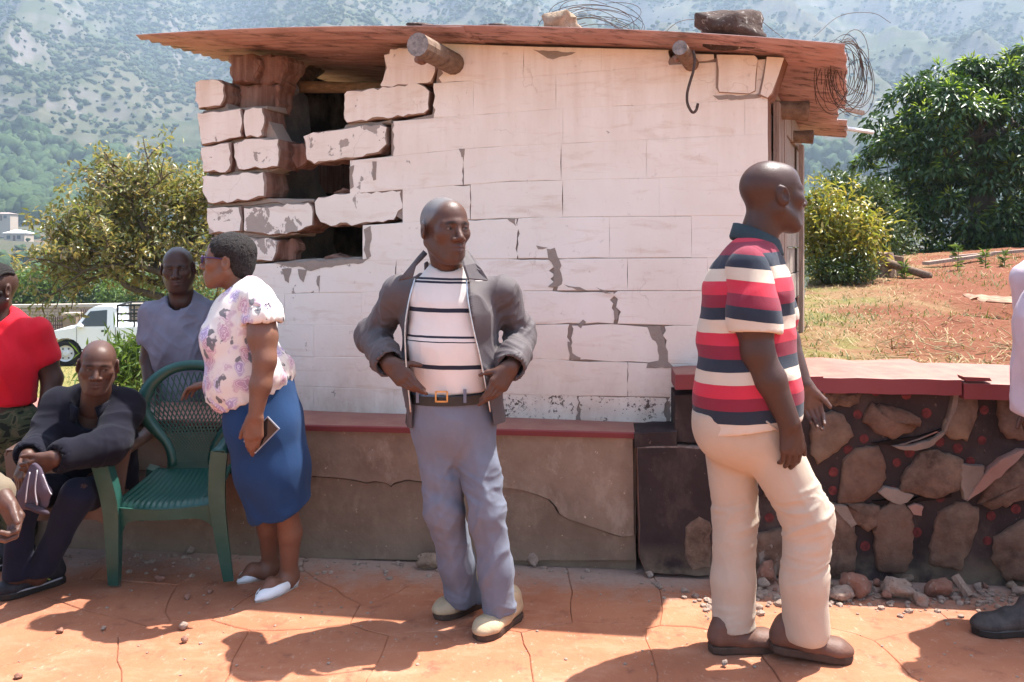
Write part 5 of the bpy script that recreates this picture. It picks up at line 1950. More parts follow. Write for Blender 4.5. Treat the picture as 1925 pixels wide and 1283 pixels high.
M_HAIR = mat_hair('short_black_hair', (0.020, 0.016, 0.015))

def woman_floral():
    y = 3.74
    pers = thing('person', 'woman in floral blouse and blue skirt resting a hand on the green chair', 'person', loc_of(G(490, 1100), G(530, 1125)))
    hd = Head(P(428, 494, y), -84, -3, 0, 0.96, jaw=0.9, fat=1.06)
    neck = P(456, 560, y + .01)
    shN, elN, wrN = P(488, 568, y - .14), P(498, 678, y - .205), P(480, 782, y - .235)
    shF, elF, wrF = P(455, 570, y + .15), P(432, 672, y + .26), P(404, 722, y + .30)
    knN, anN = P(537, 950, y - .02), P(543, 1086, y + .05)
    knF, anF = P(495, 950, y + .10), P(508, 1066, y + .18)
    arms = [dict(pts=[shN, shN * .4 + elN * .6, elN, elN * .55 + wrN * .45, wrN], rad=[.060, .060, .046, .043, .029], d=(-.10, 0.0, -1), th=(-1, -.1, 0), side=1, s=1.0,
                 kw=dict(curl=(14, 26, 18), spread=9, thumb=(24, 30))),
            dict(pts=[shF, elF, wrF], rad=[.05, .045, .030], d=(-1, .1, -.12), th=(.1, -.9, .3), side=-1, s=0.95, kw=dict(curl=(20, 30, 20), spread=3, thumb=(20, 10)))]
    F = Field(*bounds([knN, anN, knF, anF, G(481, 1133), G(447, 1098)], .1), .005)
    for kn, an, toe in ((knN, anN, G(487, 1129)), (knF, anF, G(453, 1096))):
        calf = kn * .62 + an * .38 + np.array((.012, .01, 0))
        F.chain([kn, calf, an + UP * .02, an], [.050, .051, .036, .035], .02)
        heel = np.array((an[0] + .012, an[1] + .012, .045))
        F.chain([an, heel], [.036, .034], .02)
        F.chain([an + np.array((-.012, -.02, -.02)), np.array((toe[0] * .6 + an[0] * .4, toe[1] * .6 + an[1] * .4, .045)), np.array((toe[0], toe[1], .022))], [.034, .030, .014], .025)
    extra = [F.mesh()]
    core = [([neck, P(455, 620, y), P(468, 700, y), P(490, 800, y)], [.055, .13, .14, .13]), ([P(500, 810, y - .06), knN], [.08, .05]), ([P(490, 810, y + .06), knF], [.08, .05])]
    body(pers, hd, neck, arms, core, SKIN_C, lip=(0.18, 0.068, 0.058), rn=(.050, .056), extra=extra)
    hd.eyes(pers)
    # hair
    F = Field(*bounds([hd.c], .16), .0038)
    k = hd.s
    F.ell(hd.T(0, .020, .052), np.array((.090, .108, .088)) * k, hd.R, .01)
    F.ell(hd.T(0, .060, -.010), np.array((.074, .060, .070)) * k, hd.R, .03)
    F.ell(hd.T(0, -.080, -.030), np.array((.098, .070, .082)) * k, hd.R, .012, '-')
    for x in (-1, 1):
        F.ell(hd.T(x * .085, -.012, -.012), np.array((.04, .026, .040)) * k, hd.R, .01, '-')
    V, Q = F.mesh()
    V = wrinkle(V, Q, .004, (95, 95, 95), seed=3)
    mesh('hair', V, Q, M_HAIR, pers, True)
    # glasses
    mg = simple('purple_spectacle_frame', (0.045, 0.016, 0.09), 0.3, 0.5, 0.1, 10)
    b = MB()
    for x in (-1, 1):
        b.tube([hd.T(x * .080, .005, .016), hd.T(x * .076, -.050, .020), hd.T(x * .062, -.100, .020)], .0032, 6)
        ring = [hd.T(x * .034 + .026 * math.cos(a), -.110 + abs(x * .034 + .026 * math.cos(a)) * .14, .010 + .017 * math.sin(a)) for a in np.linspace(0, 6.283, 22)]
        b.tube(ring, .0026, 6, cap=False)
    b.tube([hd.T(-.010, -.112, .016), hd.T(.010, -.112, .016)], .0026, 6)
    b.build('glasses', mg, pers, True)
    # blouse
    lo, hi = bounds([neck, P(380, 780, y), P(560, 700, y), shN, shF], .12)
    F = Field(lo, hi, .0056)
    # fluttering cap sleeve
    F.chain([shN + UP * .006, P(493, 598, y - .155)], [.060, .080], .03)
    F.chain([shF, P(448, 606, y + .17)], [.068, .08], .03)
    F.cone(P(493, 592, y - .158), P(498, 690, y - .16), .064, .14, .006, '-')
    F.chain([P(464, 558, y), P(456, 600, y), P(452, 640, y), P(460, 700, y), P(474, 738, y)], [.095, .130, .145, .158, .158], .05)
    F.ell(P(418, 640, y - .02), (.085, .13, .085), k=.05)
    F.ell(P(432, 730, y), (.085, .13, .07), k=.05)
    F.ell(P(512, 700, y), (.08, .13, .08), k=.05)
    F.cone(P(478, 560, y - .11), P(460, 560, y + .12), .058, .055, .05)
    F.cone(neck + np.array((-.03, 0, .0)), neck + np.array((-.06, 0, .25)), .066, .12, .012, '-')
    F.cut(P(484, 748, y), (.36, 0, -1), .01)
    V, Q = F.mesh()
    slm = lambda p: near(P(492, 590, y - .155), P(494, 622, y - .155), .08, .12)(p)
    V = wrinkle(V, Q, .010, (9, 9, 4.5), roty(-.25), seed=61)
    V = wrinkle(V, Q, .022, (16, 16, 3), seed=62, mask=slm)
    V = wrinkle(V, Q, .020, (20, 20, 8), roty(-.35), seed=63, mask=near(P(425, 765, y), P(545, 722, y), .10, .2))
    mesh('blouse', V, Q, M_FLORAL, pers, True)
    # skirt
    ms = cloth('navy_blue_skirt_knit', (0.017, 0.045, 0.115), 0.9, 0.12, sheen=0.04, spec=0.12)
    lo, hi = bounds([P(420, 730, y), P(590, 990, y)], .2)
    F = Field(lo, hi, .006)
    F.chain([P(488, 735, y), P(497, 800, y), P(512, 880, y + .0), P(527, 960, y + .02)], [.148, .156, .150, .136], .05, '+', (YA, 1.0))
    F.cone(P(521, 930, y + .02), P(530, 1000, y + .02), .118, .128, .006, '-')
    F.cut(P(527, 962, y), (.30, .12, -1))
    V, Q = F.mesh()
    V = wrinkle(V, Q, .012, (8, 8, 3), roty(-.3), seed=71)
    V = wrinkle(V, Q, .012, (4, 4, 9), roty(.4), seed=72, mask=near(P(520, 930, y), P(530, 960, y), .1, .22))
    mesh('skirt', V, Q, ms, pers, True)
    # white flats
    for toe, heel in ((G(480, 1134), G(562, 1096)), (G(446, 1099), G(520, 1072))):
        d = nrm(toe - heel)
        l = np.array((-d[1], d[0], 0))
        Ln = .245
        q = lambda a, bb, c: toe - d * Ln * (1 - a) + l * bb + UP * c
        F = Field(*bounds([q(0, -.07, -.01), q(1, .07, .12), q(0, .07, 0), q(1, -.07, 0)], .02), .0042)
        F.cone(q(.15, 0, .030), q(.55, 0, .026), .036, .038, .02)
        F.cone(q(.55, 0, .022), q(.78, 0, .020), .043, .036, .03, '+', (UP, 1.5))
        F.cone(q(.78, 0, .018), q(.98, 0, .012), .034, .008, .02, '+', (UP, 1.5))
        F.cone(q(.16, 0, .075), q(.56, 0, .068), .040, .036, .006, '-')
        F.cut(q(.5, 0, .006), -UP)
        V, Q = F.mesh()
        fl = mesh('flat_shoe', V, Q, M_WHITESHOE, pers, True)
        ring = [(.03, 0), (.08, .66), (.3, .78), (.6, 1.0), (.78, .8), (.92, .4), (1.0, 0), (.92, -.4), (.78, -.8), (.6, -1.0), (.3, -.78), (.08, -.66)]
        V = [q(a, bb * .040, z) for z in (0, .007) for a, bb in ring]
        n = len(ring)
        mesh('sole', V, [list(range(n))[::-1], [n + i for i in range(n)]] + [[i, (i + 1) % n, n + (i + 1) % n, n + i] for i in range(n)], M_WHITESOLE, fl)
    # phone held in her near hand: a thing of its own
    c = P(492, 818, y - .205)
    ax = nrm(P(506, 797, y - .2) - P(468, 836, y - .2))
    n_ = nrm(np.array((0, -1, .12)))
    s_ = nrm(np.cross(ax, n_))
    R = np.stack([s_, n_, ax], 1)
    ph = thing('smartphone', 'dark smartphone held in the hand of the woman in the floral blouse', 'phone', c)
    b = MB().box(c, (.036, .0045, .072), R)
    b.build('case', simple('silver_phone_case', (0.30, 0.30, 0.32), 0.35, 0.5, 0.1), ph)
    MB().box(c + n_ * .0052, (.032, .0008, .067), R).build('screen', simple('black_phone_glass', (0.01, 0.01, 0.012), 0.08, 0.6, 0.05), ph)
woman_floral()

# ================================================================= man in the grey T-shirt behind the bench
def man_tshirt():
    y = 4.72
    pers = thing('person', 'man in grey blue T-shirt leaning on the bench behind the green chair', 'person', loc_of(P(335, 600, y + .1)))
    hd = Head(P(335, 507, y), 14, 6, -3, 1.02, jaw=1.08, fat=1.05)
    neck = P(342, 566, y + .03)
    shL, shR = P(291, 592, y + .03), P(396, 590, y + .06)
    elL, elR = P(281, 676, y + .02), P(404, 676, y + .04)
    wrL, wrR = P(285, 752, y - .10), P(398, 756, y - .10)
    arms = [dict(pts=[shL, elL, wrL], rad=[.062, .048, .034], d=(.1, -.6, -.5), th=(.9, -.2, .2), side=-1, s=1.0, kw=dict(curl=(10, 20, 15))),
            dict(pts=[shR, elR, wrR], rad=[.062, .048, .034], d=(-.1, -.6, -.5), th=(-.9, -.2, .2), side=1, s=1.0, kw=dict(curl=(10, 20, 15)))]
    pel = P(345, 800, y + .15)
    ft = [np.array((pel[0] - .1, pel[1] + .1, -.12)), np.array((pel[0] + .12, pel[1] + .05, -.12))]
    core = [([neck, P(340, 640, y + .06), pel], [.05, .10, .10]), ([pel + np.array((-.09, 0, -.05)), ft[0] + UP * .1], [.07, .04]), ([pel + np.array((.09, 0, -.05)), ft[1] + UP * .1], [.07, .04])]
    body(pers, hd, neck, arms, core, SKIN_B, stub=(0.06, 0.035, 0.03), rn=(.060, .070))
    hd.eyes(pers, .2)
    m = cloth('faded_grey_blue_jersey', (0.185, 0.178, 0.220), 0.9, 0.2)
    lo, hi = bounds([shL, shR, pel, elL], .14)
    F = Field(lo, hi, .0065)
    F.chain([P(342, 566, y + .05), P(341, 605, y + .04), P(341, 650, y + .03), P(343, 720, y + .06), P(345, 800, y + .13)], [.085, .15, .170, .156, .160], .05, '+', (YA, 1.35))
    F.cone(shL, shR, .066, .066, .06)
    F.chain([shL, shL * .45 + elL * .55], [.066, .078], .04)
    F.chain([shR, shR * .45 + elR * .55], [.066, .078], .04)
    for sh, el in ((shL, elL), (shR, elR)):
        F.cone(sh * .55 + el * .45, el, .062, .074, .004, '-')
        F.cut(sh * .42 + el * .58, nrm(el - sh)) if False else None
    F.cone(neck + np.array((0, -.03, -.01)), neck + np.array((0, -.06, .25)), .064, .12, .012, '-')
    F.cone(neck + np.array((0, -.11, -.055)), neck + np.array((0, -.12, .08)), .012, .06, .015, '-')
    V, Q = F.mesh()
    V = wrinkle(V, Q, .018, (9, 9, 3.5), roty(.3), seed=81, sharp=.7)
    V = wrinkle(V, Q, .014, (6, 6, 10), roty(.6), seed=82, sharp=.7)
    mesh('t_shirt', V, Q, m, pers, True)
    F = Field(*bounds([pel, ft[0], ft[1]], .2), .009)
    F.ell(pel - UP * .03, (.17, .13, .12))
    for s_, f_ in ((-1, ft[0]), (1, ft[1])):
        F.cone(pel + np.array((s_ * .09, 0, -.06)), f_ + UP * .09, .095, .07, .04)
    V, Q = F.mesh()
    mesh('trousers', V, Q, cloth('dark_brown_work_trousers', (0.05, 0.042, 0.04)), pers, True)
    for f_ in ft:
        shoe(pers, np.array((f_[0], f_[1] - .18, f_[2])), (0, -1, 0), [M_BLACK, M_SOLE_BRN], ankle=None)
man_tshirt()

# ================================================================= seated man in the navy jacket
def man_seated():
    y = 3.95
    pers = thing('person', 'bald man in dark navy jacket sitting bent forward with clasped hands', 'person', loc_of(P(180, 900, 4.1)))
    hd = Head(P(184, 690, y - .12), 22, 8, 4, 0.96, jaw=1.06, fat=1.04)
    neck = P(180, 765, y - .02)
    shL, shR = P(112, 765, y + .0), P(234, 768, y + .02)
    elL, elR = P(82, 838, y - .12), P(206, 838, y - .20)
    wrL, wrR = P(52, 858, y - .34), P(106, 862, y - .42)
    arms = [dict(pts=[elL * .5 + wrL * .5, wrL], rad=[.045, .032], d=(-.10, -.35, -.75), th=(.8, -.4, .2), side=-1, s=1.02, kw=dict(curl=(20, 35, 25), spread=5, thumb=(25, 15))),
            dict(pts=[elR * .5 + wrR * .5, wrR], rad=[.045, .033], d=(-.85, -.2, -.38), th=(-.2, -.4, .8), side=1, s=1.04, kw=dict(curl=(28, 38, 28), spread=4, thumb=(24, 15)))]
    hp = P(190, 920, y + .22)
    knL, knR = P(46, 922, y - .26), P(146, 930, y - .24)
    anL, anR = P(30, 1085, y - .26), P(72, 1085, y - .22)
    core = [([neck, P(180, 830, y + .08), hp], [.06, .15, .14]), ([P(150, 925, y + .2), knL, anL], [.08, .055, .04]), ([P(215, 925, y + .2), knR, anR], [.08, .055, .04]),
            ([shL, elL], [.05, .045]), ([shR, elR], [.05, .045])]
    body(pers, hd, neck, arms, core, SKIN_A, stub=(0.08, 0.055, 0.046), rn=(.060, .068))
    hd.eyes(pers, .45)
    m = cloth('dark_navy_fleece', (0.0085, 0.0080, 0.0135), 0.95, 0.25, sheen=0.04, spec=0.1)
    lo, hi = bounds([shL, shR, elL, elR, wrL, wrR, hp, neck], .12)
    F = Field(lo, hi, .0062)
    F.chain([P(178, 775, y + .02), P(178, 820, y + .06), P(186, 900, y + .18)], [.15, .175, .18], .06, '+', ((0, .8, .6), 1.25))
    F.cone(shL, shR, .075, .078, .06)
    F.chain([shL, elL, wrL * .9 + elL * .1], [.084, .072, .055], .03)
    F.chain([shR, elR, wrR * .9 + elR * .1], [.086, .076, .057], .03)
    for el, wr in ((elL, wrL), (elR, wrR)):
        a_ = nrm(wr - el)
        F.cone(wr - a_ * .06, wr + a_ * .06, .044, .052, .004, '-')
    F.cone(neck + np.array((0, -.05, -.02)), neck + np.array((.02, -.14, .2)), .070, .12, .015, '-')
    V, Q = F.mesh()
    V = wrinkle(V, Q, .012, (7, 7, 6), seed=91)
    for k, (a, b_) in enumerate(((elL, wrL), (elR, wrR), (shR, elR), (shL, elL))):
        V = wrinkle(V, Q, .018, (5, 5, 15), limbR(a, b_) @ rotx(.4), seed=95 + k, mask=lambda p, a=a, b_=b_: near(a * .7 + b_ * .3, b_, .07, .12)(p))
    mesh('jacket', V, Q, m, pers, True)
    b = MB()
    ring = [neck + np.array((.088 * math.cos(a), .075 * math.sin(a) - .03, .022 + .035 * math.sin(a))) for a in np.linspace(-1.0, math.pi + 1.2, 30)]
    b.sweep(ring, [(-.006, -.036), (.010, -.040), (.008, .022), (-.006, .022)], UP)
    b.build('collar', m, pers, True)
    mt = cloth('dark_blue_trousers', (0.012, 0.013, 0.026), 0.85, 0.25, sheen=0.05, spec=0.1)
    F = Field(*bounds([hp, knL, knR, anL, anR, P(215, 925, y + .2)], .16), .0075)
    F.ell(hp - UP * .0, (.16, .15, .09), k=.04)
    F.chain([P(150, 925, y + .2), knL, anL], [.088, .064, .050], .018)
    F.chain([P(215, 925, y + .2), knR, anR], [.088, .066, .050], .018)
    F.cut((0, 0, .082), (0, 0, -1))
    V, Q = F.mesh()
    V = wrinkle(V, Q, .014, (6, 6, 7), seed=101)
    mesh('trousers', V, Q, mt, pers, True)
    m1 = simple('black_trainer_mesh', (0.022, 0.020, 0.024), 0.7, 0.3, 0.3, 40, 0.4, 200)
    mgr = simple('lime_trainer_trim', (0.42, 0.52, 0.10), 0.5, 0.4, 0.1)
    mgy = simple('grey_trainer_trim', (0.34, 0.33, 0.36), 0.5, 0.4, 0.1)
    for toe, dr, an in ((G(-8, 1130), (-.62, -.78, 0), anR), (G(-60, 1085), (-.62, -.78, 0), anL)):
        _, q = shoe(pers, toe, dr, [m1, M_BLACK], .29, .050, .075, .03, ankle=an)
        for sd in (1, -1):
            MB().tube(spline([q(.30, sd * .045, .040), q(.42, sd * .044, .062), q(.50, sd * .046, .045), q(.60, sd * .046, .062)], 14), .0035, 5).build('trim', mgr, pers, True)
            MB().tube(spline([q(.12, sd * .046, .034), q(.45, sd * .053, .030), q(.78, sd * .050, .030)], 12), .004, 5).build('trim', mgy, pers, True)
        for k in range(4):
            MB().tube(spline([q(.44 + .07 * k, .022, .073 - .005 * k), q(.46 + .07 * k, 0, .079 - .005 * k), q(.44 + .07 * k, -.022, .073 - .005 * k)], 8), .003, 5).build('lace', mgy, pers, True)
    # folded cap hanging from his hands: a thing of its own
    yc = y - .46
    cp = thing('folded_cap', 'dark mauve folded cap with pale piping hanging from the seated man\'s hands', 'cap', P(65, 960, yc))
    F = Field(*bounds([P(30, 870, yc), P(100, 965, yc)], .06), .0045)
    F.chain([P(64, 878, yc), P(66, 910, yc), P(60, 945, yc + .01)], [.018, .032, .034], .02, '+', (YA, 2.2))
    F.chain([P(72, 885, yc), P(86, 925, yc - .01), P(84, 950, yc)], [.014, .022, .012], .012, '+', (YA, 2.0))
    F.chain([P(58, 885, yc), P(42, 930, yc), P(40, 955, yc)], [.012, .020, .010], .012, '+', (YA, 2.0))
    V, Q = F.mesh()
    V = wrinkle(V, Q, .012, (14, 14, 4), seed=7)
    cm = mesh('crown', V, Q, cloth('mauve_cap_cloth', (0.10, 0.075, 0.10)), cp, True)
    for us in ([(56, 888), (51, 915), (48, 945)], [(70, 884), (66, 920), (70, 950)], [(80, 892), (92, 922), (97, 930)]):
        MB().tube(spline([P(u, v, yc - .032) for u, v in us], 10), .0028, 5).build('piping', cloth('pale_piping', (0.45, 0.42, 0.45)), cm, True)
    F = Field(*bounds([P(60, 965, yc), P(90, 985, yc)], .06), .005)
    F.ell(P(70, 958, yc - .02), (.055, .016, .014), roty(.35))
    V, Q = F.mesh()
    mesh('brim', V, Q, cloth('dark_cap_brim', (0.05, 0.036, 0.046)), cp, True)
man_seated()

# ================================================================= woman in the red blouse at the left edge
def woman_red():
    y = 4.28
    pers = thing('person', 'woman in bright red blouse and camouflage trousers at the left edge', 'person', loc_of(P(5, 800, y)))
    hd = Head(P(-10, 548, y), -24, 0, 0, 1.04, jaw=.95)
    neck = P(2, 612, y + .02)
    shR, elR, wrR = P(66, 628, y + .02), P(98, 712, y + .06), P(84, 815, y - .02)
    shL, elL, wrL = P(-70, 628, y), P(-100, 715, y), P(-80, 810, y - .06)
    arms = [dict(pts=[shR, shR * .4 + elR * .6, elR, elR * .5 + wrR * .5, wrR], rad=[.058, .058, .050, .044, .032], d=(-.1, 0, -1), th=(-.6, -.6, 0), side=1, s=.95, kw=dict(curl=(20, 25, 20))),
            dict(pts=[shL, elL, wrL], rad=[.06, .05, .032], d=(.1, 0, -1), th=(.6, -.6, 0), side=-1, s=.95, kw=dict(curl=(20, 25, 20)))]
    hp = P(0, 790, y)
    an = [np.array((hp[0] - .1, y, .1)), np.array((hp[0] + .1, y, .1))]
    core = [([neck, P(0, 680, y), hp], [.055, .13, .13]), ([hp + np.array((-.09, 0, -.05)), an[0]], [.07, .04]), ([hp + np.array((.09, 0, -.05)), an[1]], [.07, .04])]
    body(pers, hd, neck, arms, core, SKIN_B, rn=(.05, .06))
    hd.eyes(pers)
    # braided hair in rows
    b = MB()
    for a in np.linspace(-1.25, 1.25, 13):
        pts = []
        for t_ in np.linspace(-.15, 1.0, 12):
            th = math.radians(-38 + 165 * t_)
            rr = 1.035
            pts.append(hd.T(.079 * rr * math.sin(a) * math.cos(th * .35), -.070 * math.cos(th) * rr + .016, .038 + .087 * math.sin(th) * rr * math.cos(a * .75)))
        b.tube(spline(pts, 26), [.0105 + .002 * math.sin(i * 2.2) for i in range(26)], 6)
    b.build('braids', M_HAIR, pers, True)
    e = hd.T(.083, .006, -.036)
    mesh('earring', e + IV2 * .0065, IF2, M_STEEL, pers, True)
    m = cloth('bright_red_blouse_cloth', (0.52, 0.008, 0.020), 0.8, 0.12)
    F = Field(*bounds([shL, shR, P(0, 770, y), neck], .15), .0065)
    F.chain([P(0, 630, y + .02), P(0, 690, y - .01), P(2, 762, y)], [.15, .176, .160], .05, '+', (YA, 1.3))
    F.cone(shL, shR, .075, .075, .05)
    F.chain([shR, shR * .5 + elR * .5], [.078, .082], .04)
    F.chain([shL, shL * .5 + elL * .5], [.078, .082], .04)
    for sh, el in ((shL, elL), (shR, elR)):
        F.cone(sh * .6 + el * .4, el, .062, .07, .004, '-')
    F.cone(neck + np.array((0, -.04, 0)), neck + np.array((0, -.1, .25)), .056, .11, .01, '-')
    F.cut(P(0, 758, y), (0, 0, -1), .01)
    V, Q = F.mesh()
    V = wrinkle(V, Q, .016, (9, 9, 3.5), roty(-.4), seed=111)
    mesh('blouse', V, Q, m, pers, True)
    t = NT('camouflage_cloth')
    p = t.tc()
    c = t.ramp(t.noise(t.map(p, (1, 1, 1.5)), 11, 3, .5, .8), [(0, (.014, .016, .012)), (.44, (.045, .055, .028)), (.54, (.085, .075, .042)), (.62, (.02, .026, .016))], 'CONSTANT')
    t.bump(t.noise(p, 18, 4), .3, .008)
    mcam = t.done(c, .9, .15)
    F = Field(*bounds([hp, an[0], an[1]], .2), .008)
    F.ell(hp - UP * .01, (.175, .14, .15), k=.04)
    for s_, a_ in ((-1, an[0]), (1, an[1])):
        F.cone(hp + np.array((s_ * .085, 0, -.05)), a_, .105, .075, .04)
    F.cut(P(0, 748, y), (0, 0, 1))
    V, Q = F.mesh()
    V = wrinkle(V, Q, .012, (7, 7, 6), seed=113)
    mesh('trousers', V, Q, mcam, pers, True)
    for a_ in an:
        shoe(pers, np.array((a_[0], a_[1] - .17, 0)), (0, -1, 0), [M_BLACK, M_SOLE_BRN])
woman_red()

# ================================================================= two people cut off by the frame
def man_left_edge():
    y = 2.95
    hx = P(-190, 900, y)[0]
    pers = thing('person', 'person in khaki sleeve reaching in from the lower left edge', 'person', (hx, y + .1, 0))
    hd = Head((hx, y - .02, 1.26), 30, 5, 0, 1.02)
    neck = np.array((hx, y + .03, 1.10))
    sh1, sh2 = np.array((hx + .17, y, 1.02)), np.array((hx - .19, y + .05, 1.02))
    el1, wr1 = np.array((hx + .235, y - .06, .74)), P(2, 932, y - .16)
    el2, wr2 = np.array((hx - .24, y - .06, .74)), np.array((hx + .0, y - .30, .66))
    arms = [dict(pts=[el1 * .4 + wr1 * .6, wr1], rad=[.045, .034], d=(.55, -.1, -.75), th=(.7, -.4, .3), side=1, s=1.1, kw=dict(curl=(40, 55, 40), spread=3, thumb=(20, 25))),
            dict(pts=[el2, wr2], rad=[.045, .034], d=(.8, -.3, -.2), th=(.3, -.3, .8), side=-1, s=1.05, kw=dict(curl=(20, 25, 20)))]
    hp = np.array((hx, y + .12, .50))
    kn = [np.array((hx - .14, y - .32, .50)), np.array((hx + .06, y - .34, .50))]
    an = [np.array((hx - .14, y - .30, .10)), np.array((hx + .05, y - .32, .10))]
    core = [([neck, np.array((hx, y + .06, .85)), hp], [.06, .15, .14]), ([hp, kn[0], an[0]], [.08, .055, .04]), ([hp, kn[1], an[1]], [.08, .055, .04])]
    body(pers, hd, neck, arms, core, SKIN_A)
    hd.eyes(pers)
    m = cloth('khaki_shirt_cloth', (0.16, 0.125, 0.085))
    F = Field(*bounds([sh1, sh2, hp, wr1, el2], .13), .008)
    F.chain([np.array((hx, y + .04, 1.03)), np.array((hx, y + .06, .8)), hp], [.15, .18, .17], .05, '+', (YA, 1.3))
    F.cone(sh1, sh2, .075, .075, .05)
    F.chain([sh1, el1, el1 * .12 + wr1 * .88], [.078, .066, .052], .03)
    F.chain([sh2, el2], [.078, .07], .03)
    F.cone(neck, neck + UP * .3, .065, .1, .01, '-')
    V, Q = F.mesh()
    V = wrinkle(V, Q, .014, (8, 8, 8), seed=121)
    mesh('shirt', V, Q, m, pers, True)
    mt = cloth('grey_trousers_cloth', (0.07, 0.065, 0.07))
    F = Field(*bounds([hp, *kn, *an], .16), .009)
    F.ell(hp, (.17, .16, .11), k=.04)
    for k_, a_ in zip(kn, an):
        F.chain([hp + np.array((k_[0] - hx, 0, 0)) * .8, k_, a_], [.09, .078, .066], .04)
    V, Q = F.mesh()
    mesh('trousers', V, Q, mt, pers, True)
    for a_ in an:
        shoe(pers, np.array((a_[0], a_[1] - .18, 0)), (0, -1, 0), [M_BLACK, M_SOLE_BRN])
    return hx, y
LEFT_AT = man_left_edge()

def man_right_edge():
    y = 3.36
    hx = P(2000, 900, y)[0]
    pers = thing('person', 'person in pale lilac shirt and blue trousers cut off by the right edge', 'person', (hx, y, 0))
    hd = Head((hx - .03, y, 1.60), -80, 0, 0, 1.05)
    neck = np.array((hx + .02, y, 1.44))
    shN, elN, wrN = np.array((hx, y - .19, 1.38)), np.array((hx - .02, y - .24, 1.10)), P(1990, 800, y - .26)
    shF, elF, wrF = np.array((hx, y + .19, 1.38)), np.array((hx + .05, y + .24, 1.10)), np.array((hx + .02, y + .24, .86))
    arms = [dict(pts=[elN, wrN], rad=[.048, .034], d=(-.05, 0, -1), th=(-1, -.1, 0), side=1, s=1.05, kw=dict(curl=(20, 25, 20))),
            dict(pts=[elF, wrF], rad=[.048, .034], d=(0, 0, -1), th=(-1, .1, 0), side=-1, s=1.05, kw=dict(curl=(20, 25, 20)))]
    hp = np.array((hx + .02, y, .92))
    kn = [np.array((hx + .0, y - .09, .52)), np.array((hx + .14, y + .09, .52))]
    an = [np.array((hx + .01, y - .06, .12)), np.array((hx + .24, y + .12, .12))]
    core = [([neck, np.array((hx, y, 1.2)), hp], [.06, .15, .14]), ([hp, kn[0], an[0]], [.08, .055, .04]), ([hp, kn[1], an[1]], [.08, .055, .04])]
    body(pers, hd, neck, arms, core, SKIN_B)
    hd.eyes(pers)
    m = cloth('pale_lilac_shirt_cloth', (0.55, 0.47, 0.52), 0.8, 0.08)
    F = Field(*bounds([shN, shF, hp - UP * .15, elN, elF], .16), .008)
    F.chain([neck - UP * .06, np.array((hx, y, 1.2)), np.array((hx, y, 1.0)), np.array((hx, y, .82))], [.12, .165, .17, .185], .05)
    F.cone(shN, shF, .075, .075, .05)
    F.chain([shN, elN], [.08, .085], .03)
    F.chain([shF, elF], [.08, .085], .03)
    F.cone(neck, neck + UP * .3, .065, .1, .01, '-')
    F.cut((hx, y, P(0, 770, y)[2]), (.12, 0, -1))
    V, Q = F.mesh()
    V = wrinkle(V, Q, .014, (8, 8, 5), seed=131)
    mesh('shirt', V, Q, m, pers, True)
    mt = cloth('royal_blue_trouser_cloth', (0.03, 0.03, 0.16))
    F = Field(*bounds([hp, *kn, *an], .16), .008)
    F.ell(hp, (.15, .17, .15), k=.04)
    for s_, k_, a_ in ((-1, kn[0], an[0]), (1, kn[1], an[1])):
        F.chain([hp + np.array((0, s_ * .08, -.05)), k_, a_ - UP * .03], [.10, .078, .072], .035)
    F.cut((0, 0, .075), (0, 0, -1))
    F.cut((0, 0, .93), (0, 0, 1))
    V, Q = F.mesh()
    V = wrinkle(V, Q, .010, (8, 8, 5), seed=133)
    mesh('trousers', V, Q, mt, pers, True)
    ms = simple('dusty_black_trainer', (0.05, 0.043, 0.04), 0.7, 0.3, 0.35, 25, 0.3, 160)
    mw = simple('dusty_grey_trainer_toe', (0.24, 0.205, 0.18), 0.8, 0.2, 0.2, 25)
    _, q = shoe(pers, G(1828, 1192), (-1, -.05, 0), [ms, M_BLACK], .30, .050, .075, .03, ankle=an[0])
    b = MB()
    for k in range(5):
        b = MB().tube(spline([q(.42 + .07 * k, .025, .080 - .004 * k), q(.44 + .07 * k, 0, .087 - .005 * k), q(.47 + .07 * k, -.027, .076 - .004 * k)], 8), .0032, 5)
        b.build('lace', mw, pers, True)
    shoe(pers, np.array((an[1][0] - .17, an[1][1], 0)), (-1, .1, 0), [ms, M_BLACK], .30, .050, .075, .03, ankle=an[1])
man_right_edge()
# ------------------------------------------------------------------ plastic garden chairs
def mat_plastic(name, rgb):
    t = NT(name)
    p = t.tc()
    c = t.mix(t.ramp(t.noise(p, 6, 5, .65), [(.4, 0), (.75, .35)]), rgb, tuple(min(1, q * 1.5 + .05) for q in rgb))
    c = t.mix(t.ramp(t.noise(p, 60, 3, .7), [(.66, 0), (.76, .3)]), c, (.22, .19, .15))
    t.bump(t.noise(p, 120, 3), .06, .002)
    return t.done(c, t.ramp(t.noise(p, 9, 4), [(.3, .28), (.7, .48)]), .5)
M_GREEN = mat_plastic('dark_green_chair_plastic', (0.009, 0.062, 0.045))
M_BROWN = mat_plastic('dull_brown_chair_plastic', (0.110, 0.060, 0.040))

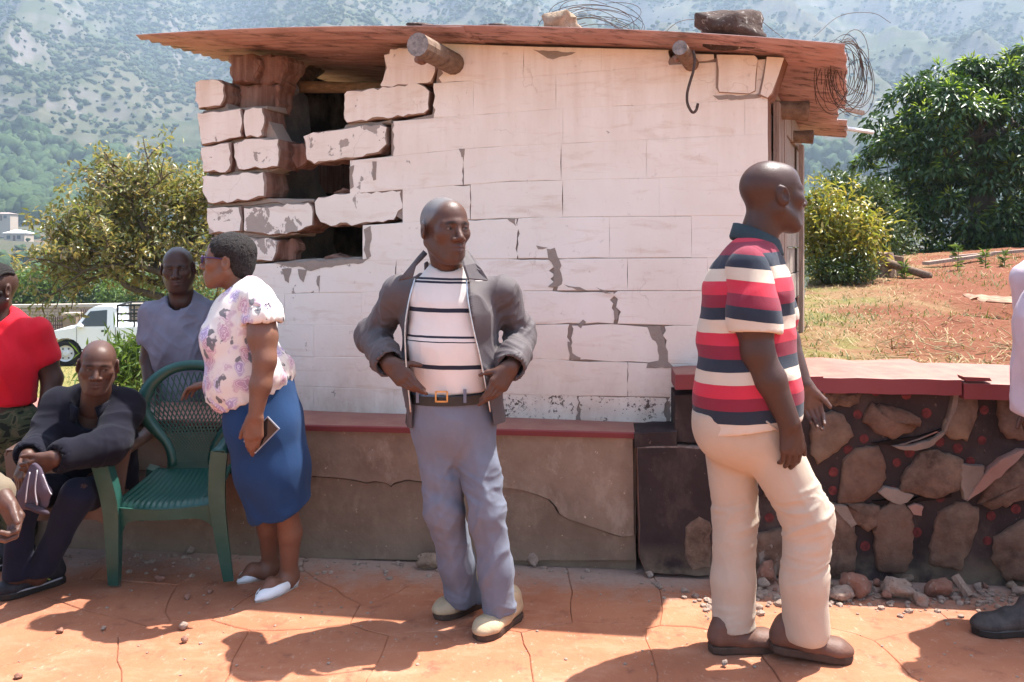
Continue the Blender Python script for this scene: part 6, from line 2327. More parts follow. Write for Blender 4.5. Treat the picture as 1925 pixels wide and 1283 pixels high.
def make_chair(name, label, origin, yaw, tilt, mat, lattice=True, group=None, sc=(.84, .95, .94), bz=1.0):
    """local frame: x right, y towards the back, z up, origin under the seat centre"""
    origin = np.asarray(origin, float)
    R = rotz(yaw) @ roty(tilt[1]) @ rotx(tilt[0]) @ np.diag(sc)
    T = lambda x, y, z: origin + R @ np.array((x, y, z), float)
    V3 = lambda v: R @ np.array(v, float)
    ch = thing(name, label, 'chair', origin, group)
    # seat: dished panel with ribs running front to back
    nx, ny = 60, 18
    hw = lambda t: .245 - .05 * t
    V, F = [], []
    for s in (0, 1):
        for j in range(ny + 1):
            t = j / ny
            for i in range(nx + 1):
                a = -1 + 2 * i / nx
                x = a * hw(t)
                y = -.225 + .45 * t - .045 * (1 - t) * (1 - a * a)
                z = .415 - .020 * t - .018 * (1 - a * a) * math.sin(math.pi * min(1, t * 1.1))
                z -= .030 * max(0, (0.12 - t) / .12) ** 2
                if s == 0:
                    z += .0042 * math.cos(a * math.pi * 17) * (1 if .03 < t < .93 else .3)
                else:
                    z -= .014
                V.append(T(x, y, z))
    q = lambda s, j, i: s * (ny + 1) * (nx + 1) + j * (nx + 1) + i
    for j in range(ny):
        for i in range(nx):
            F.append([q(0, j, i), q(0, j, i + 1), q(0, j + 1, i + 1), q(0, j + 1, i)])
            F.append([q(1, j, i), q(1, j + 1, i), q(1, j + 1, i + 1), q(1, j, i + 1)])
    for i in range(nx):
        F.append([q(0, 0, i), q(1, 0, i), q(1, 0, i + 1), q(0, 0, i + 1)])
        F.append([q(0, ny, i), q(0, ny, i + 1), q(1, ny, i + 1), q(1, ny, i)])
    for j in range(ny):
        F.append([q(0, j, 0), q(0, j + 1, 0), q(1, j + 1, 0), q(1, j, 0)])
        F.append([q(0, j, nx), q(1, j, nx), q(1, j + 1, nx), q(0, j + 1, nx)])
    mesh('seat', V, F, mat, ch, True)
    # apron under the front edge, arched between the legs
    b = MB()
    top, bot = [], []
    n = 22
    for i in range(n + 1):
        a = -1 + 2 * i / n
        y = -.225 - .045 * (1 - a * a) - .006
        top.append((a * .245, y, .392))
        bot.append((a * .245, y, .335 - .16 * abs(a) ** 7))
    V = [T(*p) for p in top] + [T(*p) for p in bot] + [T(p[0], p[1] + .012, p[2]) for p in top] + [T(p[0], p[1] + .012, p[2]) for p in bot]
    m = n + 1
    F = []
    for i in range(n):
        F += [[i, m + i, m + i + 1, i + 1], [2 * m + i, 2 * m + i + 1, 3 * m + i + 1, 3 * m + i], [m + i, 3 * m + i, 3 * m + i + 1, m + i + 1], [i, i + 1, 2 * m + i + 1, 2 * m + i]]
    b.add(V, F)
    b.build('front_apron', mat, ch, False)
    for sx in (-1, 1):
        # front leg: an angle section that runs up into the arm support
        pts = [T(sx * .275, -.285, .012), T(sx * .262, -.262, .20), T(sx * .252, -.235, .40), T(sx * .268, -.225, .56), T(sx * .285, -.215, .655)]
        pr = [(-.036, -.018), (.036, -.018), (.036, -.004), (-.022, -.004), (-.022, .036), (-.036, .036)]
        pr = [(a * -sx, c) for a, c in pr]
        if sx > 0:
            pr = pr[::-1]
        b = MB()
        b.sweep(spline(pts, 14), pr, V3((0, 1, 0)), scale=[.62 + .38 * min(1, i / 7) for i in range(14)])
        b.build('leg', mat, ch, False)
        # rear leg, splayed back
        pts = [T(sx * .37, .35, .03), T(sx * .28, .285, .20), T(sx * .205, .215, .40)]
        b = MB()
        b.sweep(spline(pts, 10), [(-.022, -.016), (.022, -.016), (.022, .016), (-.022, .016)], V3((0, 1, 0)), scale=[.8 + .04 * i for i in range(10)])
        b.build('leg', mat, ch, False)
        # arm: broad flat rail from the front support to the back frame
        pts = [T(sx * .285, -.235, .655), T(sx * .292, -.10, .662), T(sx * .292, .06, .668), T(sx * .278, .20, .70), T(sx * .262, .262, .75)]
        b = MB()
        b.sweep(spline(pts, 16), [(-.029, -.020), (-.024, -.024), (-.020, .004), (.020, .004), (.024, -.024), (.029, -.020), (.026, .010), (-.026, .010)], V3((0, 0, 1)))
        b.build('armrest', mat, ch, True)
    # back: broad arched frame
    def bp(x, z):
        return T(x * 1.06, .205 + (z - .40) * .30 + .10 * (x / .27) ** 2 * -.35, .40 + (z - .40) * bz)
    out = [(-.115, .40), (-.135, .52), (-.215, .63), (-.262, .72), (-.262, .80), (-.215, .90), (-.12, .975), (0, 1.0), (.12, .975), (.215, .90), (.262, .80), (.262, .72), (.215, .63), (.135, .52), (.115, .40)]
    inn = [(-.070, .42), (-.095, .53), (-.155, .645), (-.195, .73), (-.195, .785), (-.160, .865), (-.09, .925), (0, .942), (.09, .925), (.160, .865), (.195, .785), (.195, .73), (.155, .645), (.095, .53), (.070, .42)]
    o2 = spline([np.array(p) for p in out], 57)
    i2 = spline([np.array(p) for p in inn], 57)
    nrmB = V3(nrm((0, -1, .30)))
    b = MB()
    V = []
    for (ox, oz), (ix, iz) in zip(o2, i2):
        mx, mz = (ox + ix) / 2, (oz + iz) / 2
        V += [bp(ox, oz), bp(mx, mz) + nrmB * .012, bp(ix, iz), bp(ix, iz) - nrmB * .012, bp(ox, oz) - nrmB * .016]
    F = []
    for k in range(len(o2) - 1):
        for j in range(5):
            F.append([k * 5 + j, k * 5 + (j + 1) % 5, (k + 1) * 5 + (j + 1) % 5, (k + 1) * 5 + j])
    F += [[4, 3, 2, 1, 0], [(len(o2) - 1) * 5 + j for j in range(5)]]
    b.add(V, F)
    bf = b.build('back_frame', mat, ch, True)
    # lattice clipped to the inner outline
    poly = np.array(i2)
    def inside(x, z):
        c = False
        for k in range(len(poly)):
            (x1, z1), (x2, z2) = poly[k], poly[k - 1]
            if (z1 > z) != (z2 > z) and x < (x2 - x1) * (z - z1) / (z2 - z1) + x1:
                c = not c
        return c
    b = MB()
    if lattice:
        for sg in (-1, 1):
            for k in range(-24, 25):
                run = []
                for z in np.linspace(.42, .945, 44):
                    # bars fan out from below
                    fan = .30 + .70 * (z - .42) / .52
                    x = (k * .0305 + sg * (z - .68) * .42 / max(fan, .3)) * fan
                    if inside(x, z):
                        run.append(bp(x, z))
                    else:
                        if len(run) > 1:
                            b.sweep(run, [(-.0028, -.002), (.0028, -.002), (.0028, .002), (-.0028, .002)], nrmB)
                        run = []
                if len(run) > 1:
                    b.sweep(run, [(-.0028, -.002), (.0028, -.002), (.0028, .002), (-.0028, .002)], nrmB)
        lt = b.build('back_lattice', mat, ch, False)
        lt['kind'] = 'stuff'
    else:
        V = [bp(x, z) - nrmB * .004 for x, z in i2] + [bp(x, z) - nrmB * .010 for x, z in i2]
        n = len(i2)
        b.add(V, [list(range(n)), [n + i for i in range(n)][::-1]] + [[i, n + i, n + (i + 1) % n, (i + 1) % n] for i in range(n)])
        b.build('back_panel', mat, ch, False)
    # link between seat and back
    b = MB()
    b.sweep([T(0, .215, .392), T(0, .225, .43)], [(-.12, -.012), (.12, -.012), (.12, .012), (-.12, .012)], V3((0, 1, 0)))
    b.build('seat_link', mat, ch, False)
    return ch

# the empty green chair, tipped slightly on its front feet
gf = (G(222, 1102) + G(402, 1098)) / 2
make_chair('plastic_chair', 'empty dark green plastic armchair with lattice back', np.array((gf[0] + .035, gf[1] + .19, .062)), math.radians(0), (math.radians(13), math.radians(-2)), M_GREEN, sc=(.93, .78, .93), bz=.88)
# the brown chair under the seated man, and one below the frame edge
sc_ = P(178, 930, 4.12)
make_chair('plastic_chair', 'dull brown plastic armchair under the seated man', np.array((sc_[0], 4.06, -.02)), math.radians(4), (0, 0), M_BROWN, False, bz=.72)
make_chair('plastic_chair', 'brown plastic armchair at the lower left edge under the person in khaki', np.array((LEFT_AT[0] - .30, LEFT_AT[1] + .10, 0)), math.radians(60), (0, 0), M_BROWN, False, bz=.8)

# ------------------------------------------------------------------ rocks on the roof and on the ground
def mat_rock(name, a, b, c3):
    t = NT(name)
    p = t.tc()
    c = t.mix(t.ramp(t.noise(p, 16, 7, .7), [(.3, 0), (.7, 1)]), a, b)
    c = t.mix(t.ramp(t.noise(p, 38, 4, .6), [(.60, 0), (.68, .9)]), c, c3)
    t.bump(t.noise(p, 45, 7, .7), 1.0, .02)
    return t.done(c, .9, .15)
M_ROCK1 = mat_rock('tan_roof_rock', (.25, .165, .105), (.50, .38, .28), (.14, .10, .08))
M_ROCK2 = mat_rock('dark_lichen_rock', (.060, .040, .034), (.125, .085, .070), (.38, .34, .30))
M_RUB = mat_rock('pale_rubble', (.30, .20, .15), (.46, .36, .29), (.22, .13, .09))
M_RUBR = mat_rock('reddish_rubble', (.26, .115, .075), (.40, .22, .16), (.42, .33, .27))
def rock_v(c, r, seed, rough=.35, fine=True):
    rr = np.random.default_rng(seed)
    V = (IV3 if fine else IV2).copy()
    for _ in range(11):
        n = nrm(rr.normal(size=3))
        d = .48 + .35 * rr.random()
        k = V @ n
        V = V - np.outer(np.maximum(k - d, 0) * .85, n)
    V = V * (1 + rough * .42 * (noise3(V * 2.2 + seed, seed) - .5)[:, None] * 2 + rough * .2 * (noise3(V * 6 + seed, seed) - .5)[:, None] * 2)
    return np.asarray(c) + V * np.asarray(r)
def rock(name, c, r, seed, mat, label, group=None, rough=.35, R=None):
    c = np.asarray(c, float)
    fine = min(r) > .03
    V = rock_v((0, 0, 0), r, seed, rough, fine)
    if R is not None:
        V = V @ R.T
    V = V + c
    return mesh(name, V, IF3 if fine else IF2, mat, None, False, label=label, cat='stone', group=group, base=(c[0], c[1], V[:, 2].min()))
def on_roof(u, d):
    best = min(np.linspace(0, 1, 400), key=lambda s: abs((roof_pt(s, d)[0] / roof_pt(s, d)[1]) * FPX + UC - u))
    p = roof_pt(best, d)
    p[2] += .02
    return p
p = on_roof(1052, .12)
rock('roof_rock', p + UP * .05, (.122, .10, .085), 4, M_ROCK1, 'tan craggy rock weighing down the roof near the middle', rough=.7)
p = on_roof(1374, .13)
rock('roof_rock', p + UP * .055, (.175, .12, .115), 9, M_ROCK2, 'large dark lichen spotted rock on the right end of the roof', rough=.7)
p = on_roof(664, .55)
rock('roof_rock', p + UP * .05, (.05, .05, .038), 14, M_ROCK1, 'small pale rock peeking over the roof left of the pole')
for u, w_, lb in ((798, .10, 'flat grey slab lying on the roof above the thick pole'), (928, .09, 'flat brown slab lying on the roof between the rocks')):
    p = on_roof(u, .10)
    rock('roof_slab', p + UP * .012, (w_, .07, .022), int(u), M_ROCK2, lb)

# coils of old fence wire
def coil(name, c, n, rad, sq, seed, label, ax):
    rr = np.random.default_rng(seed)
    b = MB()
    for k in range(n):
        e = nrm(np.array(ax) + rr.normal(0, .22, 3))
        x = nrm(np.cross(e, (0, 0, 1)))
        y = np.cross(e, x)
        r_ = rad * (.65 + .5 * rr.random())
        a0, a1 = rr.random() * 6.28, 3.6 + 2.6 * rr.random()
        off = rr.normal(0, .03, 3)
        pts = [c + off + x * r_ * math.cos(a0 + t * a1) * sq[0] + y * r_ * math.sin(a0 + t * a1) * sq[1] for t in np.linspace(0, 1, 26)]
        b.tube(pts, .0017, 4, cap=False)
    return b.build(name, M_RUST, None, False, label=label, cat='wire', base=c)
p = on_roof(1125, .42)
coil('wire_coil', p + UP * .10, 16, .17, (1.35, .62), 3, 'loose rusty wire coil on the roof behind the tan rock', (.1, -1, .25))
p = on_roof(1570, .45)
coil('wire_coil', p + np.array((.06, 0, -.04)), 26, .16, (.62, 1.05), 5, 'tangled rusty wire coil hanging over the right roof edge', (.2, -1, .0))
b = MB()
for pts in ([P(1240, 72, 4.1), P(1275, 42, 4.15), P(1320, 38, 4.2), P(1400, 50, 4.2)], [P(1420, 30, 4.2), P(1450, 55, 4.2), P(1480, 78, 4.15)], [P(1530, 70, 4.3), P(1580, 30, 4.4), P(1640, 25, 4.45), P(1675, 44, 4.45)]):
    b.tube(spline(pts, 18), .0016, 4, cap=False)
b.build('wire_strand', M_RUST, None, False, label='stray rusty wire strands springing up from the roof edge', cat='wire', base=P(1420, 70, 4.2))

# stones and rubble in the yard
STN = [  # u, v, half width px, half height px, material, seed, label
    (1000, 1053, 15, 17, M_RUB, 21, 'upright pale stone leaning on the foot of the bench wall'),
    (806, 1056, 24, 18, M_ROCK1, 22, 'grey brown stone beside the bench behind the standing man'),
    (358, 1035, 17, 9, M_RUB, 23, 'whitish broken brick lying under the green chair'),
    (345, 1177, 10, 10, M_RUB, 24, 'cubic pale stone on the sunlit paving left of the centre'),
    (348, 1203, 8, 7, M_RUBR, 25, 'small pale stone just in front of the cubic stone'),
    (113, 1186, 8, 5, M_RUBR, 26, 'small brick chip on the sunlit paving at the far left'),
    (34, 1272, 11, 6, M_RUBR, 27, 'reddish stone chip in the lower left corner'),
    (195, 1181, 7, 5, M_RUB, 28, 'tiny stone near the tip of the woman\'s shadow'),
    (300, 1089, 12, 8, M_RUBR, 29, 'flat reddish stone between the front legs of the green chair'),
    (212, 1098, 8, 7, M_RUBR, 30, 'stone touching the left front foot of the green chair'),
    (352, 1122, 9, 6, M_RUBR, 31, 'small stone in the shade before the green chair'),
    (394, 1113, 7, 5, M_RUBR, 32, 'small stone beside the right front foot of the green chair'),
    (1362, 1248, 7, 7, M_RUB, 33, 'small stone between the shadows near the walking man'),
    (1585, 1118, 28, 15, M_RUB, 34, 'pale jagged stone at the foot of the stone wall behind the walking man'),
    (1612, 1102, 40, 26, M_RUBR, 35, 'big reddish block fallen from the stone wall'),
    (1690, 1108, 34, 22, M_RUB, 36, 'grey pile stone in the rubble under the stone wall'),
    (1668, 1120, 16, 10, M_RUBR, 37, 'small reddish lump in front of the rubble'),
    (1732, 1128, 18, 14, M_RUB, 38, 'pale lump beside the long pink stone'),
    (1764, 1108, 34, 18, M_RUBR, 39, 'long pinkish stone in the rubble under the stone wall'),
    (1705, 1085, 20, 10, M_ROCK1, 40, 'upper grey stone at the back of the rubble'),
    (1915, 1112, 22, 9, M_RUB, 41, 'flat pale stone near the right edge under the wall'),
    (1440, 1078, 26, 24, M_RUBR, 42, 'broken red capped lump between the walking man\'s legs'),
    (1432, 1098, 14, 10, M_RUB, 43, 'pale rubble lump between the walking man\'s legs'),
    (1345, 1110, 14, 9, M_RUB, 44, 'pale stone beside the hole at the foot of the pier'),
    (1220, 1080, 12, 7, M_RUB, 45, 'pale stone at the foot of the dark pier'),
    (855, 1050, 10, 7, M_RUB, 46, 'small grey stone by the bench left of the upright stone'),
    (960, 1056, 9, 6, M_RUBR, 47, 'small stone by the bench between the two larger stones'),
    (1030, 1056, 10, 6, M_RUB, 48, 'small stone by the bench right of the upright stone'),
]
for u, v, hw_, hh, m_, sd, lb in STN:
    g_ = G(u, v + hh * .7)
    s_ = g_[1] / FPX
    rock('stone', g_ + UP * hh * s_ * .85, (hw_ * s_, max(hw_, hh) * s_ * .8, hh * s_ * 1.05), sd, m_, lb, rough=.5, R=rotz(sd * 1.3))
rl = np.random.default_rng(63)
for i in range(34):
    u = 1330 + 600 * rl.random()
    v = float(curve([(1300, 1105), (1560, 1098), (1925, 1106)], u)) + 14 * rl.random() ** 1.5
    hw_ = 6 + 9 * rl.random()
    g_ = G(u, v)
    s_ = g_[1] / FPX
    rock('rubble_lump', g_ + UP * hw_ * s_ * .55, (hw_ * s_, hw_ * s_ * .8, hw_ * s_ * (.55 + .3 * rl.random())), 300 + i, (M_RUB, M_RUBR, M_ROCK1)[i % 3],
         'small broken lump in the rubble along the foot of the stone wall', 'rubble lumps under the stone wall', rough=.6, R=rotz(rl.random() * 6))
# a splintered stick in the rubble
MB().bar(P(1795, 1082, 3.72), G(1822, 1126) + UP * .012, .035, .022).build('wood_splinter', M_PLANK, None, label='splintered piece of wood leaning in the rubble', cat='wood', base=G(1822, 1126))

# fine chips nobody could count
rr = np.random.default_rng(77)
V, F, nb = [], [], 0
def chips(n, pick, smin, smax, mats):
    global nb
    for _ in range(n):
        u, v = pick()
        g_ = G(u, v)
        s_ = smin + (smax - smin) * rr.random() ** 2.5
        k = IV2[:12] * 0
        vv = TET * s_ * (1 + .5 * (rr.random((len(TET), 3)) - .5)) * np.array((1, 1, .65))
        vv = vv @ rotz(rr.random() * 6.28).T
        V.extend((g_ + UP * s_ * .3 + vv).tolist())
        F.extend([[i + nb for i in f] for f in TETF])
        nb += len(TET)
bmt = bmesh.new()
bmesh.ops.create_icosphere(bmt, subdivisions=1, radius=1)
TET = np.array([v.co[:] for v in bmt.verts]); TETF = [[v.index for v in f.verts] for f in bmt.faces]
bmt.free()
base_v = lambda u: float(curve([(0, 1032), (640, 1054), (1190, 1058), (1210, 1085), (1330, 1118), (1560, 1105), (1925, 1112)], u))
chips(520, lambda: ((lambda u: (u, base_v(u) + abs(rr.normal(0, 14)) + 2))(rr.random() * 2000 - 40)), .003, .018, 0)
chips(320, lambda: ((lambda u: (u, base_v(u) + abs(rr.normal(0, 20)) + 2))(1320 + rr.random() * 620)), .004, .022, 0)
chips(260, lambda: (rr.random() * 1925, 1070 + rr.random() * 213), .002, .008, 0)
mesh('rubble_chips', V, F, M_RUB, kind='stuff', label='fine chips and crumbs of plaster scattered on the paving')
# ------------------------------------------------------------------ bank on the right
def bank_h(x, y):
    x, y = np.asarray(x, float), np.asarray(y, float)
    s = np.interp(y, [4.2, 4.6, 6, 8, 10, 12, 16, 22, 30], [.86, .885, .97, 1.10, 1.20, 1.24, 1.22, .9, -1.5])
    s = s + np.clip(x - 2.5, 0, 8) * .055 * np.clip((y - 4.5) / 4, 0, 1)
    s = s + .10 * (fbm(x * .9, y * .9, 61) - .5) * np.clip((y - 4.6) / .8, 0, 1) + .05 * (fbm(x * 4, y * 4, 62) - .5) * np.clip((y - 4.6) / .5, 0, 1)
    # earth dug away below the rusty sheet
    s = s - .16 * np.exp(-(((x - 4.2) / .7) ** 2 + ((y - 6.6) / .35) ** 2))
    return s
def mat_bank():
    t = NT('red_soil_and_dry_grass')
    p = t.pos()
    soil = t.mix(t.noise(p, 9, 6, .7), (.13, .048, .028), (.26, .105, .062))
    straw = t.mix(t.noise(t.map(p, (3, 1, 1)), 14, 5, .7), (.30, .195, .105), (.19, .12, .06))
    green = t.mix(t.noise(p, 11, 4), (.10, .13, .032), (.20, .19, .06))
    x, y, z = t.sep(p)
    n1 = t.noise(p, 1.3, 6, .65)
    lf = t.math('ADD', n1, t.math('MULTIPLY', t.math('SUBTRACT', t.math('DIVIDE', x, y), .48), -1.6))
    c = t.mix(t.ramp(lf, [(.47, 0), (.66, .9)]), soil, straw)
    c = t.mix(t.ramp(t.math('ADD', lf, t.math('MULTIPLY', t.noise(p, 4, 4), .5)), [(.92, 0), (1.05, .6)]), c, green)
    t.bump(t.noise(p, 22, 7, .75), .9, .03)
    return t.done(c, .95, .05)
xs_, ys_ = np.linspace(-3.0, 16, 190), np.concatenate([np.linspace(4.3, 9, 70), np.linspace(9.1, 30, 60)])
X2, Y2 = np.meshgrid(xs_, ys_, indexing='ij')
X2 = X2 + np.clip((Y2 - 4.3) * .38 + 4.35, 0, 40) * (1 - (X2 + 3) / 19)     # left edge follows the hut's side wall
Z2 = bank_h(X2, Y2)
n0, n1_ = X2.shape
ii = np.arange(n0 * n1_).reshape(n0, n1_)
Fb = np.stack([ii[:-1, :-1], ii[1:, :-1], ii[1:, 1:], ii[:-1, 1:]], -1).reshape(-1, 4)
mesh('bank', np.stack([X2, Y2, Z2], -1).reshape(-1, 3), Fb, mat_bank(), smooth=True, kind='structure', label='red earth bank with dry grass behind the stone wall')

def mat_leaf(name, cols, rough=.45, trans=.35, spec=.4):
    t = NT(name)
    g = t.n('ShaderNodeNewGeometry')
    isl = g.outputs['Random Per Island']
    c = t.ramp(isl, [(i / (len(cols) - 1), c_) for i, c_ in enumerate(cols)])
    m = t.done(c, rough, spec)
    tr = t.n('ShaderNodeBsdfTranslucent')
    t.l(t.mix(1.0, c, (1.0, 1.0, .55), 'MULTIPLY'), tr.inputs[0])
    mx = t.n('ShaderNodeMixShader')
    mx.inputs[0].default_value = trans
    t.l(t.b.outputs[0], mx.inputs[1])
    t.l(tr.outputs[0], mx.inputs[2])
    t.l(mx.outputs[0], t.out.inputs[0])
    return m

def leaves(P0, D, L_, Wd, r, fold=.25):
    """kite-shaped leaves with a folded midrib: arrays of base points, directions, lengths, widths"""
    n = len(P0)
    D = D / (np.linalg.norm(D, axis=1, keepdims=True) + 1e-9)
    up = r.normal(size=(n, 3)) * .5 + np.array((0, 0, 1.0))
    S_ = np.cross(D, up)
    S_ /= np.linalg.norm(S_, axis=1, keepdims=True) + 1e-9
    N = np.cross(S_, D)
    mid = P0 + D * (L_ * .45)[:, None]
    a = mid + S_ * (Wd / 2)[:, None] + N * (Wd * fold)[:, None]
    b = mid - S_ * (Wd / 2)[:, None] + N * (Wd * fold)[:, None]
    tip = P0 + D * L_[:, None] - N * (L_ * .12)[:, None]
    V = np.stack([P0, a, tip, b], 1).reshape(-1, 3)
    k = np.arange(n) * 4
    F = np.concatenate([np.stack([k, k + 1, k + 2], 1), np.stack([k, k + 2, k + 3], 1)], 0)
    return V, F

def crown_points(blobs, n, r, shell=.55):
    """cluster centres in a union of ellipsoids, more of them near the skin"""
    vol = np.array([b[1][0] * b[1][1] * b[1][2] for b in blobs])
    pick = r.choice(len(blobs), n, p=vol / vol.sum())
    d = r.normal(size=(n, 3))
    d /= np.linalg.norm(d, axis=1, keepdims=True)
    rad = (shell + (1 - shell) * r.random(n)) * (.85 + .3 * r.random(n))
    C = np.array([b[0] for b in blobs])[pick]
    Rr = np.array([b[1] for b in blobs])[pick]
    return C + d * Rr * rad[:, None], d

def branchy(b, p, d, ln, rd, depth, r, droop=.0, kids=3, minr=.004):
    q = p + d * ln
    mid = (p + q) / 2 + r.normal(0, ln * .06, 3)
    b.tube(spline([p, mid, q], 6), [rd * (1 - .45 * i / 5) for i in range(6)], 6, cap=False)
    tips = [q]
    if depth > 0:
        for _ in range(kids):
            nd = nrm(d + r.normal(0, .55, 3) + np.array((0, 0, .12 - droop)))
            tips += branchy(b, q - d * ln * .12 * r.random(), nd, ln * (.62 + .25 * r.random()), max(minr, rd * .56), depth - 1, r, droop, kids, minr)
    return tips

M_BARK = mat_wood('grey_brown_bark', (.055, .04, .03), (.15, .115, .085), .9, (5, 5, 2))

# --- reddish tree behind the bench on the left
def tree_left():
    r = np.random.default_rng(8)
    c0 = P(318, 470, 11.0)
    base = np.array((c0[0] + .1, 11.0, float(terrain_h(c0[0], 11.0)) - .05))
    t = thing('tree', 'loose leafed tree with rusty olive foliage left of the hut', 'tree', base)
    b = MB()
    top = base + np.array((.0, 0, 1.75))
    b.tube(spline([base, base + np.array((.06, 0, .8)), top], 8), [.13 - .008 * i for i in range(8)], 9)
    tips = []
    for ax in ((-.9, -.2, .5), (-.75, .3, .85), (-.35, -.3, .9), (.1, .2, 1.0), (.5, -.2, .75), (-1.0, .1, .35), (.8, .2, .4), (-.9, -.3, .3)):
        tips += branchy(b, top + r.normal(0, .08, 3), nrm(ax), .50 + .2 * r.random(), .055, 3, r, .08, 3)
    b.build('trunk', M_BARK, t, True)
    ctr = [(P(190, 405, 10.8), (.75, .8, .45)), (P(262, 345, 11), (.62, .8, .40)), (P(330, 360, 11.2), (.72, .8, .5)), (P(150, 440, 10.9), (.55, .7, .35)), (P(300, 450, 11), (.85, .9, .55)),
           (P(220, 470, 10.9), (.6, .8, .36)), (P(370, 430, 11.3), (.7, .8, .7)), (P(270, 515, 11), (.5, .7, .28)), (P(115, 430, 10.8), (.5, .5, .26)), (P(140, 470, 10.8), (.4, .5, .2)), (P(200, 335, 11), (.25, .4, .16))]
    C, d = crown_points(ctr, 500, r, .2)
    T_ = np.array([q for q in tips])
    C = np.vstack([C, T_[r.choice(len(T_), min(500, len(T_)), replace=False)] + r.normal(0, .05, (min(500, len(T_)), 3))])
    k = 15
    P0 = np.repeat(C, k, 0) + r.normal(0, .062, (len(C) * k, 3))
    D = r.normal(size=P0.shape) + np.array((0, 0, -.05))
    V, F = leaves(P0, D, .065 + .055 * r.random(len(P0)), .028 + .018 * r.random(len(P0)), r)
    mesh('crown', V, F, mat_leaf('rusty_olive_leaf', [(.13, .15, .05), (.20, .20, .075), (.28, .23, .10), (.34, .25, .12), (.18, .22, .075)], .34, .45, .5), t)
tree_left()

# --- mango tree on the right
def tree_mango():
    r = np.random.default_rng(18)
    y = 15.0
    base = np.array((P(1840, 500, y)[0], y, float(bank_h(8.3, 15.0)) - .1))
    t = thing('tree', 'big dense dark green tree with drooping leaf tufts at the right', 'tree', base)
    b = MB()
    b.tube(spline([base, base + np.array((.1, 0, .7)), base + np.array((-.05, 0, 1.5))], 8), [.26 - .012 * i for i in range(8)], 10)
    for ax in ((-.8, -.2, .6), (-.3, -.5, .9), (.5, .2, .9), (.9, -.3, .5), (0, .5, 1)):
        branchy(b, base + np.array((0, 0, 1.2)), nrm(ax), .8, .13, 2, r, 0, 3)
    b.build('trunk', M_BARK, t, True)
    blobs = [(P(1770, 270, y - .3), (1.05, 1.2, 1.1)), (P(1700, 330, y), (.72, 1.0, .85)), (P(1850, 230, y), (1.15, 1.3, .98)), (P(1930, 230, y), (1.2, 1.3, 1.1)), (P(1800, 400, y - .4), (1.2, 1.2, .85)),
             (P(1900, 370, y - .5), (1.3, 1.2, 1.0)), (P(2020, 300, y), (1.4, 1.5, 1.5)), (P(1700, 420, y - .2), (.55, .8, .75)), (P(1760, 455, y - .4), (.8, .8, .45)), (P(1880, 460, y - .5), (1.0, .9, .45)), (P(1670, 300, y), (.3, .5, .45)), (P(2120, 400, y), (1.2, 1.4, 1.4))]
    # the crown is a heap of tufted lumps
    C, d = crown_points(blobs, 900, r, .80)
    keep = np.ones(len(C), bool)
    for c_, rad in blobs:
        keep &= (((C - c_) / np.array(rad)) ** 2).sum(1) > .50
    C, d = C[keep][:430], d[keep][:430]
    k = 110
    n = len(C) * k
    a = r.normal(size=(n, 3))
    a /= np.linalg.norm(a, axis=1, keepdims=True)
    a[:, 2] = np.abs(a[:, 2]) * 1.1 - .35
    R_ = np.repeat(.20 + .16 * r.random(len(C)), k)
    P0 = np.repeat(C, k, 0) + a * (R_ * (.55 + .45 * r.random(n)))[:, None]
    D = a * .9 + r.normal(size=(n, 3)) * .35 + np.array((0, 0, -.75))
    V, F = leaves(P0, D, .10 + .06 * r.random(n), .042 + .018 * r.random(n), r, .25)
    mesh('crown', V, F, mat_leaf('dark_glossy_mango_leaf', [(.018, .046, .012), (.03, .07, .016), (.045, .095, .021), (.075, .13, .03)], .36, .26, .4), t)
    # fresh yellow-green tufts on top of many lumps
    pk = r.random(len(C)) < .7
    sel, rs_ = C[pk], R_.reshape(-1, k)[pk, 0]
    m = 26
    n = len(sel) * m
    a = r.normal(size=(n, 3))
    a /= np.linalg.norm(a, axis=1, keepdims=True)
    a[:, 2] = np.abs(a[:, 2])
    P0 = np.repeat(sel, m, 0) + a * (np.repeat(rs_, m) * np.array(.8))[:, None] * np.array((.6, .6, 1.05))
    V, F = leaves(P0, a * .8 + np.array((0, -.1, -.35)), .09 + .06 * r.random(n), .028 + .012 * r.random(n), r, .3)
    mesh('young_leaves', V, F, mat_leaf('fresh_yellow_green_leaf', [(.15, .24, .035), (.25, .34, .05), (.34, .40, .07)], .45, .5, .3), t)
tree_mango()

def bush(name, label, y, blobs, n, k, lsize, mat, seed, group=None, stems=6, droop=-.1, wid=.35):
    r = np.random.default_rng(seed)
    c = np.mean([b_[0] for b_ in blobs], 0)
    gz = float(bank_h(c[0], y)) if c[0] > 0 else float(terrain_h(c[0], y))
    base = np.array((c[0], y, gz - .03))
    t = thing(name, label, 'bush' if 'bush' in name or 'shrub' in name else 'tree', base, group)
    b = MB()
    for i in range(stems):
        tgt = np.array(blobs[i % len(blobs)][0]) + r.normal(0, .1, 3) * np.array(blobs[i % len(blobs)][1])
        s0 = base + np.array((r.normal(0, .05), r.normal(0, .05), 0))
        m_ = (s0 + tgt) / 2 + r.normal(0, .06, 3)
        b.tube(spline([s0, m_, tgt], 8), [.02 * (1 + lsize * 6) * (1 - .09 * q_) for q_ in range(8)], 6)
    b.build('stem', M_BARK, t, True)
    C, d = crown_points(blobs, n, r, .4)
    P0 = np.repeat(C, k, 0) + r.normal(0, lsize * .8, (n * k, 3))
    D = r.normal(size=P0.shape) + np.repeat(d, k, 0) * .6 + np.array((0, 0, droop))
    V, F = leaves(P0, D, lsize * (.7 + .7 * r.random(len(P0))), lsize * wid * (.8 + .5 * r.random(len(P0))), r)
    mesh('foliage', V, F, mat, t)
    return t
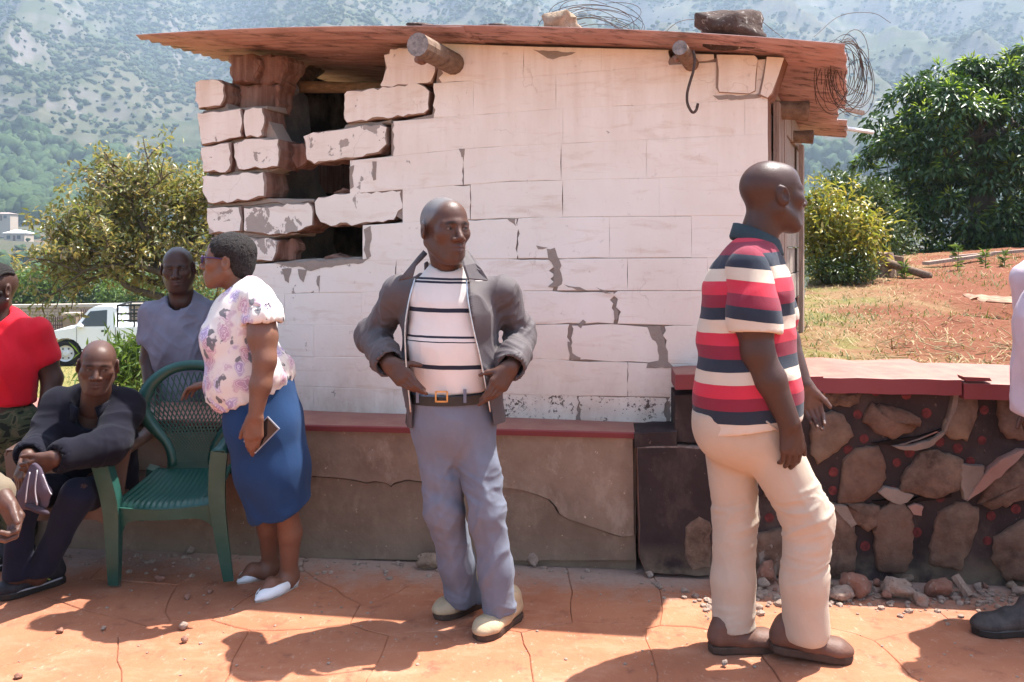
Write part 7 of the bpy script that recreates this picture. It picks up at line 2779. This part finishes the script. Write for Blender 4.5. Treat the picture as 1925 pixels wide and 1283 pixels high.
M_YEL = mat_leaf('yellow_green_glossy_leaf', [(.11, .14, .03), (.20, .21, .04), (.33, .29, .06), (.40, .29, .07)], .3, .45, .55)
M_MID = mat_leaf('mid_green_leaf', [(.04, .065, .018), (.06, .09, .025), (.09, .12, .035)], .4, .3, .4)
M_LITE = mat_leaf('light_green_leaf', [(.07, .12, .025), (.10, .16, .035), (.14, .19, .05)], .5, .4, .3)
bush('leafy_bush', 'yellow green leafy bush beside the right corner of the hut', 8.6,
     [(P(1560, 395, 8.6), (.30, .35, .28)), (P(1590, 440, 8.6), (.36, .4, .30)), (P(1545, 460, 8.6), (.28, .4, .32)), (P(1610, 470, 8.5), (.26, .3, .25)), (P(1535, 365, 8.7), (.2, .2, .22)), (P(1525, 420, 8.7), (.2, .25, .25)), (P(1630, 430, 8.6), (.18, .25, .22))], 420, 9, .075, M_YEL, 31)
bush('leafy_bush', 'green bush between the yellow bush and the big dark tree', 12.5,
     [(P(1620, 375, 12.5), (.45, .5, .3)), (P(1650, 440, 12.5), (.5, .5, .55)), (P(1580, 350, 12.8), (.3, .4, .25))], 420, 9, .09, M_MID, 32)
bush('low_bush', 'low dark undergrowth at the foot of the yellow bush', 8.4,
     [(P(1540, 505, 8.3), (.22, .2, .12)), (P(1580, 512, 8.2), (.26, .2, .12)), (P(1620, 505, 8.3), (.2, .2, .12))], 160, 8, .05, M_MID, 33)
bush('spiky_shrub', 'light green spiky shrub behind the bench by the white pickup', 8.5,
     [(P(240, 690, 8.5), (.22, .25, .18)), (P(262, 680, 8.5), (.2, .2, .22)), (P(225, 705, 8.4), (.16, .2, .12))], 150, 9, .13, M_LITE, 34, droop=.5, wid=.16)
bush('valley_tree', 'bright green tree beyond the fence at the left edge', 44, [(P(50, 545, 44), (1.6, 1.6, 1.0)), (P(85, 535, 44), (1.3, 1.4, 1.1)), (P(20, 560, 43), (1.2, 1.2, .9))], 420, 10, .26, M_LITE, 35)
bush('valley_tree', 'green tree beyond the fence behind the reddish tree', 46, [(P(150, 530, 46), (1.5, 1.5, 1.1)), (P(190, 545, 45), (1.5, 1.4, .9))], 380, 10, .26, M_MID, 36)
bush('valley_tree', 'light green tree beyond the fence above the pickup', 40, [(P(240, 560, 40), (1.5, 1.5, 1.0)), (P(300, 550, 40), (1.4, 1.4, 1.1)), (P(360, 560, 40), (1.2, 1.2, 1.1))], 420, 10, .24, M_LITE, 37)

# grass and straw
def blades(name, n, pick, hfun, hmin, hmax, lay, mat, label, seed, w=.006):
    r = np.random.default_rng(seed)
    P0 = pick(r, n)
    P0 = np.column_stack([P0, hfun(P0[:, 0], P0[:, 1])])
    n = len(P0)
    a = r.random(n) * 6.28
    D = np.column_stack([np.cos(a) * lay, np.sin(a) * lay, .25 + r.random(n)])
    D /= np.linalg.norm(D, axis=1, keepdims=True)
    L_ = hmin + (hmax - hmin) * r.random(n) ** 2
    S_ = np.column_stack([-np.sin(a), np.cos(a), np.zeros(n)]) * w
    m_ = P0 + D * (L_ * .55)[:, None]
    tip = P0 + D * L_[:, None] + np.column_stack([np.cos(a), np.sin(a), -np.ones(n) * .6]) * (L_ * .25 * lay)[:, None]
    V = np.stack([P0 - S_, P0 + S_, m_ + S_ * .7, m_ - S_ * .7, tip], 1).reshape(-1, 3)
    k = np.arange(n) * 5
    F = np.concatenate([np.stack([k, k + 1, k + 2], 1), np.stack([k, k + 2, k + 3], 1), np.stack([k + 3, k + 2, k + 4], 1)], 0)
    return mesh(name, V, F, mat, kind='stuff', label=label)
M_STRAW = mat_leaf('dry_straw', [(.26, .18, .09), (.38, .28, .15), (.18, .115, .05)], .7, .2, .2)
M_GRASS = mat_leaf('short_green_grass', [(.07, .10, .022), (.11, .135, .034), (.18, .16, .06)], .6, .3, .2)
def pk_bank(dens):
    def f(r, n):
        y = 4.55 + 7.5 * r.random(n) ** 1.35
        x = y * (.335 + .31 * r.random(n))
        k = r.random(n) < dens(x, y, r)
        return np.column_stack([x, y])[k]
    return f
blades('straw', 11000, pk_bank(lambda x, y, r: np.clip(.25 + 1.4 * (fbm(x * 1.2, y * 1.2, 71) - .35), .1, 1)), bank_h, .03, .13, 1.5, M_STRAW, 'dry straw lying over the red bank', 1, .0035)
blades('bank_grass', 15000, pk_bank(lambda x, y, r: np.clip(2.2 * (fbm(x * 1.1 + 9, y * 1.1, 73) - .46) + 1.3 * (.46 - x / y), .02, 1)), bank_h, .02, .085, .7, M_GRASS, 'short green grass on the bank', 2, .004)
def pk_lawn(r, n):
    y = 4.8 + 17 * r.random(n) ** 1.3
    x = -y * (.36 + .3 * r.random(n))
    return np.column_stack([x, y])
blades('lawn_grass', 9000, pk_lawn, lambda x, y: terrain_h(x, y), .03, .11, .8, M_GRASS, 'short grass on the lower ground behind the bench', 3, .007)

# weeds, poles, stumps and the rusty sheet on the bank
r = np.random.default_rng(99)
for i, (u, v, y, h, lb) in enumerate(((1642, 520, 8.6, .20, 'tall grey green weed in front of the split stump'), (1620, 524, 8.5, .16, 'short weed left of the split stump'), (1700, 522, 8.6, .16, 'pale weed under the leaning pole'),
                                      (1800, 512, 9.0, .26, 'thin weed standing before the dark tree'), (1852, 508, 9.0, .18, 'leafy weed below the old planks'), (1888, 505, 9.2, .16, 'leafy weed near the right edge of the bank'))):
    c = P(u, v, y)
    c[2] = float(bank_h(c[0], y))
    t = thing('weed', lb, 'plant', c)
    b = MB()
    b.tube([c, c + np.array((.01, 0, h))], .004, 5)
    b.build('stem', M_MID, t)
    n = 46
    tt = r.random(n)
    P0 = c + np.column_stack([np.zeros(n), np.zeros(n), tt * h])
    D = np.column_stack([r.normal(size=n), r.normal(size=n), r.random(n) * .7])
    V, F = leaves(P0, D, .05 + .06 * r.random(n), .016 + .008 * r.random(n), r)
    mesh('leaf_cluster', V, F, M_LITE, t)
def onbank(u, v, y, dz=0):
    p = P(u, v, y)
    p[2] = float(bank_h(p[0], y)) + dz
    return p
MB().tube([P(1652, 488, 8.9), P(1700, 505, 8.7), onbank(1748, 524, 8.4, .02)], [.045, .042, .038], 9).build('leaning_pole', M_LOG, None, True, label='weathered pole leaning from the stump onto the grass', cat='pole', base=onbank(1748, 524, 8.4))
for (u, v, y, hh, rd, lb) in ((1655, 530, 8.95, .30, .13, 'short split tree stump under the yellow bush'), (1680, 520, 9.1, .24, .07, 'small cut stump beside the leaning pole'), (1595, 530, 8.8, .24, .12, 'grey stump half hidden by the undergrowth')):
    c = onbank(u, v, y, -.05)
    lean = np.array(((u - 1650) * .001, -.03, 0))
    pts = [c, c + UP * hh * .5 + lean * .5, c + UP * hh + lean]
    b = MB().tube(pts, [rd * 1.25, rd, rd * .85], 11)
    b.V = [tuple(np.array(v_) + r.normal(0, .008, 3)) for v_ in b.V]
    b.build('tree_stump', M_LOG, None, False, label=lb, cat='stump', base=c)
for (a, b_, w_, lb) in (((1740, 512, 9.6), (1860, 500, 9.9), .10, 'long grey plank lying at the foot of the dark tree'), ((1790, 505, 10.2), (1925, 488, 10.4), .10, 'second grey plank lying further back under the tree')):
    MB().bar(onbank(*a, .05), onbank(*b_, .07), w_, .035).build('plank', M_PLANK, None, label=lb, cat='plank', base=onbank(*a))
# rusty corrugated offcut
V, F = [], []
a, b_ = onbank(1855, 608, 6.35, .13), onbank(2020, 600, 6.45, .15)
for i in range(13):
    for j in range(25):
        p = a + (b_ - a) * i / 12 + np.array((0, .36, .03)) * j / 24 + UP * .012 * math.sin(j * 1.4)
        V.append(p + np.array((.03 * math.sin(j * .9) * (i == 0), 0, .004 * math.sin(i * 3 + j))))
for i in range(12):
    for j in range(24):
        k = i * 25 + j
        F.append([k, k + 25, k + 26, k + 1])
n = len(V)
V += [np.array(v_) + UP * .003 for v_ in V[:n]]
F += [[n + q for q in f][::-1] for f in F]
mesh('rusty_sheet', V, F, simple('rusty_sheet_iron', (.30, .16, .10), .8, .25, .4, 8, .3), None, True, label='rusty corrugated sheet lying on the red bank at the right edge', cat='metal sheet', base=a)
for i, (u, v, u2, v2) in enumerate(((1770, 648, 1805, 672), (1783, 630, 1802, 668), (1850, 664, 1890, 650), (1840, 672, 1852, 655))):
    pass
b = MB()
for i in range(46):
    u, v = 1640 + 285 * r.random(), 652 + 20 * r.random()
    y = 4.7 + .6 * r.random()
    c = onbank(u, v, y, .01)
    d = nrm((r.normal(), r.normal(), .5 * r.random()))
    b.tube([c, c + d * (.06 + .12 * r.random())], .003, 4)
b.build('dry_stalks', M_STRAW, None, label='loose dry stalks scattered along the wall top', kind='stuff')
# ------------------------------------------------------------------ pickup, fence and houses on the left
M_CARWHITE = simple('white_car_paint', (.74, .75, .76), .25, .5, .03, 2)
M_GLASS = simple('dark_car_glass', (.03, .035, .038), .06, .6, .1)
M_TYRE = simple('black_tyre_rubber', (.016, .015, .015), .85, .2, .2, 20)
M_RIM = simple('white_steel_rim', (.55, .55, .55), .4, .5, .05)
M_BLK = simple('black_painted_steel', (.014, .013, .013), .5, .4, .1)
M_LAMPO = simple('orange_indicator', (.5, .16, .02), .3, .5, .05)
def pickup():
    fw = np.array(((123 - UC) / FPX * 22, 22.0, -1.517))
    d = np.array((.978, .208, 0))
    nn = np.array((.208, -.978, 0))
    LS = .66
    o = fw - d * .80 * LS
    t = thing('pickup_truck', 'white single cab pickup with black load cage parked by the fence', 'pickup', o)
    Q = lambda s, w, z: o + d * s * LS + nn * w + UP * z
    W_ = 1.62
    def arc(c, r_, n=10):
        return [(c + r_ / LS * math.cos(a), .34 + r_ * math.sin(a)) for a in np.linspace(math.pi, 0, n)]
    low = [(0.0, .36)] + arc(.80, .40) + arc(3.45, .40) + [(4.55, .40), (4.58, .98), (2.62, 1.0), (2.55, .98), (1.10, 1.0), (.35, .93), (.05, .82), (-.02, .6)]
    n = len(low)
    def ext(poly, w0, w1, name, mat, par, ins=0):
        n = len(poly)
        V = [Q(s, w1, z) for s, z in poly] + [Q(s, w0, z) for s, z in poly]
        F = [list(range(n)), [n + i for i in range(n)][::-1]] + [[i, n + i, n + (i + 1) % n, (i + 1) % n] for i in range(n)]
        return mesh(name, V, F, mat, par)
    ext(low, -W_, 0, 'body', M_CARWHITE, t)
    cab = [(1.08, .98), (1.62, 1.46), (1.80, 1.53), (2.50, 1.54), (2.60, 1.48), (2.60, .98)]
    V = [Q(s, -.06 * (z - .98) / .55, z) for s, z in cab] + [Q(s, -W_ + .06 * (z - .98) / .55, z) for s, z in cab]
    m = len(cab)
    mesh('cab', V, [list(range(m)), [m + i for i in range(m)][::-1]] + [[i, m + i, m + (i + 1) % m, (i + 1) % m] for i in range(m)], M_CARWHITE, t)
    win = [(1.28, 1.03), (1.68, 1.42), (2.30, 1.45), (2.30, 1.03)]
    V = [Q(s, .008 - .06 * (z - .98) / .55, z) for s, z in win] + [Q(s, -.01 - .06 * (z - .98) / .55, z) for s, z in win]
    mesh('side_window', V, [[0, 1, 2, 3], [7, 6, 5, 4]] + [[i, 4 + i, 4 + (i + 1) % 4, (i + 1) % 4] for i in range(4)], M_GLASS, t)
    ws = [Q(1.12, -.10, 1.02), Q(1.60, -.13, 1.44), Q(1.60, -W_ + .13, 1.44), Q(1.12, -W_ + .10, 1.02)]
    off = nrm(np.cross(ws[1] - ws[0], ws[3] - ws[0]))
    off = off if off @ d < 0 else -off
    V = [p + off * .012 for p in ws] + [p - off * .01 for p in ws]
    mesh('windscreen', V, [[0, 1, 2, 3], [7, 6, 5, 4]] + [[i, 4 + i, 4 + (i + 1) % 4, (i + 1) % 4] for i in range(4)], M_GLASS, t)
    for (s0, s1, z0, z1, nm, mt) in ((1.20, 1.21, .42, 1.0, 'door_gap', M_BLK), (2.36, 2.37, .42, 1.0, 'door_gap', M_BLK), (2.61, 2.63, .45, 1.0, 'bed_gap', M_BLK), (2.10, 2.28, .88, .93, 'door_handle', M_BLK),
                                     (.42, .52, .70, .74, 'indicator', M_LAMPO), (1.35, 4.5, .42, .45, 'sill', M_BLK)):
        V = [Q(s, w, z) for w in (-.01, .006) for s, z in ((s0, z0), (s1, z0), (s1, z1), (s0, z1))]
        mesh(nm, V, [[4, 5, 6, 7], [0, 3, 2, 1]] + [[i, (i + 1) % 4, 4 + (i + 1) % 4, 4 + i] for i in range(4)], mt, t)
    F_ = Field(*bounds([Q(1.38, .1, 1.06)], .2), .02)
    F_.ell(Q(1.36, .10, 1.05), (.09, .09, .07))
    V, Fq = F_.mesh()
    mesh('mirror', V, Fq, M_CARWHITE, t, True)
    MB().box(Q(-.06, -W_ / 2, .50), (.80, .07, .10), np.stack([nn, d, UP], 1)).build('bumper', M_BLK, t)
    MB().box(Q(-.01, -W_ / 2, .74), (.52, .02, .07), np.stack([nn, d, UP], 1)).build('grille', M_BLK, t)
    for w_ in (-.16, -W_ + .16):
        MB().box(Q(.0, w_, .74), (.11, .03, .07), np.stack([nn, d, UP], 1)).build('headlight', M_RIM, t)
    for s_ in (.80, 3.45):
        for w_ in (-.02, -W_ + .22):
            b = MB()
            c = Q(s_, w_, .34)
            ring = lambda r_, w: [c + d * r_ * math.cos(a) + UP * r_ * math.sin(a) + nn * w for a in np.linspace(0, 2 * math.pi, 25)[:-1]]
            prof = [(.20, -.2), (.33, -.2), (.345, -.15), (.345, -.03), (.33, .01), (.21, .015)]
            V, F = [], []
            for r_, w in prof:
                V += ring(r_, w)
            for k in range(len(prof) - 1):
                for i in range(24):
                    F.append([k * 24 + i, k * 24 + (i + 1) % 24, (k + 1) * 24 + (i + 1) % 24, (k + 1) * 24 + i])
            ty = mesh('tyre', V, F, M_TYRE, t, True)
            V, F = [], []
            for r_, w in ((.215, .0), (.17, -.03), (.10, -.02), (.06, .01)):
                V += ring(r_, w)
            for k in range(3):
                for i in range(24):
                    F.append([k * 24 + i, k * 24 + (i + 1) % 24, (k + 1) * 24 + (i + 1) % 24, (k + 1) * 24 + i])
            F.append([3 * 24 + i for i in range(24)])
            mesh('rim', V, F, M_RIM, ty, False)
            for i in range(6):
                a = i * math.pi / 3
                MB().box(c + d * .135 * math.cos(a) + UP * .135 * math.sin(a) + nn * -.018, (.018, .018, .006), np.stack([d, UP, nn], 1)).build('rim_hole', M_BLK, ty)
    # load cage
    for z in (1.16, 1.34, 1.56):
        for w_ in (-.05, -W_ + .05):
            MB().bar(Q(2.68, w_, z), Q(4.5, w_, z), .04, .05).build('cage_rail', M_BLK, t)
    for s_ in (2.68, 3.3, 3.9, 4.5):
        for w_ in (-.05, -W_ + .05):
            MB().bar(Q(s_, w_, .98), Q(s_, w_, 1.58), .04, .04, d).build('cage_post', M_BLK, t)
    for s_ in (2.68, 4.5):
        MB().bar(Q(s_, -.05, 1.56), Q(s_, -W_ + .05, 1.56), .04, .04).build('cage_rail', M_BLK, t)
pickup()

# fence: brick wall with a lattice of dark red bars in front, and a pillar
def mat_brick():
    t = NT('buff_brick_wall')
    p = t.tc()
    q = t.map(p, (1, 1, 1), (math.pi / 2, 0, 0))
    br = t.n('ShaderNodeTexBrick')
    t.l(q, br.inputs['Vector'])
    for k, v in (('Color1', (.40, .29, .21, 1)), ('Color2', (.48, .37, .28, 1)), ('Mortar', (.22, .18, .15, 1))):
        br.inputs[k].default_value = v
    br.inputs['Scale'].default_value = 1.0
    br.inputs['Mortar Size'].default_value = .012
    br.inputs['Brick Width'].default_value = .25
    br.inputs['Row Height'].default_value = .10
    t.bump(br.outputs['Fac'], -.6, .02)
    return t.done(br.outputs['Color'], .9, .1)
M_BRICK = mat_brick()
M_FENCE = simple('dark_red_fence_iron', (.075, .035, .032), .6, .3, .2)
M_PILLAR = simple('brown_plaster_pillar', (.26, .19, .14), .9, .1, .15, 3, .3, 30)
a, b_ = P(60, 575, 27.5), P(275, 569, 27.0)
wl = thing('brick_wall', 'buff brick boundary wall behind the pickup', 'wall', (a[0], 27.5, -2.2))
bb = MB()
for p_, q_, zt in ((a, b_, -.28),):
    V = [(p_[0] - 3, 27.8, -2.6), (q_[0], 27.2, -2.6), (q_[0], 27.42, -2.6), (p_[0] - 3, 28.02, -2.6), (p_[0] - 3, 27.8, zt - .12), (q_[0], 27.2, zt), (q_[0], 27.42, zt), (p_[0] - 3, 28.02, zt - .12)]
    bb.add(V, [[0, 3, 2, 1], [4, 5, 6, 7], [0, 1, 5, 4], [1, 2, 6, 5], [2, 3, 7, 6], [3, 0, 4, 7]])
bb.build('wall_face', M_BRICK, wl)
V = [(a[0] - 3, 27.76, -.42), (b_[0], 27.16, -.30), (b_[0], 27.46, -.30), (a[0] - 3, 28.06, -.42)]
V = V + [(x, y, z + .10) for x, y, z in V]
mesh('coping', V, [[0, 3, 2, 1], [4, 5, 6, 7], [0, 1, 5, 4], [1, 2, 6, 5], [2, 3, 7, 6], [3, 0, 4, 7]], simple('pale_coping', (.52, .44, .36), .9, .1, .1), wl)
f0, f1 = P(60, 590, 26.5), P(268, 578, 26.2)
fn = thing('lattice_fence', 'dark red iron lattice fence in front of the brick wall', 'fence', (f0[0], 26.5, -2.0))
nv = 52
for i in range(nv):
    t_ = i / (nv - 1)
    p = f0 + (f1 - f0) * t_
    top = -.62 + .15 * t_ + (.18 if t_ > .62 else 0)
    MB().bar((p[0] - .6, p[1], -2.1), (p[0] - .6, p[1], top), .022, .022, (0, 1, 0)).build('upright_bar', M_FENCE, fn)
for z in np.arange(-1.75, -.58, .13):
    MB().bar((f0[0] - .6, f0[1] - .02, z - .05), (f1[0] - .6, f1[1] - .02, z + .08), .022, .022).build('cross_bar', M_FENCE, fn)
pc = P(137, 600, 26.3)
pl = thing('fence_pillar', 'square brown plastered pillar in the lattice fence', 'pillar', (pc[0], 26.3, -2.1))
MB().box((pc[0], 26.3, -1.3), (.20, .20, .80)).build('shaft', M_PILLAR, pl)
MB().box((pc[0], 26.3, -.47), (.225, .225, .035)).build('pillar_cap', simple('pale_pillar_cap', (.46, .38, .30), .9, .1, .1), pl)

# small houses on the slope across the valley
def house(u, v, y, w, h, dp, roofc, label, rise=1.0):
    c = P(u, v, y)
    c[2] = float(terrain_h(c[0], y)) - .3
    z0 = 1.5 - (v - VH) / FPX * y
    c[2] = min(c[2], z0 - .2)
    hh = z0 - c[2] + h
    t = thing('house', label, 'house', c)
    mw = simple('pale_house_wall', (.36, .29, .23), .9, .1, .1)
    MB().box(c + UP * hh / 2, (w / 2, dp / 2, hh / 2)).build('wall', mw, t)
    e = .4
    zt = c[2] + hh
    V = [(c[0] - w / 2 - e, c[1] - dp / 2 - e, zt), (c[0] + w / 2 + e, c[1] - dp / 2 - e, zt), (c[0] + w / 2 + e, c[1] + dp / 2 + e, zt), (c[0] - w / 2 - e, c[1] + dp / 2 + e, zt), (c[0] - w * .2, c[1], zt + rise), (c[0] + w * .2, c[1], zt + rise)]
    mesh('roof', V, [[0, 1, 5, 4], [1, 2, 5], [2, 3, 4, 5], [3, 0, 4], [3, 2, 1, 0]], simple('house_roof_sheet', roofc, .5, .4, .06), t)
    for k in (-.28, .22):
        wi = MB().box((c[0] + w * k, c[1] - dp / 2, zt - h * .45), (w * .09, .05, h * .2)).build('window', simple('dark_window_pane', (.05, .055, .06), .2, .5), t)
    MB().box((c[0], c[1] - dp / 2, zt - h * .62), (w * .06, .05, h * .36)).build('door', simple('brown_house_door', (.12, .07, .05), .7), t)
house(36, 456, 280, 6.6, 3.0, 5.5, (.66, .66, .64), 'small house with pale grey hipped roof on the far slope', 1.1)
house(10, 416, 310, 6.5, 2.6, 5, (.40, .30, .26), 'low brown house above the pale roofed house', .5)
house(150, 410, 320, 5, 2.4, 5, (.42, .22, .16), 'little red roofed house half hidden by the reddish tree', .7)
# pipe sticking out behind the eaves
MB().tube([P(1590, 242, 6.0), P(1640, 249, 6.3)], .015, 8).build('pipe', simple('white_plastic_pipe', (.6, .58, .55), .4), hut)
MB().bar(P(1592, 206, 6.0), P(1622, 213, 6.1), .03, .025).build('rafter_end', M_PLANK, hut)
bpy.context.view_layer.update()
